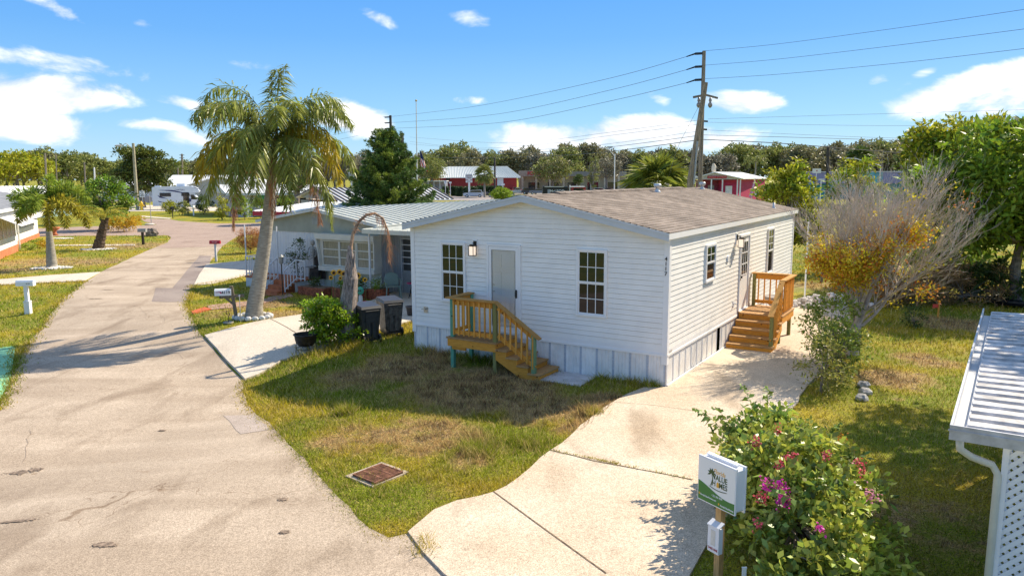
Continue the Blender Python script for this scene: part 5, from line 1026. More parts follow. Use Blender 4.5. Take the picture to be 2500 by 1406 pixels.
# bay window
bu0, bu1 = 13.86, 16.95
mb = MB(); x0, x1 = nx(bu1), nx(bu0); yo = V0-.42
mb.box(x0-.05, x1+.02, yo-.04, V0, 2.12, 2.33); mb.box(x0+.1, x1-.02, yo-.02, V0, .86, 1.04)
mb.poly([(x0-.02, V0, 2.12), (x0-.02, yo, 2.12), (x0+.12, yo, 1.04), (x0+.12, V0, 1.04)], (.05, 0, 0)); mb.poly([(x1-.05, V0, 2.12), (x1-.05, yo, 2.12), (x1-.05, yo, 1.04), (x1-.05, V0, 1.04)], (.05, 0, 0)); mb.build('bay_frame', M_cream, nb)
bw = MB(); xs_ = [x0+.28, x0+1.12, x0+1.22, x0+2.02, x0+2.14, x1-.12]; yw = V0-.30; zb, zt = 1.10, 2.02
bw.box(x0+.03, x1-.05, yw+.03, V0-.001, 1.04, 2.12)
for i in range(3):
    a, b = xs_[2*i], xs_[2*i+1]
    for (p, q, r, s) in ((a-.05, a, zb-.05, zt+.05), (b, b+.05, zb-.05, zt+.05)): bw.box(p, q, yw-.02, yw+.029, r, s)
    for z in (zb-.05, zb+(zt-zb)/3-.015, zb+2*(zt-zb)/3-.015, zt+.005): bw.box(a+.001, b-.001, yw-.015, yw+.029, z, z+.04)
bwo = bw.build('bay_window', M_cream, nb)
for i in range(3):
    g = MB(); g.box(xs_[2*i], xs_[2*i+1], yw+.01, yw+.028, zb-.04, zt+.04); g.build('glass', M_curtain, bwo)
mb = MB(); lapz = .12
while lapz < .84: mb.add([(x0, V0-.05, lapz), (x1, V0-.05, lapz), (x1, V0-.02, lapz+.12), (x0, V0-.02, lapz+.12)], [(0, 1, 2, 3)]); mb.add([(x0, V0-.05, lapz), (x1, V0-.05, lapz), (x1, V0-.02, lapz), (x0, V0-.02, lapz)], [(3, 2, 1, 0)]); lapz += .12
mb.build('lap_siding', M_lap, nb)
# annex with the screen door under the carport roof
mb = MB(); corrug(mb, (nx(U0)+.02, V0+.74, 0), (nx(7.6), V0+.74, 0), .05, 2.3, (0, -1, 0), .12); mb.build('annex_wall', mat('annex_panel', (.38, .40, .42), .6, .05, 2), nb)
dx0, dx1, yd = nx(13.42), nx(12.55), V0+.70
mb = MB(); mb.box(dx0-.06, dx0, yd-.03, yd+.03, .05, 2.16); mb.box(dx1, dx1+.06, yd-.03, yd+.03, .05, 2.16); mb.box(dx0-.06, dx1+.06, yd-.03, yd+.03, 2.161, 2.22); dfo = mb.build('screen_door', mat('door_frame_grey', (.5, .52, .55), .5), nb)
mb = MB(); mb.box(dx0, dx1, yd-.01, yd+.02, .05, .95); mb.build('kick_panel', mat('door_panel', (.33, .35, .36), .6), dfo)
mb = MB(); mb.box(dx0+.06, dx1-.06, yd-.005, yd+.02, .951, 2.16); mb.build('screen', M_scr, dfo)
mb = MB()
for z in (1.2, 1.45, 1.7, 1.93): mb.box(dx0, dx1, yd-.02, yd-.006, z, z+.035)
mb.build('door_bar', M_railw, dfo)
mb = MB(); ribroof(mb, (nx(U0)+.02, 5.6, 2.60), (nx(7.5), 5.6, 2.60), (nx(U0)+.02, 13, 2.72), (nx(7.5), 13, 2.72), .35); mb.bar((nx(U0), 5.57, 2.55), (nx(7.5), 5.57, 2.55), .05, .16); mb.build('carport_roof', [M_ribw, M_ribw], nb)
for u in (13.78, 10.5, 7.7):
    mb = MB(); mb.bar((nx(u), 5.75, .05), (nx(u), 5.75, 2.5), .06, .06, up=(0, 1, 0)); mb.build('carport_post', M_railw, nb)
# front deck with its railing and terracotta steps
mb = MB(); mb.box(nx(20.4), nx(17.4), 5.35, V0-.02, -.1, .42); mb.build('deck_base', mat('painted_block', (.66, .68, .70), .8, .08, 3), nb)
mb = MB(); mb.box(nx(20.45), nx(17.35), 5.32, V0-.02, .421, .48); mb.build('deck_floor', M_terra, nb)
mb = MB()
def rail(mb, a, b, h=.8, n=8):
    a, b = Vector(a), Vector(b); mb.bar(a+Vector((0, 0, h)), b+Vector((0, 0, h)), .035, .035); mb.bar(a+Vector((0, 0, .1)), b+Vector((0, 0, .1)), .03, .03)
    for i in range(n+1): p = a.lerp(b, i/n); mb.bar(p, p+Vector((0, 0, h-.018)), .028, .028, up=(0, 1, 0))
rail(mb, (nx(20.4), 5.38, .48), (nx(18.45), 5.38, .48), .82, 9); rail(mb, (nx(20.4), 5.40, .48), (nx(20.4), V0-.1, .48), .82, 4); mb.build('railing', M_railw, nb)
mb = MB(); rail(mb, (nx(18.45), 5.36, .48), (nx(18.45), 4.55, .0), .84, 4); mb.build('railing', M_railw, nb); mb = MB(); rail(mb, (nx(17.35), 5.36, .48), (nx(17.35), 4.75, .1), .84, 4); rail(mb, (nx(17.35), 5.38, .48), (nx(16.9), 5.38, .48), .82, 2); mb.build('railing', M_railw, nb)
mb = MB()
for i in range(3): mb.box(nx(18.35), nx(17.45), 4.45+i*.3, 5.34, -.1+.161*i if i else -.1, .16*(i+1))
mb.lathe([(.62, -.1), (.62, .055)], (nx(17.9), 4.5, 0), 20, sx=1.1, sy=.75); mb.build('front_steps', M_terra, nb)
for u in (20.4, 18.45):
    mb = MB(); mb.bar((nx(u), 5.42, 1.3), (nx(u), 5.42, 2.6), .04, .04, up=(0, 1, 0)); mb.build('awning_post', M_railw, nb)
def lw(u, v, z=0): return HW(u, v, z)
# things around the neighbour's front
t = thing('bird_bath', lw(18.75, 4.75), 'terracotta bird bath on a flared pedestal beside the white railing', 'bird bath'); mb = MB(); mb.lathe([(.19, 0), (.17, .08), (.10, .3), (.085, .62)], (0, 0, 0), 14); mb.build('pedestal', M_terra, t, True); mb = MB(); mb.lathe([(.08, .62), (.30, .70), (.34, .76), (.31, .76), (.1, .70)], (0, 0, 0), 18); mb.build('basin', M_terra, t, True)
def planter(u0, u1, v0, v1, h, label):
    t = thing('brick_planter', lw((u0+u1)/2, (v0+v1)/2), label, 'planter', 'red brick planters below the bay window', rz=-TH); w, d = abs(u1-u0)/2, abs(v1-v0)/2
    mb = MB()
    for i in range(4):
        z0, z1 = i*h/4, (i+1)*h/4-.008; o = .006*(i % 2)
        mb.box(-w-o, w+o, -d-o, d+o, z0, z1)
    mb.box(-w+.01, w-.01, -d+.01, d-.01, 0, h-.02); mb.build('wall', M_brick, t); mb = MB(); mb.box(-w+.06, w-.06, -d+.06, d-.06, h-.02, h+.01); mb.build('soil', M_joint, t); return t
planter(16.9, 15.5, 5.0, 5.6, .34, 'left red brick planter partly behind the bright bush'); planter(15.2, 13.75, 5.15, 5.75, .38, 'middle red brick planter next to the figurine'); planter(13.7, 13.1, 5.5, 6.0, .42, 'short red brick planter beside the green chair')
M_petal = mat('sunflower_petal', (.85, .48, .02), .6, .15, 9, isl=.2); M_seed = mat('sunflower_centre', (.05, .02, .01), .9); M_stem = mat('stem_green', (.10, .2, .04), .7)
for i, (x, y, r) in enumerate(((815, 666, 8), (829, 664, 7.5), (839, 668, 8.5), (808, 678, 6), (831, 679, 5.5), (873, 673, 9.5), (891, 683, 6.5))):
    d = 26.9; c = at(x, y, d); R = r/CAM_F*d; b = c.copy(); b[2] = .3
    t = thing('sunflower', b, ['large sunflower at the upper left of the bed', 'sunflower behind the other two in the upper row', 'sunflower right of the upper pair, left of the dead trunk', 'small low sunflower at the left end of the bed', 'small low sunflower under the upper pair', 'largest sunflower, just right of the dead trunk', 'small sunflower farthest right by the leafy pot'][i], 'sunflower', 'sunflowers in the bed below the bay window'); h = c[2]-b[2]
    mb = MB(); mb.tube([(0, 0, -.25), (.02, 0, h*.5), (0, .03, h)], .008, 4); mb.build('stem', M_stem, t); rs2 = np.random.RandomState(i); q = []
    a = np.arange(20)/20*2*np.pi; D = np.stack([np.cos(a), np.zeros(20)-.15, np.sin(a)], 1); C = np.array([0, 0, h])+D*R*.35; q = leaves(C, D, R*.72, R*.34, rs2, up=(0, -1, 0)); np_mesh('petals', q, 4, M_petal, t)
    mb = MB(); mb.tube([(0, -.035, h), (0, .01, h)], R*.42, 12); mb.build('flower_centre', M_seed, t)
for i, (u, v, m, s) in enumerate(((13.9, 5.4, G_dk, .35), (14.9, 5.4, G_bright, .22), (16.2, 5.3, G_dk, .28), (13.4, 5.7, G_fox, .3))):
    bushy('potted_plant', lw(u, v, .36), [((0, 0, s*.6), (s, s*.8, s*.6), 10, .1, 24, .12, .03)], m, ['strappy dark plant in the planter by the green chair', 'low green plant in the planter behind the figurine', 'dark low plant in the planter left of the dead palm', 'upright green plant in the short planter'][i], 'plant', seed=150+i, trunk=(.1, .01))
# climbing plant and skeleton figure on the deck
c = lw(17.9, 5.9, .48); bushy('trellis_plant', c, [((0, 0, .7), (.5, .3, .65), 26, .18, 26, .08, .04), ((.1, 0, 1.3), (.3, .25, .3), 8, .14, 20, .08, .04)], G_dk, 'dark leafy climbing plant on the deck behind the steps', 'plant', trunk=(.6, .02), seed=160)
sk = thing('skeleton_figure', lw(17.15, 6.1, .48), 'grey skeleton decoration sitting in front of a dark board beside the bay window', 'decoration', rz=-TH); mb = MB(); M_bone = mat('bone_grey', (.36, .34, .30), .8, .15, 8)
mb.lathe([(.02, 1.34), (.07, 1.38), (.085, 1.46), (.07, 1.54), (.02, 1.58)], (0, 0, 0), 10); mb.tube([(0, 0, .45), (0, .02, .8), (0, 0, 1.36)], .022, 6)
for i in range(6): z = .92+i*.06; r = .13-.008*abs(i-3); mb.tube([(r*math.cos(a), r*.7*math.sin(a), z-.02*math.cos(a*2)) for a in np.linspace(-2.8, 2.8, 9)], .012, 4)
mb.tube([(-.2, 0, 1.27), (0, 0, 1.3), (.2, 0, 1.27)], .018, 5); mb.tube([(-.2, 0, 1.27), (-.26, -.1, .98), (-.12, -.25, .86)], .018, 5); mb.tube([(.2, 0, 1.27), (.27, -.1, .98), (.14, -.25, .86)], .018, 5)
mb.tube([(-.12, 0, .5), (-.0, .03, .52), (.12, 0, .5)], .04, 6); mb.tube([(-.1, 0, .5), (-.16, -.4, .5), (-.15, -.42, .05)], .024, 5); mb.tube([(.1, 0, .5), (.16, -.4, .5), (.15, -.42, .05)], .024, 5); mb.build('bones', M_bone, sk, True)
mb = MB(); mb.box(-.2, .45, .16, .2, 0, 1.15); mb.box(-.25, .3, -.05, .12, 0, .42); mb.build('dark_board', mat('board_black', (.05, .04, .035), .8, .3, 6), sk)
# lamp post in front of the steps
t = thing('garden_lamp', lw(17.2, 4.5), 'thin dark garden lamp post with a square lantern in front of the terracotta steps', 'lamp'); mb = MB(); mb.tube([(0, 0, 0), (0, 0, 1.25)], .022, 6); mb.build('post', M_black, t); mb = MB(); mb.lathe([(.05, 1.25), (.09, 1.3), (.10, 1.5), (.13, 1.52), (.02, 1.62)], (0, 0, 0), 6); mb.build('lantern', mat('lantern_grey', (.3, .31, .3), .5, .1, 4), t)
# figurine
t = thing('figurine', gr(881, 743), 'small garden figurine with a round green face in front of the brick planters', 'figurine'); mb = MB(); mb.lathe([(.02, .34), (.10, .40), (.135, .50), (.10, .60), (.02, .65)], (0, 0, 0), 12); mb.build('head', mat('sea_green', (.08, .42, .28), .6, .1, 5), t, True); mb = MB(); mb.lathe([(.09, 0), (.13, .04), (.08, .12), (.07, .3), (.03, .36)], (0, 0, 0), 10); mb.build('body', mat('off_white', (.7, .68, .64), .7, .05, 4), t, True)
mb = MB(); mb.box(-.055, -.02, -.15, -.11, .49, .55); mb.build('eye', M_black, t); mb = MB(); mb.box(.02, .055, -.15, -.11, .49, .55); mb.build('eye', M_black, t); mb = MB(); mb.blob((.16, 0, .07), (.13, .1, .08), 1, 8, .1); mb.build('red_hat', mat('gnome_red', (.5, .05, .05), .7), t)
# plastic armchair
def chair(t, m):
    mb = MB(); mb.poly([(-.25, -.22, .42), (.25, -.22, .42), (.23, .22, .40), (-.23, .22, .40)], (0, 0, .03)); mb.build('seat', m, t)
    mb = MB(); pts = [(-.25, .22, .44), (.25, .22, .44), (.27, .30, .70), (.2, .33, .86), (0, .345, .92), (-.2, .33, .86), (-.27, .30, .70)]; mb.poly(pts, (0, .025, 0)); mb.build('backrest', m, t)
    for sx2 in (-1, 1):
        for sy2 in (-1, 1): mb = MB(); mb.tube([(sx2*.24, sy2*.2, .42), (sx2*.29, sy2*.27, 0)], [.03, .022], 5); mb.build('leg', m, t)
        mb = MB(); mb.tube([(sx2*.26, .28, .66), (sx2*.31, .05, .68), (sx2*.30, -.2, .65), (sx2*.26, -.22, .42)], .022, 5); mb.build('armrest', m, t)
t = thing('plastic_chair', lw(12.95, 6.05, .07), 'sage green plastic garden armchair beside the short planter', 'chair', rz=.3); chair(t, mat('sage_plastic', (.22, .30, .26), .5, .05, 3))
t = thing('scooter_stool', lw(12.35, 6.45, .07), 'small round pink-topped stool on dark legs by the screen door', 'stool'); mb = MB(); mb.lathe([(.04, .50), (.19, .52), (.2, .56), (.05, .58)], (0, 0, 0), 14); mb.build('seat', mat('pink_paint', (.5, .06, .14), .5), t)
for a in (0, 2.1, 4.2): mb = MB(); mb.tube([(0, 0, .5), (.22*math.cos(a), .22*math.sin(a), 0)], .015, 5); mb.build('leg', M_black, t)
# bins
def bin_(p, rz, label, m):
    t = thing('wheeled_bin', p, label, 'bin', 'wheeled bins between the two homes', rz=rz)
    mb = MB(); a = [(-.22, -.26), (.22, -.26), (.22, .24), (-.22, .24)]; b2 = [(-.29, -.34), (.29, -.34), (.29, .36), (-.29, .36)]
    mb.add([(x, y, .06) for x, y in a]+[(x, y, .98) for x, y in b2], [(3, 2, 1, 0), (0, 1, 5, 4), (1, 2, 6, 5), (2, 3, 7, 6), (3, 0, 4, 7)])
    for (x, h) in ((-.13, .52), (.03, .52)): mb.box(x, x+.10, -.335, -.30+.0, .16, .72)
    mb.box(-.16, .17, -.345, -.29, .60, .86); mb.build('body', m, t)
    mb = MB(); mb.add([(-.31, -.40, .985), (.31, -.40, .985), (.31, .38, 1.0), (-.31, .38, 1.0), (-.28, -.34, 1.05), (.28, -.34, 1.05), (.28, .33, 1.09), (-.28, .33, 1.09)], [(3, 2, 1, 0), (4, 5, 6, 7), (0, 1, 5, 4), (1, 2, 6, 5), (2, 3, 7, 6), (3, 0, 4, 7)]); mb.build('lid', mat('bin_lid', (.05, .05, .05), .35, .1, 4, .5), t)
    mb = MB(); mb.tube([(-.2, -.42, .93), (.2, -.42, .93)], .02, 6); mb.build('handle', m, t)
    for x in (-.25, .22): mb = MB(); mb.tube([(x, -.27, .12), (x+.05, -.27, .12)], .125, 16); mb.build('wheel', M_black, t)
    mb = MB(); mb.tube([(-.2, -.27, .12), (.22, -.27, .12)], .015, 6); mb.build('axle', M_black, t)
M_bin = mat('charcoal_plastic', (.055, .053, .048), .45, .15, 5, .4)
p = gr(896, 834); bin_(p, .62, 'dark wheeled bin right behind the dead palm trunk, its wheels facing the lawn', M_bin)
p = gr(930, 822)+np.array([.22, .35, 0]); bin_(p, .5, 'second dark wheeled bin, behind and right of the first, worn grey side', mat('worn_plastic', (.13, .12, .11), .5, .3, 9, .3))
# fire bowl
p = gr(748, 862); t = thing('fire_bowl', p, 'black round iron fire bowl on thin legs at the driveway edge', 'fire bowl'); M_iron = mat('black_iron', (.03, .024, .02), .5, .3, 9, .4)
mb = MB(); mb.lathe([(.05, .17), (.20, .22), (.27, .33), (.30, .50), (.325, .51), (.325, .53), (.285, .53), (.25, .35), (.15, .26), (.02, .24)], (0, 0, 0), 24); mb.build('bowl', M_iron, t, True)
for i in range(4): a = .6+i*math.pi/2; mb = MB(); mb.tube([(.26*math.cos(a), .26*math.sin(a), .36), (.29*math.cos(a), .29*math.sin(a), -.02)], .010, 5); mb.build('leg', M_iron, t)
mb = MB(); mb.tube([(.27*math.cos(a), .27*math.sin(a), .14) for a in np.linspace(0, 6.283, 18)], .008, 4); mb.build('ring', M_iron, t)
p = gr(1002, 776); t = thing('plant_pot', p+np.array([0, .1, .07]), 'dark pot standing on the slab at the left corner of the white house', 'pot'); mb = MB(); mb.lathe([(.11, 0), (.15, .26), (.17, .27), (.17, .30), (.14, .30), (.12, .2)], (0, 0, 0), 14); mb.build('pot', mat('pot_dark', (.10, .09, .09), .7), t, True)

# ------------------------------------------------------------------ mailboxes and street furniture on the left
p = gr(70, 766); t = thing('mailbox', p, 'white mailbox on a square white post on the left verge', 'mailbox', 'mailboxes along the street', rz=.1); M_mw = mat('mailbox_white', (.80, .82, .84), .4, .03, 3)
mb = MB(); mb.box(-.06, .06, -.06, .06, -.1, 1.0); mb.box(-.09, .09, -.09, .09, 0, .42); mb.box(-.10, .10, -.10, .10, .42, .46); mb.build('post', M_mw, t)
mb = MB(); mb.poly([(-.29, -.1, 1.0), (-.29, .1, 1.0), (-.29, .1, 1.14), (-.29, .06, 1.2), (-.29, -.06, 1.2), (-.29, -.1, 1.14)][::-1], (.58, 0, 0)); mb.build('box', M_mw, t); text('4118', .06, M_black, t, (.12, -.103, 1.08), name='number')
p = gr(574, 782); t = thing('mailbox', p, 'white mailbox numbered 4119 with a small plane decal, on a leaning grey timber post', 'mailbox', 'mailboxes along the street', rz=.25); M_gw = mat('grey_timber', (.20, .165, .12), .9, .25, 7, stretch=(6, 6, 1))
mb = MB(); mb.bar((.06, 0, -.1), (-.06, 0, 1.12), .10, .10, up=(0, 1, 0)); mb.bar((-.42, 0, .78), (.32, 0, .80), .09, .09); mb.bar((-.24, 0, .74), (.0, 0, .5), .06, .06); mb.build('post', M_gw, t)
mb = MB(); mb.poly([(-.56, -.1, .83), (-.56, .1, .83), (-.56, .1, .99), (-.56, .06, 1.04), (-.56, -.06, 1.04), (-.56, -.1, .99)][::-1], (.50, 0, 0)); bx_ = mb.build('box', M_mw, t); text('4119', .13, M_black, t, (-.22, -.103, .93), name='number', bold=True)
mb = MB(); mb.poly([(-.53, -.102, .95), (-.36, -.102, .965), (-.345, -.102, .90), (-.38, -.102, .90), (-.40, -.102, .94), (-.52, -.102, .935)], (0, -.003, 0)); mb.build('decal', mat('magenta_decal', (.45, .02, .12), .6), t)
p = gr(588, 786); t = thing('stake', p, 'thin pale stake with a cap between the 4119 mailbox and the palm', 'stake'); mb = MB(); mb.tube([(0, 0, -.05), (0, 0, .82)], .014, 6); mb.build('rod', mat('aluminium', (.6, .6, .58), .4, .05, 5, .5, .6), t); mb = MB(); mb.lathe([(.02, .82), (.03, .85), (.01, .88)], (0, 0, 0), 8); mb.build('cap', M_railw, t)
p = gr(558, 790); t = thing('garden_light', p, 'small black scroll light over a stone dish at the mailbox foot', 'garden light'); mb = MB(); mb.tube([(0, 0, .05), (0, 0, .2), (.04, 0, .3), (.03, 0, .4), (-.04, 0, .42), (-.06, 0, .34), (-.02, 0, .28)], .012, 5); mb.build('stem', M_black, t); mb = MB(); mb.lathe([(.10, -.02), (.17, .05), (.15, .06), (.02, .03)], (0, 0, 0), 14); mb.build('dish', mat('grey_stone2', (.4, .39, .34), .9, .2, 6), t, True)
p = gr(528, 639); t = thing('mailbox', p, 'dark red mailbox with white lettering on a slim white post beside the far driveway', 'mailbox', 'mailboxes along the street', rz=.05); M_rd = mat('red_paint', (.42, .02, .04), .4, .08, 3)
mb = MB(); mb.box(-.05, .05, -.05, .05, -.1, .98); mb.build('post', mat('weathered_white', (.62, .62, .63), .7, .08, 5), t); mb = MB(); mb.poly([(-.28, -.1, .98), (-.28, .1, .98), (-.28, .1, 1.1), (-.28, .05, 1.17), (-.28, -.05, 1.17), (-.28, -.1, 1.1)][::-1], (.56, 0, 0)); mb.build('box', M_rd, t); text('SINGLE STREET', .042, M_mw, t, (0, -.103, 1.09), name='lettering'); text('4121', .04, M_mw, t, (.05, -.103, 1.03), name='number')
p = gr(350, 597); t = thing('mailbox', p, 'grey-topped mailbox on a black post at the corner lawn, beside the boulder', 'mailbox', 'mailboxes along the street'); mb = MB(); mb.box(-.07, .07, -.07, .07, -.1, .85); mb.build('post', M_black, t); mb = MB(); mb.poly([(-.28, -.13, .86), (-.28, .13, .86), (-.28, .13, 1.0), (-.28, .07, 1.1), (-.28, -.07, 1.1), (-.28, -.13, 1.0)][::-1], (.56, 0, 0)); mb.build('box', mat('box_grey', (.34, .35, .33), .5), t)
p = gr(371, 577); t = thing('boulder', p, 'rough grey boulder at the corner of the left lawn', 'rock'); mb = MB(); mb.blob((0, 0, .22), (.48, .4, .42), 3, 14, .18); mb.build('rock', mat('boulder_grey', (.24, .2, .17), .95, .35, 5, .1, bump=.6, bscale=8), t)
p = gr(336, 513); t = thing('light_pole', p, 'leaning wooden street light pole beside the recreational vehicle', 'street light', 'wooden light and utility poles in the park'); top = at(325, 350, p[1])-p; mb = MB(); mb.tube([(0, 0, 0), tuple(top)], [.27, .19], 8); mb.build('pole', mat('pole_wood_light', (.42, .37, .25), .9, .15, 4), t); a = at(322, 362, p[1])-p; b2 = at(296, 356, p[1])-p; mb = MB(); mb.tube([tuple(a), tuple((a+b2)/2+np.array([0, 0, .5])), tuple(b2)], .05, 5); mb.build('arm', mat('arm_grey', (.5, .5, .5), .5), t); mb = MB(); mb.blob(tuple(b2-np.array([.4, 0, 0])), (.6, .25, .15), 1, 8, .05); mb.build('lamp_head', mat('arm_grey', (.5, .5, .5), .5), t)
p = gr(350, 513); t = thing('speed_sign', p, 'white 25 speed limit sign beside the leaning light pole', 'sign'); s_ = at(347, 474, p[1])-p; mb = MB(); mb.tube([(0, 0, 0), tuple(s_+np.array([0, .05, .6]))], .04, 5); mb.build('post', M_trim, t); mb = MB(); w = .36*1.05; mb.box(s_[0]-.36, s_[0]+.36, s_[1]-.05, s_[1]-.02, s_[2]-.45, s_[2]+.45); mb.build('panel', M_trim, t); text('25', .52, M_black, t, (s_[0], s_[1]-.06, s_[2]-.15), bold=True, name='number'); text('SPEED\nLIMIT', .15, M_black, t, (s_[0], s_[1]-.06, s_[2]+.27), name='lettering')
p = gr(370, 549); t = thing('stop_sign', p, 'grey back of an octagonal stop sign on a thin post at the crossing', 'sign'); top = at(365, 487, p[1])-p; mb = MB(); mb.tube([(0, 0, 0), tuple(top+np.array([0, 0, .35]))], .035, 5); mb.build('post', mat('post_grey', (.4, .4, .38), .5), t)
mb = MB(); R = .38; mb.poly([(top[0]+R*math.cos(math.pi/8+i*math.pi/4)*.8-.15, top[1]+.05+R*.6*math.cos(math.pi/8+i*math.pi/4), top[2]+R*math.sin(math.pi/8+i*math.pi/4)) for i in range(8)], (0, .02, 0)); mb.build('panel', mat('sign_back', (.36, .37, .37), .5), t)
p = gr(370, 549); t = thing('kerb_stone', p+np.array([-.15, 0, 0]), 'flat pale stone at the foot of the stop sign post', 'stone'); mb = MB(); mb.blob((0, 0, .06), (.5, .35, .1), 2, 10, .1); mb.build('stone', mat('pale_stone', (.6, .56, .5), .9), t)
p = gr(346, 514); t = thing('fire_hydrant', p, 'yellow fire hydrant at the foot of the speed sign', 'hydrant'); M_hy = mat('hydrant_yellow', (.75, .48, .02), .5, .08, 4); mb = MB(); mb.lathe([(.28, 0), (.28, .12), (.2, .15), (.2, .85), (.26, .9), (.22, 1.1), (.08, 1.25), (.05, 1.35)], (0, 0, 0), 10); mb.build('barrel', M_hy, t, True)
for s2 in (-1, 1): mb = MB(); mb.tube([(s2*.18, 0, .7), (s2*.38, 0, .7)], .11, 8); mb.build('nozzle', M_hy, t)
p = gr(312, 551); t = thing('bollard', p, 'orange bollard marker on the far verge of the cross street', 'bollard'); mb = MB(); mb.tube([(0, 0, 0), (0, 0, .8), (0, 0, 1.0)], [.11, .11, .08], 8); mb.build('post', mat('orange_post', (.85, .16, .02), .5), t); mb = MB(); mb.tube([(0, 0, .72), (0, 0, .82)], .115, 8); mb.build('band', M_trim, t)
p = gr(422, 533); t = thing('mailbox', p, 'black mailbox on the lawn in front of the recreational vehicle', 'mailbox', 'mailboxes along the street'); mb = MB(); mb.tube([(0, 0, 0), (0, 0, 1.0)], .05, 5); mb.build('post', M_black, t); mb = MB(); mb.box(-.12, .12, -.3, .3, 1.0, 1.3); mb.build('box', M_black, t)
p = gr(473, 527); t = thing('mailbox', p, 'white mailbox post right of the vehicle door', 'mailbox', 'mailboxes along the street'); mb = MB(); mb.box(-.07, .07, -.07, .07, 0, 1.0); mb.build('post', M_trim, t); mb = MB(); mb.box(-.14, .14, -.3, .3, 1.0, 1.25); mb.build('box', M_trim, t)

# ------------------------------------------------------------------ recreational vehicle
pa, pb = gr(374, 513), gr(503, 511); ex = (pb-pa); Lr = np.linalg.norm(ex[:2]); rza = math.atan2(ex[1], ex[0])
rv = thing('motorhome', (pa+pb)/2, 'white motorhome with dark blue swooshes parked on the grass beyond the crossing', 'motorhome', rz=rza); h2 = Lr/2; wd = 2.5
M_rv = mat('rv_white', (.66, .70, .76), .35, .03, 2, .5); M_navy = mat('rv_navy', (.03, .035, .14), .4); M_rg = glass_mat('rv_glass', (.02, .02, .025), .05)
mb = MB(); prof = [(-h2, .55), (h2-2.1, .55), (h2-2.1, 1.9), (h2-1.9, 2.35), (h2-.9, 2.45), (h2-.75, 2.7), (h2-1.15, 3.15), (h2-1.9, 3.4), (-h2+.1, 3.3), (-h2, 3.1)]
mb.poly([(x, 0, z) for x, z in prof], (0, wd, 0)); mb.build('body', M_rv, rv)
mb = MB(); mb.poly([(x, .1, z) for x, z in [(h2-2.1, .45), (h2-.1, .45), (h2, .75), (h2-.05, 1.25), (h2-.95, 1.5), (h2-1.6, 2.3), (h2-2.1, 2.3)]], (0, wd-.2, 0)); mb.build('cab', M_rv, rv)
mb = MB(); mb.poly([(x, .08, z) for x, z in [(h2-1.95, 1.45), (h2-1.1, 1.45), (h2-1.6, 2.15), (h2-1.95, 2.15)]], (0, .02, 0)); mb.build('cab_window', M_rg, rv)
for (x0, x1, z0, z1, n) in ((-h2+1.0, -h2+2.5, 1.9, 2.45, 'window'), (-h2+3.9, -h2+5.0, 1.95, 2.4, 'window'), (h2-3.0, h2-2.2, .6, 2.5, 'door')): mb = MB(); mb.box(x0, x1, -.03, 0, z0, z1); mb.build(n, M_rg, rv)
for pts in ([(-3.2, 2.85), (-1, 2.85), (1.5, 2.3), (1.9, 1.9), (1.2, 2.25), (-1, 2.65)], [(-3.2, 2.1), (-1.6, 1.55), (-2.9, 1.75)], [(.6, 2.1), (1.8, 1.5), (1.8, 1.2), (1.3, 1.0), (1.55, 1.3), (1.4, 1.6)], [(-3.2, 1.3), (-1, .8), (-.9, .7), (-3.1, 1.15)], [(2.4, 3.3), (3.5, 2.8), (3.5, 2.7), (2.2, 3.3)]):
    mb = MB(); mb.poly([(x*Lr/8, -.012, z) for x, z in pts], (0, .011, 0)); mb.build('swoosh', M_navy, rv)
text('CHATEAU', .3, M_navy, rv, (h2-3.4, -.015, 2.85), name='lettering')
for x in (-h2+2.6, h2-1.0):
    mb = MB(); mb.tube([(x, -.02, .42), (x, .3, .42)], .42, 14); w_ = mb.build('wheel', M_black, rv); mb = MB(); mb.tube([(x, -.04, .42), (x, -.02, .42)], .22, 10); mb.build('rim', M_trim, w_)
mb = MB(); mb.box(-.3, .8, .8, 1.7, 3.36, 3.75); mb.build('roof_unit', M_rv, rv); mb = MB(); mb.box(-h2+.3, -h2+1.1, .8, 1.5, 3.3, 3.45); mb.build('roof_hatch', M_rv, rv)

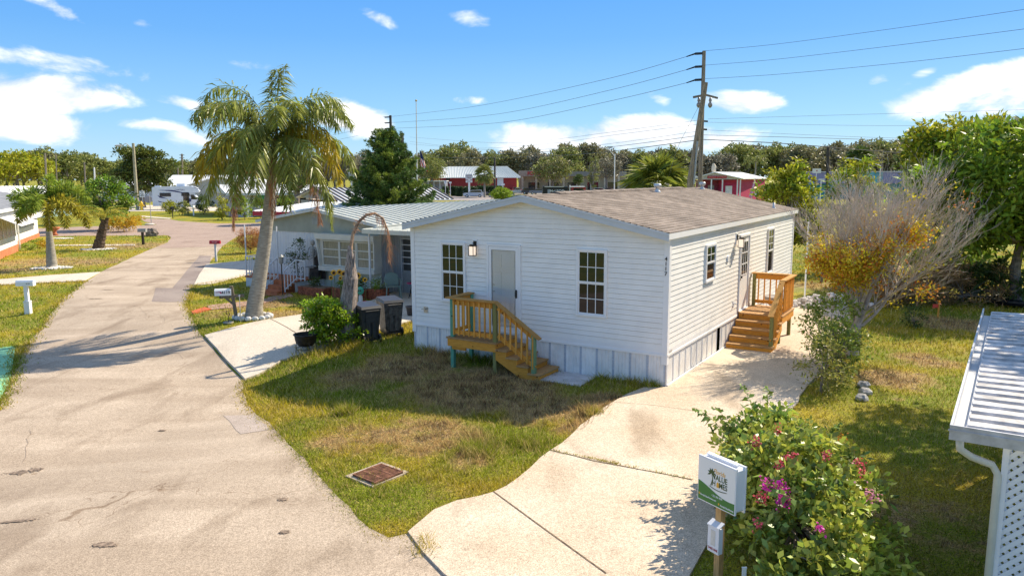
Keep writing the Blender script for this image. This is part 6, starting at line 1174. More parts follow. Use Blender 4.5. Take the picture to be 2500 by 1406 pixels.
# ------------------------------------------------------------------ generic low buildings given by world corners
def prism_house(name, org, rz, W_, D_, ez, rzh, ridge_along, wallm, roofm, label, ribs=0, oh=.3, cat='building', base=0.):
    t = thing(name, org, label, cat, rz=rz); mb = MB(); mb.box(0, W_, 0, D_, base, ez)
    if ridge_along == 'y': 
        for y in (0, D_-.02): mb.poly([(0, y, ez), (W_, y, ez), (W_/2, y, rzh-.08)], (0, .02, 0))
    elif ridge_along == 'x':
        for x in (0, W_-.02): mb.poly([(x, 0, ez), (x, D_, ez), (x, D_/2, rzh-.08)], (.02, 0, 0))
    mb.build('wall', wallm, t); sl_ = (rzh-ez)
    mb = MB()
    if ridge_along == 'y':
        k = sl_/(W_/2)
        for s in (1, -1): xe = W_/2+s*(W_/2+oh); ribroof(mb, (W_/2, -oh, rzh), (W_/2, D_+oh, rzh), (xe, -oh, ez-k*oh), (xe, D_+oh, ez-k*oh), ribs or 1e3, .1) if ribs else mb.poly([(W_/2, -oh, rzh), (W_/2, D_+oh, rzh), (xe, D_+oh, ez-k*oh), (xe, -oh, ez-k*oh)], (0, 0, -.12))
    elif ridge_along == 'x':
        k = sl_/(D_/2)
        for s in (1, -1): ye = D_/2+s*(D_/2+oh); ribroof(mb, (-oh, D_/2, rzh), (W_+oh, D_/2, rzh), (-oh, ye, ez-k*oh), (W_+oh, ye, ez-k*oh), ribs, .1, .09, .12) if ribs else mb.poly([(-oh, D_/2, rzh), (W_+oh, D_/2, rzh), (W_+oh, ye, ez-k*oh), (-oh, ye, ez-k*oh)], (0, 0, -.12))
    else: mb.box(-oh, W_+oh, -oh, D_+oh, ez+.001, rzh)
    mb.build('roof', roofm, t); return t
def panel(t, name, m, x0, x1, z0, z1, y=0., d=.03): mb = MB(); mb.box(x0, x1, y-d, y-.002, z0, z1); return mb.build(name, m, t)
M_wr = mat('white_roof', (.80, .81, .80), .5, .03, 2)
# left house: two wings, awnings, terracotta plinth
A = gr(45, 613); B0 = gr(0, 633); dv = (A-B0)[:2]; dv = dv/np.linalg.norm(dv); rz_ = math.atan2(dv[1], dv[0])-math.pi/2; ev = (gr(95, 578)-A)[:2]; Ld_ = float(ev@dv); xo = float(ev@np.array([math.cos(rz_), math.sin(rz_)])); print('wing', Ld_, xo)
lh = thing('white_house', A, 'white single-storey house with grey roof, awnings and a terracotta plinth at the left edge', 'house', rz=rz_); M_lw = mat('painted_white', (.78, .78, .76), .6, .04, 2)
mb = MB(); mb.box(-9, 0, -12, -.01, .45, 2.85); mb.build('wall', M_lw, lh); mb = MB(); mb.box(-10, xo, .01, Ld_, .3, 2.75); mb.build('wall', M_lw, lh)
mb = MB(); mb.box(-9.02, .02, -12.02, .01, -.1, .45); mb.build('plinth', M_terra if False else mat('plinth_paint', (.52, .19, .09), .8, .12, 2), lh); mb = MB(); mb.box(-10, xo+.05, .02, Ld_+.03, -.1, .3); mb.build('plinth', MATS['plinth_paint'], lh)
mb = MB(); mb.poly([(.55, -12.5, 2.86), (.55, Ld_+.4, 2.86), (-4.7, Ld_-3.4, 4.05), (-4.7, -12.5, 4.05)], (0, 0, -.08)); mb.poly([(.55, Ld_+.4, 2.86), (-10, Ld_+.4, 2.86), (-4.7, Ld_-3.4, 4.05)], (0, 0, -.08)); mb.build('roof', mat('grey_shingle', (.24, .25, .27), .9, .2, 3), lh)
mb = MB(); mb.box(.5, .62, -12.5, Ld_+.45, 2.68, 2.86); mb.box(-.9, .5, -12.5, Ld_+.4, 2.66, 2.70); mb.build('gutter', M_lw, lh); mb = MB(); mb.tube([(.3, .08, 2.65), (.08, .1, 2.3), (.08, .1, .1)], .05, 6); mb.build('downspout', M_lw, lh)
for (y0, y1, x) in ((-5.4, -.7, .0), (Ld_*.2, Ld_*.85, xo)):
    k = x; mb = MB(); mb.box(k+.0, k+.05, y0, y1, 1.0 if x == 0 else 1.0, 2.25)
    for i in range(5): yy = y0+(y1-y0)*i/4; mb.box(k+.05, k+.08, yy-.05, yy+.05, 1.0, 2.25)
    w_ = mb.build('window', M_lw, lh)
    for i in range(4): mb = MB(); a = y0+(y1-y0)*i/4+.06; b2 = y0+(y1-y0)*(i+1)/4-.06; mb.box(k+.051, k+.06, a, b2, 1.06, 2.2); mb.build('glass', M_curtain if x == 0 else mat('blind_grey', (.42, .44, .46), .6), w_)
    mb = MB(); mb.poly([(k+.05, y0-.3, 2.45), (k+.05, y1+.4, 2.45), (k+1.25, y1+.4, 1.85), (k+1.25, y0-.3, 1.85)], (0, 0, .04)); mb.build('awning', M_lw, lh)
for i, (x, y) in enumerate(((66, 611), (92, 600), (103, 605))):
    bushy('border_plant', gr(x, y), [((0, 0, .2), (.5, .4, .22), 12, .15, 24, .14, .05)], (G_fox, G_bright, G_yl)[i], ['low green plant in the border under the far window', 'green and white plant beside the border kerb', 'yellow-leaved plant at the end of the border'][i], 'plant', 'plants in the border of the left house', trunk=(.1, .02), seed=170+i)
t = thing('garden_bowl', gr(133, 575), 'shallow terracotta bowl on a low pedestal behind the foxtail palm trunk', 'planter'); mb = MB(); mb.lathe([(.3, 0), (.18, .2), (.16, .35), (.42, .55), (.45, .68), (.38, .66), (.1, .5)], (0, 0, 0), 16); mb.build('bowl', M_terra, t, True)
# teal trailer beyond the left house
o = at(-60, 480, 88); o[2] = 0; prism_house('mobile_home', o, 0, 7.6, 6, 2.65, 3.1, 'x', mat('aqua_panel', (.42, .62, .60), .6, .05, 2), M_wr, 'pale aqua mobile home with a flat white roof behind the left house', .6, cat='house')
o = at(-60, 470, 122); o[2] = 0; prism_house('mobile_home', o, 0, 11, 7, 2.8, 3.3, 'x', M_lw, M_wr, 'long white mobile home with a white roof farther behind the left house', .6, cat='house')
# pink house with white roof
o = gr(565, 529); ph = thing('pink_house', o, 'low pale pink house with a white roof right of the motorhome', 'house', rz=.08); M_pk = mat('pale_pink', (.66, .55, .53), .7, .04, 2)
mb = MB(); mb.poly([(0, 0, 0), (9.5, 0, 0), (9.5, 12, 0), (-5.2, 12, 0)], (0, 0, 2.75)); mb.build('wall', M_pk, ph)
mb = MB(); mb.poly([(-.35, -.5, 2.75), (10, -.5, 2.75), (10, 5, 3.75), (-2.9, 5, 3.75)], (0, 0, -.12)); mb.poly([(-.35, -.5, 2.75), (-2.9, 5, 3.75), (-6, 12.5, 3.2), (-5.6, 12.5, 2.75)], (0, 0, -.12)); mb.poly([(-2.9, 5, 3.75), (10, 5, 3.75), (10, 12.5, 2.9), (-6, 12.5, 3.2)], (0, 0, -.12)); mb.build('roof', M_wr, ph)
mb = MB(); mb.box(-.35, 10, -.55, -.5, 2.5, 2.78); mb.build('fascia', M_lw, ph)
panel(ph, 'door', M_lw, 1.3, 2.2, .05, 2.2, d=.06); panel(ph, 'window', M_rg, 3.0, 3.8, 1.3, 1.9); panel(ph, 'garage_opening', M_dark, 5.4, 8.8, .05, 2.3); panel(ph, 'sign', mat('green_sign', (.02, .35, .2), .6), 3.1, 4.7, 1.9, 2.5, d=.05)
for f in (.25, .75):
    mb = MB(); c = Vector((0, 0, 0)).lerp(Vector((-5.2, 12, 0)), f); d_ = Vector((-5.2, 12, 0)).normalized(); n_ = Vector((-d_.y, d_.x, 0)); mb.bar(c+n_*.03-d_*.6+Vector((0, 0, 1.7)), c+n_*.03+d_*.6+Vector((0, 0, 1.7)), .05, .6); mb.build('window', M_rg, ph)
mb = MB(); mb.tube([(2.5, -2.2, 0), (2.5, -2.2, 2.5)], .07, 6); mb.build('porch_post', M_lw, ph); mb = MB(); mb.box(1.2, 2.9, -1.6, -.1, 0, .22); mb.build('porch_step', mat('lavender_step', (.5, .5, .62), .8), ph)
# grey gable building and the white roofs behind
o = at(463, 470, 122); o[2] = 0; w_ = (at(610, 440, 122)-at(463, 440, 122))[0]; prism_house('long_house', o, 0, w_, 16, 3.55, 4.85, 'y', mat('sage_grey', (.42, .43, .38), .7, .05, 2), M_wr, 'sage grey gabled house behind the motorhome', cat='house')
o = at(395, 470, 150); o[2] = 0; prism_house('long_house', o, 0, 13, 12, 3.0, 5.2, 'x', M_lw, M_wr, 'house with a large white roof behind the motorhome, left of the gable', cat='house')
o = at(225, 470, 160); o[2] = 0; prism_house('long_house', o, 0, 14, 9, 3.2, 4.4, 'x', M_lw, M_wr, 'low white-roofed house between the garden tree and the layered tree', cat='house')
o = at(577, 470, 200); o[2] = 0; t = thing('orange_sign', o, 'orange billboard with dark lettering above the white roofs', 'sign'); mb = MB(); mb.box(0, 6.2, 0, .3, 4.6, 6.6); mb.build('panel', mat('orange_board', (.62, .16, .04), .6), t); text('TO MALL', .95, M_black, t, (3.1, -.02, 5.5), bold=True, name='lettering', depth=.03); mb = MB(); mb.box(.6, .9, .05, .25, 0, 4.6); mb.build('post', M_black, t); mb = MB(); mb.box(5.2, 5.5, .05, .25, 0, 4.6); mb.build('post', M_black, t)
# second neighbour: white roof with red fascia, and the ribbed-roof house
o = at(640, 520, 40); o[2] = 0; t = prism_house('mobile_home', o, -.45, 4.9, 9, 2.75, 3.05, 'x', M_lw, M_wr, 'white mobile home with a dark red fascia behind the palm trunk', .5, cat='house'); mb = MB(); mb.box(-.32, 5.22, -.36, -.31, 2.55, 2.78); mb.build('fascia', M_rd, t)
RB = at(765, 459, 52.5), at(1057, 458, 54), at(822, 493, 46.4), at(1106, 486, 50)
rh_ = thing('ribbed_roof_house', (RB[2][0], RB[2][1], 0), 'house with a pale roof of dark standing seams behind the conifer', 'house'); oo = np.array([RB[2][0], RB[2][1], 0])
bk0, bk1 = RB[0]+(RB[0]-RB[2])*np.array([1, 1, -1]), RB[1]+(RB[1]-RB[3])*np.array([1, 1, -1])
mb = MB(); L_ = lambda p: tuple(p-oo)
def seamroof(a, b, c, d):
    a, b, c, d = (Vector(L_(x)) for x in (a, b, c, d)); mb.poly([a, b, d, c], (0, 0, -.06), 0)
    for i in range(24): f = i/23; mb.bar(a.lerp(b, f)+Vector((0, 0, .03)), c.lerp(d, f)+Vector((0, 0, .03)), .11, .07, mi=1)
seamroof(RB[0], RB[1], RB[2], RB[3]); seamroof(RB[0], RB[1], bk0, bk1); mb.build('roof', [M_wr, mat('dark_seam', (.09, .075, .065), .7)], rh_)
mb = MB(); f4 = [RB[2], RB[3], bk1, bk0]; ins = sum(f4)/4
f4 = [ins+(p-ins)*.93 for p in f4]; mb.poly([(p[0]-oo[0], p[1]-oo[1], 0) for p in f4], (0, 0, 2.85)); mb.poly([L_(ins+(RB[2]-ins)*.94), L_(ins+(RB[0]-ins)*.94-np.array([0, 0, .1])), L_(ins+(bk0-ins)*.94)], (.05, 0, 0)); mb.build('wall', mat('grey_green_wall', (.36, .38, .34), .7), rh_)
mb = MB(); mb.bar(L_(RB[0]), L_(RB[2]), .12, .22); mb.build('verge_board', mat('brown_board', (.13, .08, .06), .7), rh_)
o = at(760, 510, 44); o[2] = 0; prism_house('garden_room', o, -.2, 3.6, 3, 2.75, 2.9, 'x', M_lw, M_wr, 'small white annex in front of the ribbed roof house', .5, cat='house')
# red building with its white roof
RY = 212; xa, xb = at(1080, 440, RY)[0], at(1266, 440, RY)[0]; rt0, rt1 = at(1079, 406.5, RY+9)[0], at(1237, 407.5, RY+9)[0]
rb = thing('red_shop', (xa, RY, 0), 'long red commercial building with a white ribbed roof beyond the highway', 'shop'); Wb = xb-xa; M_redw = mat('red_wall', (.36, .045, .04), .8, .08, 3); ezr = at(1170, 433.5, RY)[2]; rzr = at(1170, 407, RY+9)[2]
mb = MB(); mb.box(-3.5, Wb-.5, .3, 18, 0, ezr); mb.build('wall', M_redw, rb)
mb = MB(); a0, a1 = rt0-xa, rt1-xa
r0, r1, e0, e1 = Vector((a0, 9, rzr)), Vector((a1, 9, rzr)), Vector((-1, -.6, ezr)), Vector((Wb+.6, -.6, ezr)); mb.poly([r0, r1, e1, e0], (0, 0, -.15), 0)
for i in range(46): f = i/45; mb.bar(r0.lerp(r1, f)+Vector((0, 0, .06)), e0.lerp(e1, f)+Vector((0, 0, .06)), .14, .12, mi=1)
mb.poly([r0, r1, (Wb+.6, 18.6, ezr), (-1, 18.6, ezr)], (0, 0, -.15), 0); mb.poly([r1, e1, (Wb+.6, 18.6, ezr)], (0, 0, -.15), 0); mb.build('roof', [M_wr, mat('seam_grey', (.45, .5, .48), .6)], rb)
panel(rb, 'door', M_lw, Wb*.72, Wb*.80, .2, ezr-.2, y=.3, d=.1); panel(rb, 'window', M_dark, Wb*.045, Wb*.10, ezr-.7, ezr-.2, y=.3, d=.08); panel(rb, 'window', M_dark, Wb*.45, Wb*.53, .8, 2.2, y=.3, d=.08)
pr = thing('porch_house', at(1026, 455, 205)*np.array([1, 1, 0]), 'grey porch with white railings left of the red building', 'building'); mb = MB(); mb.box(-1, 7, 2, 8, 0, 3.4); mb.build('wall', mat('porch_grey', (.3, .3, .32), .8), pr); mb = MB(); mb.box(-1.3, 7.3, -1.3, 8.3, 3.4, 3.6); mb.build('roof', M_lw, pr)
for i in range(6): mb = MB(); mb.box(-1+i*1.6, -.85+i*1.6, -1.1, -.95, 0, 3.4); mb.build('column', M_lw, pr)
mb = MB(); mb.box(-1, 7, -1.1, -1.02, 1.0, 1.15); mb.box(-1, 7, -1.1, -1.02, .3, .4); mb.build('railing', M_lw, pr); mb = MB(); mb.bar((7, -1, 1.4), (9.2, -1, .2), .2, .15); mb.build('stair_rail', M_lw, pr)
# beige shops
BY = 235; x0 = at(1267, 440, BY)[0]; bs = thing('beige_shops', (x0, BY, 0), 'row of flat-roofed beige shops behind the green street trees', 'shop'); zt, zm_ = at(1300, 417, BY)[2], at(1300, 431, BY)[2]; x1 = at(1530, 440, BY)[0]-x0
mb = MB(); mb.box(0, x1, 2, 15, 0, zm_); mb.build('wall', mat('beige_wall', (.48, .41, .25), .8, .06, 3), bs); mb = MB(); mb.box(0, x1*.40, 0, 15, zm_, zt); mb.build('parapet', mat('taupe_parapet', (.33, .28, .22), .8, .05, 3), bs); mb = MB(); mb.box(x1*.41, x1, .5, 15, zm_, zt-.3); mb.build('parapet', mat('grey_parapet', (.26, .26, .22), .8, .05, 3), bs)
for i in range(8): mb = MB(); mb.box(.8+i*4.3, 1.4+i*4.3, .2, .8, 0, zm_); mb.build('column', mat('column_cream', (.55, .5, .36), .8), bs)
for i in range(5): panel(bs, 'shop_window', M_rg, 3+i*6.2, 6.4+i*6.2, .3, 2.8, y=2, d=.08)
text('FOODS', 1.5, mat('sign_red', (.6, .03, .03), .6), bs, (at(1307, 424, BY)[0]-x0, -.1, (zt+zm_)/2), bold=True, name='lettering', depth=.1)
mb = MB(); mb.box(x1, x1+14, 3, 15, 0, 3.4); mb.build('wall', MATS['beige_wall'], bs)
# pink shop with gable canopy
PY = 110; x0, x1 = at(1690, 440, PY)[0], at(1808, 440, PY)[0]; ps = thing('pink_shop', (x0, PY, 0), 'crimson shop with a white gabled canopy behind the house ridge', 'shop'); Wp = x1-x0; ez_, rz2 = at(1750, 436, PY)[2], at(1742, 420, PY)[2]; M_cr = mat('crimson_wall', (.42, .03, .09), .7, .08, 3)
apx = at(1742, 440, PY)[0]-x0; mb = MB(); mb.poly([(0, 0, ez_-.15), (Wp, 0, ez_-.15), (Wp, 0, ez_+.05), (apx, 0, rz2-.1), (0, 0, ez_+.1)], (0, .15, 0)); mb.build('gable', mat('gable_beige', (.52, .48, .42), .7), ps)
xr = at(1872, 440, PY+14)[0]-x0; xrr = at(1810, 440, PY+14)[0]-x0
mb = MB(); mb.poly([(apx, -.3, rz2), (Wp+.3, -.3, ez_), (xr, 14, ez_), (xrr, 14, rz2)], (0, 0, -.12)); mb.poly([(apx, -.3, rz2), (-.3, -.3, ez_), (xrr-8, 14, ez_), (xrr, 14, rz2)], (0, 0, -.12)); mb.build('roof', M_wr, ps)
mb = MB(); mb.poly([(Wp*.64, 1.2, 0), (Wp, 1.2, 0), (xr-.3, 14, 0), (Wp*.64, 14, 0)], (0, 0, ez_-.2)); mb.build('wall', M_cr, ps)
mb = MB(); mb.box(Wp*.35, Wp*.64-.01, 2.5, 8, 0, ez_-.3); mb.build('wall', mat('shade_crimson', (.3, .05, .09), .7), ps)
for f in (0, .13, .39, .62, .93, .99): mb = MB(); mb.box(Wp*f, Wp*f+.16, 0, .16, 0, ez_-.15); mb.build('post', M_lw, ps)
panel(ps, 'banner', mat('banner_red', (.42, .01, .02), .6), at(1727, 440, PY)[0]-x0, at(1774, 440, PY)[0]-x0, at(1750, 436, PY)[2], at(1750, 429.5, PY)[2], d=.05); text('SMALLS STATION', .34, mat('banner_text', (.75, .4, .4), .6), ps, (at(1751, 440, PY)[0]-x0, -.06, at(1750, 432.7, PY)[2]), name='lettering')
panel(ps, 'poster', M_lw, Wp*.74, Wp*.88, 1.6, 3.1, y=1.2, d=.06); panel(ps, 'poster', mat('poster_grey', (.4, .36, .34), .7), Wp*.42, Wp*.55, 1.3, 3.2, y=2.5, d=.06)
mb = MB(); mb.blob((apx+.8, 3, rz2+.55), (.35, .3, .75), 3, 8, .2); mb.build('roof_statue', mat('statue_cream', (.7, .6, .45), .7), ps)
t = thing('feather_flag', at(1834, 482, 104)*np.array([1, 1, 0]), 'pink feather flag beside the crimson shop wall', 'flag'); mb = MB(); mb.tube([(0, 0, 0), (.1, 0, 2.2), (.45, 0, 4.4)], .03, 4); mb.build('pole', M_trim, t); mb = MB(); mb.poly([(-.35, 0, 1.7), (.15, 0, 1.5), (.35, 0, 3.0), (.5, 0, 4.5), (.3, 0, 3.9)], (0, .02, 0)); mb.build('banner', mat('pink_cloth', (.7, .3, .5), .7), t)
t = thing('shop_sign', at(1847, 490, 104)*np.array([1, 1, 0]), 'white board with two dark text panels beside the pink feather flag', 'sign'); mb = MB(); mb.box(-.35, .3, 0, .06, 1.7, 2.75); mb.build('panel', M_lw, t); text('NO\nPARKING', .16, M_black, t, (-.02, -.01, 2.3), name='lettering'); mb = MB(); mb.box(-.05, .0, 0, .05, 0, 1.7); mb.build('post', M_trim, t)
# teal and purple building
TY = 150; x0, x1 = at(1990, 440, TY)[0], at(2345, 440, TY)[0]; tb_ = thing('teal_shop', (x0, TY, 0), 'long flat-roofed building painted grey-violet above and teal below, behind the bare tree', 'shop'); zt, zm_ = at(2150, 420, TY)[2], at(2150, 448, TY)[2]
mb = MB(); mb.box(0, x1-x0, 0, 15, 0, zm_); mb.build('wall', mat('teal_wall', (.06, .32, .28), .7, .08, 3), tb_); mb = MB(); mb.box(0, x1-x0, -.8, 15, zm_, zt); mb.build('upper_wall', mat('violet_wall', (.28, .27, .42), .7, .08, 3), tb_); mb = MB(); mb.box(-.2, x1-x0+.2, -1, 15.2, zt, zt+.12); mb.build('roof_edge', M_lw, tb_)
for (a, b2) in ((.12, .17), (.30, .45)): mb = MB(); mb.box((x1-x0)*a, (x1-x0)*b2, -.84, -.8, zm_, zt-.1); mb.build('mural', mat('aqua_mural', (.10, .42, .48), .7, .2, 2), tb_)
mb = MB()
for i in range(6): z = zm_+(zt-zm_)*i/6; mb.box((x1-x0)*.63, x1-x0, -.9, -.81, z+.08, z+(zt-zm_)/6-.05)
mb.build('slat_panel', mat('pale_slat', (.6, .6, .62), .6), tb_)
t = thing('shop_sign', at(2262, 470, 135)*np.array([1, 1, 0]), 'white sign reading TROPICAL in a dark green frame in front of the teal building', 'sign'); s0, s1 = at(2243, 435, 135), at(2300, 465, 135); w_ = s1[0]-s0[0]; mb = MB(); mb.box(-w_/2, w_/2, 0, .1, s1[2], s0[2]); mb.build('panel', M_lw, t); text('TROPICAL', w_*.20, mat('sign_green_text', (.02, .1, .08), .6), t, (.1, -.01, (s0[2]+s1[2])/2+.2), name='lettering', bold=True); mb = MB(); mb.box(-w_/2-.5, -w_/2, 0, .5, 0, s0[2]+.1); mb.build('post', mat('sign_post_green', (.04, .16, .12), .6), t)
# signs along the highway
def hsign(x, y0, y1, w, Y, label, txt, name='road_sign', col=None, tcol=None, pw=.1, ts=1.):
    b = at(x, 440, Y); b[2] = 0; z0, z1 = at(x, y1, Y)[2], at(x, y0, Y)[2]; ww = w*Y/CAM_F; t = thing(name, b, label, 'sign'); mb = MB(); mb.box(-ww/2, ww/2, 0, .1, z0, z1); mb.build('panel', col or M_lw, t); mb = MB(); mb.box(-pw/2, pw/2, .1, .1+pw, 0, z1-.05); mb.build('post', M_trim, t)
    if txt: text(txt, (z1-z0)*.42*ts, tcol or M_black, t, (0, -.02, (z0+z1)/2), name='lettering', bold=True)
    return t
t = hsign(1145, 425, 439, 16, 172, 'square white sign with red-brown letters reading AUTO TAGS', 'AUTO\nTAGS', 'shop_sign', tcol=mat('sign_brown', (.12, .02, .02), .7), pw=.4, ts=.85); z0, z1 = at(1145, 446, 172)[2], at(1145, 440.5, 172)[2]; mb = MB(); mb.box(-.75, .75, 0, .1, z0, z1); mb.build('lower_panel', M_lw, t); text('REALTY', .3, mat('sign_teal', (.02, .2, .25), .6), t, (0, -.02, (z0+z1)/2), name='lettering')
hsign(1087, 441, 449, 6, 168, 'white parking sign on a post above the first hedge', 'P'); hsign(1099, 444, 448, 6, 168, 'small white sign right of the parking sign', None); hsign(1228, 448.5, 453, 8, 168, 'small white board left of the red pickup', None)
hsign(1222, 472, 477.5, 8, 100, 'small white sign in front of the silver pickup', None); t = hsign(1230, 461, 465, 11, 105, 'green street name signs above the silver pickup', None, col=mat('street_green', (.02, .30, .2), .5)); mb = MB(); z0 = at(1230, 470, 105)[2]; mb.box(-.2, .45, -.05, .0, z0, z0+.25); mb.build('lower_panel', MATS['street_green'], t)
hsign(858, 418.5, 434, 13, 190, 'white shop sign with blue lettering left of the conifer', 'CARE', 'shop_sign', tcol=M_navy, pw=.5)
hsign(2006, 437, 440, 14, 95, 'white T-shaped sign frame behind the yellow-green tree', None); hsign(1993, 412, 423, 20, 140, 'white sign with a red letter above the teal building', 'M', tcol=mat('letter_red', (.6, .02, .05), .6))
# flagpole with flag at half mast
p = at(1018, 440, 130); p[2] = 0; t = thing('flagpole', p, 'tall pale flagpole rising beside the conifer', 'flagpole'); top = at(1016, 250, 130)-p; mb = MB(); mb.tube([(0, 0, 0), tuple(top)], [.14, .07], 8); mb.build('pole', mat('pole_white', (.66, .67, .68), .4, .03, 3), t); mb = MB(); mb.blob(tuple(top+np.array([0, 0, .25])), (.2, .2, .2), 1, 8, 0); mb.build('finial', mat('finial_gold', (.5, .42, .25), .4), t)
fo = at(1025, 367, 129.8); fl = thing('national_flag', fo, 'drooping red and white striped flag with a blue canton at half mast', 'flag'); V0_ = at(1025, 367, 129.8)
def fpt(px, py): return at(px, py, 129.8)-fo
nst = 11
def fl_pt(s, t): # s across stripes, t along
    a = np.array(fpt(1024.5, 368+t*33))+0; topl = fpt(1024.5, 367); botl = fpt(1028, 405); tr = fpt(1031, 378); br = fpt(1046, 414)
    L0 = topl*(1-s)+np.array(fpt(1028, 376))*s; L1 = np.array(fpt(1024.5, 402))*(1-s)+np.array(fpt(1046.5, 420))*s
    p = L0*(1-t)+L1*t; p[0] += .15*math.sin(s*9+t*3); p[1] += .25*math.sin(s*11)*t; return p
for i in range(nst):
    mb = MB(); k = 8
    for j in range(k):
        a, b2, c_, d_ = (fl_pt(i/nst, .42+.58*j/k), fl_pt((i+1)/nst, .42+.58*j/k), fl_pt((i+1)/nst, .42+.58*(j+1)/k), fl_pt(i/nst, .42+.58*(j+1)/k)); mb.quad(a, b2, c_, d_)
    mb.build('stripe', mat('flag_red', (.6, .02, .04), .7) if i % 2 == 0 else mat('flag_white', (.8, .8, .8), .7), fl)
mb = MB()
for i in range(6):
    for j in range(4): mb.quad(fl_pt(i/6, .42*j/4), fl_pt((i+1)/6, .42*j/4), fl_pt((i+1)/6, .42*(j+1)/4), fl_pt(i/6, .42*(j+1)/4))
cn = mb.build('canton', mat('flag_blue', (.02, .03, .12), .7), fl)

# ------------------------------------------------------------------ cars
def car(px, py, lenpx, Y, kind, col, label, flip=False, rz=0.):
    Lc = {'suv': 4.6, 'pickup': 5.6, 'sedan': 4.6}[kind]; b = at(px, py, Y); b[2] = 0; t = thing('parked_'+('pickup' if kind == 'pickup' else 'car'), b, label, 'pickup' if kind == 'pickup' else 'car', 'vehicles in front of the shops', rz=rz+(math.pi if flip else 0))
    h = Lc/2; w = 1.8; body = [(-h, .35), (h, .35), (h, .85), (h-.25, 1.0), (-h+.1, 1.05), (-h, .9)]; m = mat('car_'+'_'.join('%d' % int(c*100) for c in col), col, .3, .02, 2, .5, coat=.5)
    mb = MB(); mb.poly([(x, -w/2, z) for x, z in body], (0, w, 0)); mb.build('body', m, t)
    cab = {'suv': [(-h+.15, 1.04), (h-1.15, 1.02), (h-1.8, 1.6), (-h+.5, 1.65)], 'sedan': [(-h+.6, 1.04), (h-1.2, 1.02), (h-2.0, 1.42), (-h+1.4, 1.42)], 'pickup': [(-.3, 1.05), (h-1.4, 1.03), (h-2.0, 1.75), (-.1, 1.78)]}[kind]
    mb = MB(); mb.poly([(x, -w/2+.1, z) for x, z in cab], (0, w-.2, 0)); mb.build('cabin', m, t); cx_ = sum(x for x, z in cab)/4; cz_ = sum(z for x, z in cab)/4
    for s2 in (-1, 1): mb = MB(); y = s2*(w/2-.1); mb.poly([(cx_+(x-cx_)*.86, y+(-.015 if s2 < 0 else 0), cz_+(z-cz_)*.7+.02) for x, z in cab], (0, .015, 0)); mb.build('side_window', M_rg, t)
    for (a, b2) in ((cab[1], cab[2]), (cab[3], cab[0])): mb = MB(); A_ = Vector((a[0], 0, a[1])); B2_ = Vector((b2[0], 0, b2[1])); d_ = (B2_-A_); n_ = Vector((d_.z, 0, -d_.x)).normalized(); mb.bar(A_+d_*.12-n_*-.012, A_+d_*.9-n_*-.012, w-.4, .03, up=tuple(n_)); mb.build('windscreen', M_rg, t)
    for x in (-h+.85, h-.85):
        for s2 in (-1, 1): mb = MB(); mb.tube([(x, s2*(w/2-.2), .34), (x, s2*(w/2+.02), .34)], .34, 12); wh = mb.build('wheel', M_black, t); mb = MB(); mb.tube([(x, s2*(w/2+.021), .34), (x, s2*(w/2+.03), .34)], .18, 8); mb.build('rim', M_trim, wh)
    for y in (-.7, .5): mb = MB(); mb.box(h-.02, h+.02, y, y+.2, .65, .82); mb.build('headlight', M_trim, t)
car(1156, 474, 29, 170, 'suv', (.60, .62, .66), 'pale silver car left of the bright tree top', True); car(1240, 484, 60, 150, 'pickup', (.42, .40, .37), 'large silver pickup above the house gable', False); car(1253, 460, 20, 212, 'pickup', (.55, .03, .05), 'red pickup at the corner of the red building', False); car(1268, 466, 25, 200, 'pickup', (.62, .62, .62), 'white and silver truck right of the red pickup', True)
car(1294, 467, 25, 198, 'suv', (.03, .035, .06), 'dark navy car in front of the beige shops', False); car(1313, 467, 22, 196, 'sedan', (.18, .2, .27), 'grey blue car behind the dump truck', True); car(1467, 467, 24, 195, 'suv', (.6, .6, .6), 'white van below the columnar tree', False); car(1492, 462, 24, 215, 'sedan', (.03, .03, .03), 'black car right of the white van', False); car(1196, 458, 20, 205, 'suv', (.6, .6, .6), 'white car behind the round-headed palm trunk', True, .9); car(877, 452, 20, 185, 'suv', (.05, .06, .08), 'dark car left of the conifer', False); car(1168, 474, 20, 178, 'sedan', (.1, .1, .14), 'dark car behind the pale silver car', False); car(1722, 466, 30, 105, 'sedan', (.7, .7, .68), 'white car under the canopy of the crimson shop', False); car(1130, 462, 20, 200, 'suv', (.2, .2, .2), 'grey car behind the boxy hedges', False); car(1745, 486, 30, 98, 'sedan', (.7, .7, .7), 'white car partly behind the house ridge', False); car(1212, 476, 30, 172, 'suv', (.05, .05, .05), 'black car just left of the large silver pickup', True)
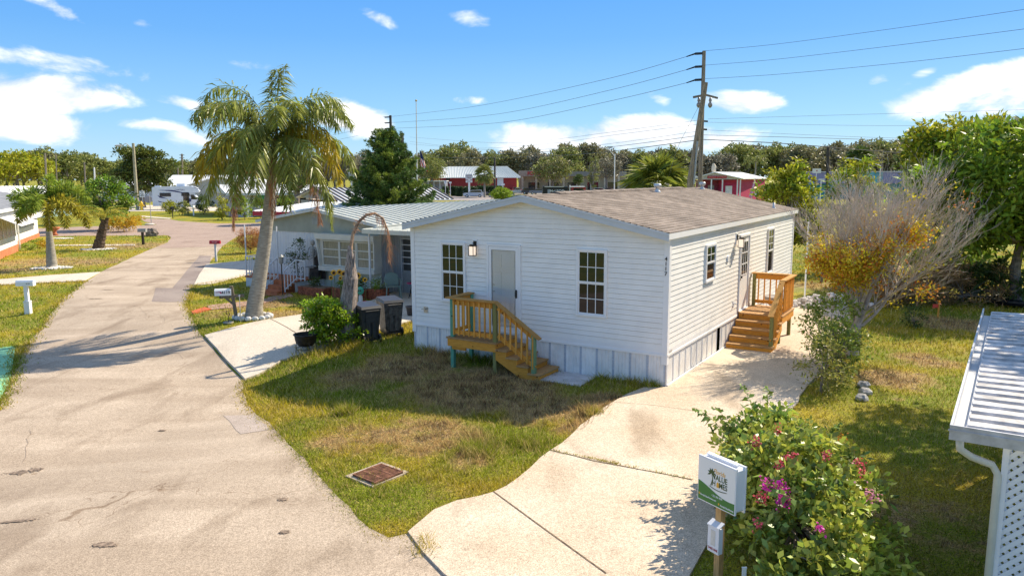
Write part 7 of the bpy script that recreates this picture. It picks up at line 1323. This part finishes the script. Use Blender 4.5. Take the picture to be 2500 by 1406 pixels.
# dump truck
DY = 118; a, b2 = at(1325, 475, DY), at(1432, 475, DY); tk = thing('dump_truck', (a[0], DY, 0), 'black dump truck with white lettering, seen over the roof ridge', 'truck'); Wt = b2[0]-a[0]; zb = at(1340, 475, DY)[2]-.5; zt = at(1340, 455, DY)[2]
mb = MB(); mb.poly([(0, 0, 1.0), (Wt*.52, 0, 1.0), (Wt*.58, 0, zt-.1), (0, 0, zt)], (0, 2.4, 0)); mb.build('tipper', mat('truck_black', (.02, .02, .018), .4, .1, 4), tk)
mb = MB(); mb.box(Wt*.04, Wt*.48, -.03, 0, zt-.14, zt-.04); mb.build('tarp_rail', M_cream, tk); mb = MB(); mb.box(Wt*.05, Wt*.13, -.03, 0, 1.6, zt-.2); mb.build('rib', M_cream, tk) if False else None
mb = MB(); mb.box(Wt*.66, Wt*.98, 0, 2.3, .9, 2.9); mb.build('cab', mat('truck_red', (.4, .04, .04), .4), tk); mb = MB(); mb.box(Wt*.64, Wt*.96, -.05, 2.35, 2.9, 3.02); mb.build('cab_roof', M_lw, tk); mb = MB(); mb.box(Wt*.70, Wt*.93, -.04, -.005, 2.1, 2.75); mb.build('window', M_rg, tk)
mb = MB(); mb.tube([(Wt*.62, .2, 1), (Wt*.62, .2, 3.2)], .08, 6); mb.build('exhaust', M_trim, tk)
text('McLEOD', .62, M_lw, tk, (Wt*.33, -.03, zt-.8), name='lettering', bold=True, depth=.02); mb = MB(); mb.box(Wt*.11, Wt*.175, -.022, -.002, zt-1.15, zt-.5); mb.build('emblem', mat('emblem_grey', (.35, .38, .42), .5), tk)
for x in (.12, .25, .38, .85): mb = MB(); mb.tube([(Wt*x, -.05, .5), (Wt*x, .4, .5)], .5, 14); mb.build('wheel', M_black, tk)

# ------------------------------------------------------------------ utility poles and wires
M_pole = mat('utility_wood', (.28, .235, .18), .9, .2, 3, .2, stretch=(5, 5, .6)); M_ins = mat('insulator', (.30, .28, .26), .4)
PYd = 42.; def_ = None
b0 = at(1707, 520, PYd); b0[2] = 0; t = thing('utility_pole', b0, 'tall straight utility pole with three arms on its left side, behind the roof', 'utility pole', 'utility poles behind the white house')
top = at(1719, 125, PYd); mb = MB(); mb.tube([(0, 0, 0), tuple(at(1709, 450, PYd)-b0), tuple(top-b0)], [.135, .13, .10], 12); mb.build('pole', M_pole, t)
for y in (131, 163, 195):
    a = at(1716, y, PYd)-b0; m_ = at(1697, y+1, PYd)-b0; e = at(1676, y+8, PYd)-b0; mb = MB(); mb.bar(tuple(a), tuple(m_), .10, .12); mb.tube([tuple(m_), tuple(e)], [.05, .03], 6); mb.build('arm', M_black, t)
mb = MB(); a = at(1693, 238, PYd-.4)-b0; e = at(1752, 240, PYd+.2)-b0; mb.bar(tuple(a), tuple(at(1722, 232, PYd)-b0), .09, .12); mb.bar(tuple(at(1722, 232, PYd)-b0), tuple(e), .08, .1); mb.build('cross_arm', M_pole, t)
for (x, y) in ((1706, 250), (1734, 250)): c = at(x, y, PYd-.3)-b0; mb = MB(); mb.lathe([(.05, -.3), (.12, -.2), (.12, -.1), (.05, 0), (.09, .08), (.05, .25)], tuple(c), 8); mb.build('insulator', M_ins, t, True)
for (x, y) in ((1728, 297), (1726, 317)): c = at(x, y, PYd)-b0; mb = MB(); mb.tube([tuple(at(1714, y-1, PYd)-b0), tuple(c)], .05, 5); mb.build('bracket', M_black, t)
p1 = at(1688, 452, 41.2); pb_ = at(1686, 520, 41.2); pb_[2] = 0; t = thing('utility_pole', pb_, 'thick leaning utility pole crossing in front of the straight one', 'utility pole', 'utility poles behind the white house'); mb = MB(); mb.tube([(0, 0, 0), tuple(at(1686, 440, 41.2)-pb_), tuple(at(1723, 202, 41.2)-pb_)], [.20, .19, .125], 12); mb.build('pole', mat('old_utility_wood', (.33, .26, .18), .9, .25, 3, .2, stretch=(5, 5, .6)), t); mb = MB(); mb.tube([tuple(at(1694, 450, 41)-pb_), tuple(at(1703, 345, 41)-pb_)], .05, 6); mb.build('conduit', mat('grey_pipe', (.35, .37, .38), .5), t)
FY = 91.; fb0 = at(957, 440, FY); fb0[2] = 0; t = thing('utility_pole', fb0, 'distant dark utility pole with three short arms above the conifer', 'utility pole', 'distant utility poles'); mb = MB(); mb.tube([(0, 0, 0), tuple(at(953, 282, FY)-fb0)], [.2, .15], 8); mb.build('pole', mat('dark_pole', (.07, .06, .055), .8), t)
for y in (286, 300, 314): mb = MB(); mb.bar(tuple(at(953, y, FY)-fb0), tuple(at(939, y+1, FY)-fb0), .12, .14); mb.build('arm', M_black, t)
def simplepole(px, y0, Y, r, label, m=None, arms=(), base=None):
    b = at(px, 440, Y); b[2] = 0; t = thing('utility_pole', b, label, 'utility pole', 'distant utility poles'); mb = MB(); mb.tube([(0, 0, 0), tuple(at(px, y0, Y)-b)], [r*1.2, r], 6); mb.build('pole', m or MATS['dark_pole'], t)
    for y in arms: mb = MB(); mb.bar(tuple(at(px-6, y, Y)-b), tuple(at(px+6, y, Y)-b), .12, .12); mb.build('arm', M_black, t)
simplepole(981, 325, 100, .25, 'short dark pole just right of the conifer top', arms=(329, 340)); simplepole(110, 374, 95, .12, 'pale thin pole behind the foxtail palm', M_pole); simplepole(136, 378, 150, .12, 'thin grey pole right of the pole behind the foxtail palm', M_pole); simplepole(444, 376, 190, .25, 'pole with three small cross arms left of the drooping palm', M_pole, (379, 386)); simplepole(434, 408, 190, .2, 'short pole beside the pole with three cross arms', M_pole); simplepole(206, 396, 190, .2, 'thin pole above the white roofs, left of the layered tree', M_pole, (400,)); simplepole(230, 409, 190, .2, 'short pale pole above the round garden tree', M_trim)
simplepole(759, 385, 100, .13, 'white pole behind the right side of the drooping palm', M_trim); simplepole(1208, 385, 175, .2, 'dark pole in front of the red building', arms=()); simplepole(2022, 360, 105, .2, 'dark pole in front of the teal building'); simplepole(1841, 425, 206, .1, 'thin mast above the crimson shop', M_trim)
b = at(1500, 440, 150); b[2] = 0; t = thing('street_light', b, 'highway street light with its lamp left of the fan palm', 'street light', 'highway street lights'); mb = MB(); mb.tube([(0, 0, 0), (0, 0, 9)], .1, 6); mb.build('pole', M_trim, t)
a = at(1467, 362, 150)-b; mb = MB(); mb.tube([(0, 0, 8.5), tuple((a+np.array([0, 0, 8.5]))/2+np.array([0, 0, .8])), tuple(a)], .06, 5); mb.build('arm', M_trim, t); mb = MB(); mb.blob(tuple(at(1490, 360, 150)-b), (.5, .3, .15), 1, 8, 0); mb.build('lamp_head', M_black, t)
b = at(2055, 440, 108); b[2] = 0; t = thing('street_light', b, 'highway street light with a long curved arm behind the bare tree', 'street light', 'highway street lights'); a = at(2048, 386, 108)-b; e = at(2150, 405, 108)-b; mb = MB(); mb.tube([tuple(a), tuple(a*.6+e*.4+np.array([0, 0, .35])), tuple(e)], .06, 5); mb.build('arm', M_trim, t); mb = MB(); mb.tube([(e[0], e[1], 0), tuple(e)], .09, 6); mb.build('pole', M_trim, t); mb = MB(); mb.blob(tuple(a), (.45, .3, .14), 1, 8, 0); mb.build('lamp_head', M_black, t)
M_wire = mat('wire_dark', (.11, .11, .115), .5); M_wire2 = mat('wire_light', (.30, .30, .30), .5)
def wire(pts, label, r=.012, m=M_wire, grp='overhead wires'):
    "pts: (px, py, depth); a smooth curve through them"
    P = [at(*p) for p in pts]; n = len(P); out = []
    for i in range(n-1):
        a, b_, c, d = P[max(i-1, 0)], P[i], P[i+1], P[min(i+2, n-1)]
        for j in range(8): t_ = j/8; out.append(.5*((2*b_)+(-a+c)*t_+(2*a-5*b_+4*c-d)*t_**2+(-a+3*b_-3*c+d)*t_**3))
    out.append(P[-1]); o0 = out[0]; mb = MB(); mb.tube([tuple(p-o0) for p in out], r*.75, 4); o = mb.build('power_line', m); o.location = tuple(o0); tag(o, label, 'wire', grp)
for (y0, ya, ym, yb, y1, lb) in ((139, 189, 241, 266, 285, 'top wire of three'), (171, 218, 271, 289, 300, 'middle wire of three'), (203, 245, 294, 307, 314, 'bottom wire of three')):
    wire([(1676, y0, 42), (1500, ya, 48.4), (1264, ym, 60.7), (1120, yb, 71.5), (956, y1, 91)], lb+' between the straight pole and the distant dark pole', .016)
    wire([(940, y1, 91), (870, y1+18, 105), (800, y1+33, 125)], lb+' running left from the distant dark pole', .02)
for (a, b2, c, d_, lb) in ((125, 108, 68, 21, 'top'), (160, 145, 110, 69, 'middle'), (193, 182, 154, 117, 'bottom')): wire([(1720, a, 42), (1900, b2, 39), (2200, c, 34), (2520, d_, 29)], lb+' wire of three running right from the straight pole', .011)
for i, (y0, y1, y2, lb) in enumerate(((291, 280, 268, 'upper low wire running right from the poles'), (299, 307, 305, 'second low wire running right from the poles'), (318, 335, 345, 'third low wire running right from the poles'))): wire([(1728, y0, 42), (2100, y1, 40), (2520, y2, 38)], lb, .009, M_wire2)
wire([(1716, 330, 42), (1950, 336, 41), (2200, 343, 40), (2520, 348, 39)], 'pale thick cable running right from the poles', .016, M_wire2); wire([(1716, 341, 42), (1900, 350, 41), (2150, 370, 40), (2400, 388, 39), (2520, 395, 39)], 'black thick cable running right from the poles', .026)
wire([(1712, 293, 42), (1500, 322, 50), (1330, 343, 60), (1200, 349, 75), (1000, 335, 100)], 'upper low wire running left from the poles', .012, M_wire2); wire([(1712, 303, 42), (1500, 330, 50), (1330, 352, 60), (1150, 362, 80), (1000, 346, 100)], 'second low wire running left from the poles', .012, M_wire2)
wire([(1710, 320, 42), (1500, 350, 50), (1350, 364, 60), (1200, 367, 75), (1000, 352, 100)], 'third low wire running left from the poles', .012, M_wire2); wire([(1708, 331, 42), (1500, 358, 50), (1350, 370, 60), (1180, 377, 80), (1050, 374, 100)], 'fourth low wire running left from the poles', .018); wire([(1706, 342, 42), (1500, 369, 50), (1350, 381, 60), (1150, 386, 80), (1050, 384, 100)], 'black thick cable running left from the poles', .026)
wire([(1705, 262, 41.8), (1680, 310, 42), (1655, 360, 43), (1630, 440, 45)], 'slanting guy wire left of the leaning pole', .012, M_wire2)

# ------------------------------------------------------------------ drain, sign, carport in the foreground
g0 = gr(923, 1162); ga = gr(862, 1165); gb = gr(940, 1128); gc = gr(985, 1165); gd = gr(893, 1195); ux = (gb-ga+gc-gd)/2; uy = (ga-gd+gb-gc)/2; t = thing('drain_grate', g0+np.array([0, 0, .0]), 'rusty iron storm drain grate set in a concrete frame on the front lawn', 'drain grate', rz=math.atan2(ux[1], ux[0])); w_, d_ = np.linalg.norm(ux[:2])*.41, np.linalg.norm(uy[:2])*.41
M_rust = mat('rusty_iron', (.22, .10, .06), .85, .3, 14, .3); mb = MB(); mb.box(-w_-.06, w_+.10, -d_-.02, d_+.10, -.1, .025); mb.build('concrete_frame', mat('old_concrete', (.48, .40, .32), .9, .2, 9), t); mb = MB(); mb.box(-w_, w_, -d_, d_, .026, .032); mb.build('pit', mat('pit_dark', (.03, .02, .018), .9), t)
mb = MB(); mb.box(-w_, w_, -d_, -d_+.025, .033, .06); mb.box(-w_, w_, d_-.025, d_, .033, .06); mb.box(-w_, -w_+.02, -d_+.026, d_-.026, .033, .06); mb.box(w_-.02, w_, -d_+.026, d_-.026, .033, .06)
for i in range(1, 3): x = -w_+2*w_*i/3; mb.box(x-.015, x+.015, -d_+.026, d_-.026, .033, .058)
n = 17
for i in range(1, n): y = -d_+2*d_*i/n; mb.box(-w_+.021, w_-.021, y-.007, y+.007, .034, .055)
mb.build('grate', M_rust, t)
# real estate sign
sp_ = at(1758, 1280, 7.85); spb = np.array([sp_[0], sp_[1], 0]); vx = Vector((.46, -.03, 0)); sang = -1.02
sg = thing('sign_post', spb, 'timber post with a boxed green and white real estate sign and a leaflet box', 'sign', rz=sang); sg.scale = (.85, .82, 1.06); M_pine = mat('post_pine', (.60, .36, .14), .7, .15, 6, stretch=(8, 8, 1)); M_sbox = mat('sign_plastic', (.80, .81, .84), .35, .02, 2, .5)
mb = MB(); mb.box(-.045, .045, -.045, .045, -.2, 1.0); mb.build('post', [M_pine], sg)
zs = 1.10; mb = MB(); bm_w, bm_h = .31, .235
mb.poly([(x, -.075, z+zs) for x, z in ((-bm_w, -bm_h+.02), (-bm_w+.02, -bm_h), (bm_w-.02, -bm_h), (bm_w, -bm_h+.02), (bm_w, bm_h-.02), (bm_w-.02, bm_h), (-bm_w+.02, bm_h), (-bm_w, bm_h-.02))], (0, .15, 0))
mb.poly([(x, -.10, z+zs) for x, z in ((-bm_w-.012, -bm_h-.012), (bm_w+.012, -bm_h-.012), (bm_w+.012, bm_h+.012), (-bm_w-.012, bm_h+.012))], (0, .024, 0)); mb.poly([(x, .076, z+zs) for x, z in ((-bm_w-.012, -bm_h-.012), (bm_w+.012, -bm_h-.012), (bm_w+.012, bm_h+.012), (-bm_w-.012, bm_h+.012))], (0, .024, 0)); mb.build('sign_box', M_sbox, sg)
mb = MB(); mb.box(-.26, .26, -.02, .03, zs+bm_h+.012, zs+bm_h+.03); mb.build('sign_lid', M_sbox, sg)
fx = -bm_w+.0; mb = MB(); mb.box(-bm_w, bm_w, -.103, -.1005, zs-bm_h, zs+bm_h); fc = mb.build('face', mat('sign_face', (.82, .82, .80), .4, .01, 2), sg)
wv = [(x, -.015-.055*math.sin((x+.31)/.62*math.pi*1.0-1.1)-.06) for x in np.linspace(-bm_w, bm_w, 18)]
M_sgreen = mat('sign_green', (.055, .20, .04), .5, .03, 2); mb = MB(); mb.poly([(x, -.1035, zs+z-.0) for x, z in wv]+[(bm_w, -.1035, zs-bm_h), (-bm_w, -.1035, zs-bm_h)], (0, -.002, 0)); mb.build('green_wave', M_sgreen, fc)
M_dg = mat('logo_green', (.06, .10, .03), .5); M_go = mat('logo_gold', (.85, .45, .05), .5)
text('Florida', .072, M_go, fc, (.045, -.105, zs+.135), shear=.25, name='lettering', depth=.002); text('VALUE', .082, M_dg, fc, (.06, -.105, zs+.072), name='lettering', bold=True, depth=.002); text('H', .082, M_dg, fc, (-.042, -.105, zs+.002), name='lettering', bold=True, depth=.002); text('MES', .082, M_dg, fc, (.115, -.105, zs+.002), name='lettering', bold=True, depth=.002)
mb = MB(); mb.poly([(.005, -.105, zs-.026), (.045, -.105, zs-.026), (.045, -.105, zs+.018), (.025, -.105, zs+.034), (.005, -.105, zs+.018)], (0, -.002, 0)); mb.build('gold_house', M_go, fc)
mb = MB(); mb.poly([(-.10, -.1045, zs-.035), (-.07, -.1045, zs+.04), (-.085, -.1045, zs+.10), (-.078, -.1045, zs+.10), (-.058, -.1045, zs+.04), (-.083, -.1045, zs-.035)], (0, -.002, 0)); mb.build('palm_logo_trunk', M_dg, fc)
rs2 = np.random.RandomState(3); mb = MB()
for a in (10, 45, 80, 120, 155, 190, -25):
    c, s_ = math.cos(math.radians(a)), math.sin(math.radians(a)); X = lambda r, o: (-.082+c*r-s_*o, -.1050, zs+.10+s_*r+c*o-(r*r*2.6)); mb.poly([X(0, 0), X(.04, .012), X(.075, 0), X(.04, -.012)], (0, -.002, 0))
mb.build('palm_logo_fronds', M_dg, fc); mb = MB(); mb.poly([(x, -.1045, zs-.045-.02*math.sin((x+.13)/.32*math.pi)*1.0+(.0)) for x in np.linspace(-.13, .19, 10)]+[(x, -.1045, zs-.037-.02*math.sin((x+.13)/.32*math.pi)) for x in np.linspace(.19, -.13, 10)][1:-1], (0, -.002, 0)); mb.build('logo_swash', M_dg, fc)
text('\u2022 321 593 9595', .030, M_sbox, fc, (.02, -.1065, zs-.135), name='lettering', depth=.002, bold=True); text('FloridaValueHomes.com', .028, M_sbox, fc, (-.13, -.1065, zs-.178), name='lettering', depth=.002, bold=True); text('FloridaValueHomes', .028, M_sbox, fc, (.19, -.1065, zs-.205), name='lettering', depth=.002, bold=True)
for (x, z) in ((-.285, -.172), (.055, -.198)): mb = MB(); mb.lathe([(.012, -.001), (.012, .001)], (0, 0, 0), 10); o = mb.build('gold_dot', M_go, fc); o.location = (x, -.1065, zs+z); o.rotation_euler = (math.pi/2, 0, 0)
zf = .50; mb = MB(); mb.box(-.095, .095, -.125, -.046, zf-.15, zf+.13); mb.poly([(-.105, -.135, zf+.135), (.105, -.135, zf+.135), (.105, -.03, zf+.175), (-.105, -.03, zf+.175)], (0, 0, .012)); mb.build('leaflet_box', M_sbox, sg); mb = MB(); mb.box(-.04, .035, -.128, -.1255, zf-.07, zf+.10); mb.build('leaflet', mat('leaflet_cream', (.75, .7, .62), .6), sg); text('TAKE ONE', .034, mat('take_red', (.5, .03, .04), .6), sg, (0, -.129, zf-.11), name='lettering', bold=True, depth=.002)
b = at(1817, 1390, 7.4); t = thing('garden_stake', (b[0], b[1], 0), 'pale flat stake standing in the flowering bush near the sign post', 'stake'); mb = MB(); mb.box(-.022, .022, -.008, .008, -.1, b[2]+.02); mb.build('slat', M_trim, t); mb = MB(); mb.box(-.026, .026, -.01, .01, b[2]+.02, b[2]+.03); mb.build('cap', M_trim, t)
# carport at the right: corrugated roof, gutter, downspout, lattice
ca, cb_ = on(2325, 1045, 2.3), on(2403, 757, 2.3); dv = (cb_-ca)[:2]; Lc = float(np.linalg.norm(dv)); rz_ = math.atan2(dv[1], dv[0])-math.pi/2
cp = thing('carport', (ca[0], ca[1], 0), 'carport with an aluminium pan roof and white lattice at the right edge', 'carport', rz=rz_); M_al = mat('dull_aluminium', (.50, .51, .55), .45, .15, 5, .5, .3); M_alw = mat('weathered_white_roof', (.62, .59, .56), .6, .22, 5, .3); M_lat = mat('lattice_white', (.80, .81, .84), .5, .03, 3)
zg = 2.30; n = 27; Wc = 6.5; mb = MB()
for i in range(n):
    y0, y1 = .10+(Lc-.12)*i/n, .10+(Lc-.12)*(i+1)/n; ym = y0+(y1-y0)*.32; st = .16+.10*((i*37 % 11)/11); zr = lambda x: zg-.02+.02*x
    mb.poly([(.09, y0, zr(.09)-.05), (Wc, y0, zr(Wc)-.05), (Wc, ym, zr(Wc)-.05), (.09, ym, zr(.09)-.05)], (0, 0, .008), 1)
    mb.poly([(.11, ym, zr(.1)-.05), (.11, y1, zr(.1)-.05), (.11, y1-.02, zr(.1)+.012), (.11, ym+.02, zr(.1)+.012)][::-1], (Wc-.11, 0, .02*(Wc-.11)), 0)
mb.build('roof', [M_alw, M_al], cp)
mb = MB(); mb.box(-.02, .0, 0, Lc, zg-.09, zg+.03); mb.box(0, .10, 0, Lc, zg-.10, zg-.09); mb.box(.10, .115, .03, Lc, zg-.09, zg-.02); mb.build('gutter', mat('gutter_white', (.62, .62, .62), .4, .05, 4), cp)
mb = MB(); mb.box(-.02, Wc, -.02, -.0005, zg-.10, zg+.035); mb.box(-.03, Wc, -.028, -.02, zg-.02, zg-.005); mb.build('front_fascia', M_al, cp)
mb = MB(); mb.tube([(.06, .06, zg-.09), (.07, .07, zg-.20), (.16, .12, zg-.27), (.32, .18, zg-.33), (.37, .20, zg-.42), (.37, .20, 0)], .034, 8); mb.build('downspout', mat('downspout_cream', (.66, .64, .56), .45, .05, 3), cp, True)
lx0, lx1, ly = .42, Wc, .22; mb = MB(); hw = .018; s = .088
def clipseg(x, z, dx, dz):
    return None
zt_ = zg-.11
for k in range(-int((zt_)/s)-2, int((lx1-lx0)/s)+int(zt_/s)+3):
    for sg2, yy in ((1, ly), (-1, ly+.012)):
        # line x = lx0 + k*s + sg2*z
        xa = lx0+k*s; za, zb2 = 0., zt_
        if sg2 < 0: xa = lx0+k*s+0.
        f = lambda z: xa+sg2*z
        lo_, hi_ = sorted((f(za), f(zb2)))
        z_at = lambda x: (x-xa)/sg2
        zs_ = [za, zb2]
        if hi_ < lx0 or lo_ > lx1: continue
        c = sorted((z_at(lx0), z_at(lx1))); z0, z1 = max(za, c[0]), min(zb2, c[1])
        if z1-z0 < .03: continue
        mb.bar((f(z0), yy, z0), (f(z1), yy, z1), .008, .045, up=(0, 1, 0)) if False else mb.poly([(f(z0)-.028, yy, z0), (f(z0)+.028, yy, z0), (f(z1)+.028, yy, z1), (f(z1)-.028, yy, z1)], (0, .008, 0))
mb.build('lattice', M_lat, cp); mb = MB(); mb.box(lx0-.03, lx0+.02, ly-.02, ly+.05, 0, zt_); mb.build('lattice_frame', M_lat, cp)
mb = MB(); mb.box(lx0+.3, Wc, 3.2, Lc-.4, 0, zg-.12); mb.build('room_wall', mat('room_blue', (.17, .18, .34), .8, .05, 2), cp)
mb = MB(); mb.box(.5, .58, Lc-.5, Lc-.42, 0, zg-.1); mb.build('post', M_lat, cp)
t = thing('trampoline_disc', gr(2474, 748)+np.array([.3, .2, 0]), 'dark round netted disc lying tilted at the foot of the dark tree', 'trampoline'); mb = MB(); mb.tube([(0, 0, .25), (0, .03, .29)], .01, 4); mb.lathe([(.02, .12), (1.0, .12), (1.02, .16), (.02, .17)], (0, 0, 0), 24); mb.build('disc', M_dark, t); mb = MB(); mb.tube([(.95*math.cos(a), .95*math.sin(a), .2) for a in np.linspace(0, 6.283, 24)], .04, 5); mb.build('rim', M_black, t)
# tapering pots on the far side of the side porch
t = thing('stone_planter', HW(-.55, 8.0), 'wide grey planter bowl on a pedestal behind the side porch rail', 'planter'); mb = MB(); mb.lathe([(.16, 0), (.12, .3), (.12, .55), (.38, .8), (.42, .95), (.36, .94), (.1, .8)], (0, 0, 0), 16); mb.build('bowl', mat('planter_grey', (.30, .27, .25), .8, .15, 6), t, True)
t = thing('downpipe_post', HW(-.35, 13.3), 'thin white post standing just beyond the far corner of the white house', 'post'); mb = MB(); mb.tube([(0, 0, 0), (0, 0, 2.9)], .03, 6); mb.build('rod', M_trim, t); mb = MB(); mb.tube([(0, 0, 1.2), (0, 0, 1.6)], .034, 6); mb.build('yellow_band', mat('band_yellow', (.7, .5, .03), .5), t)
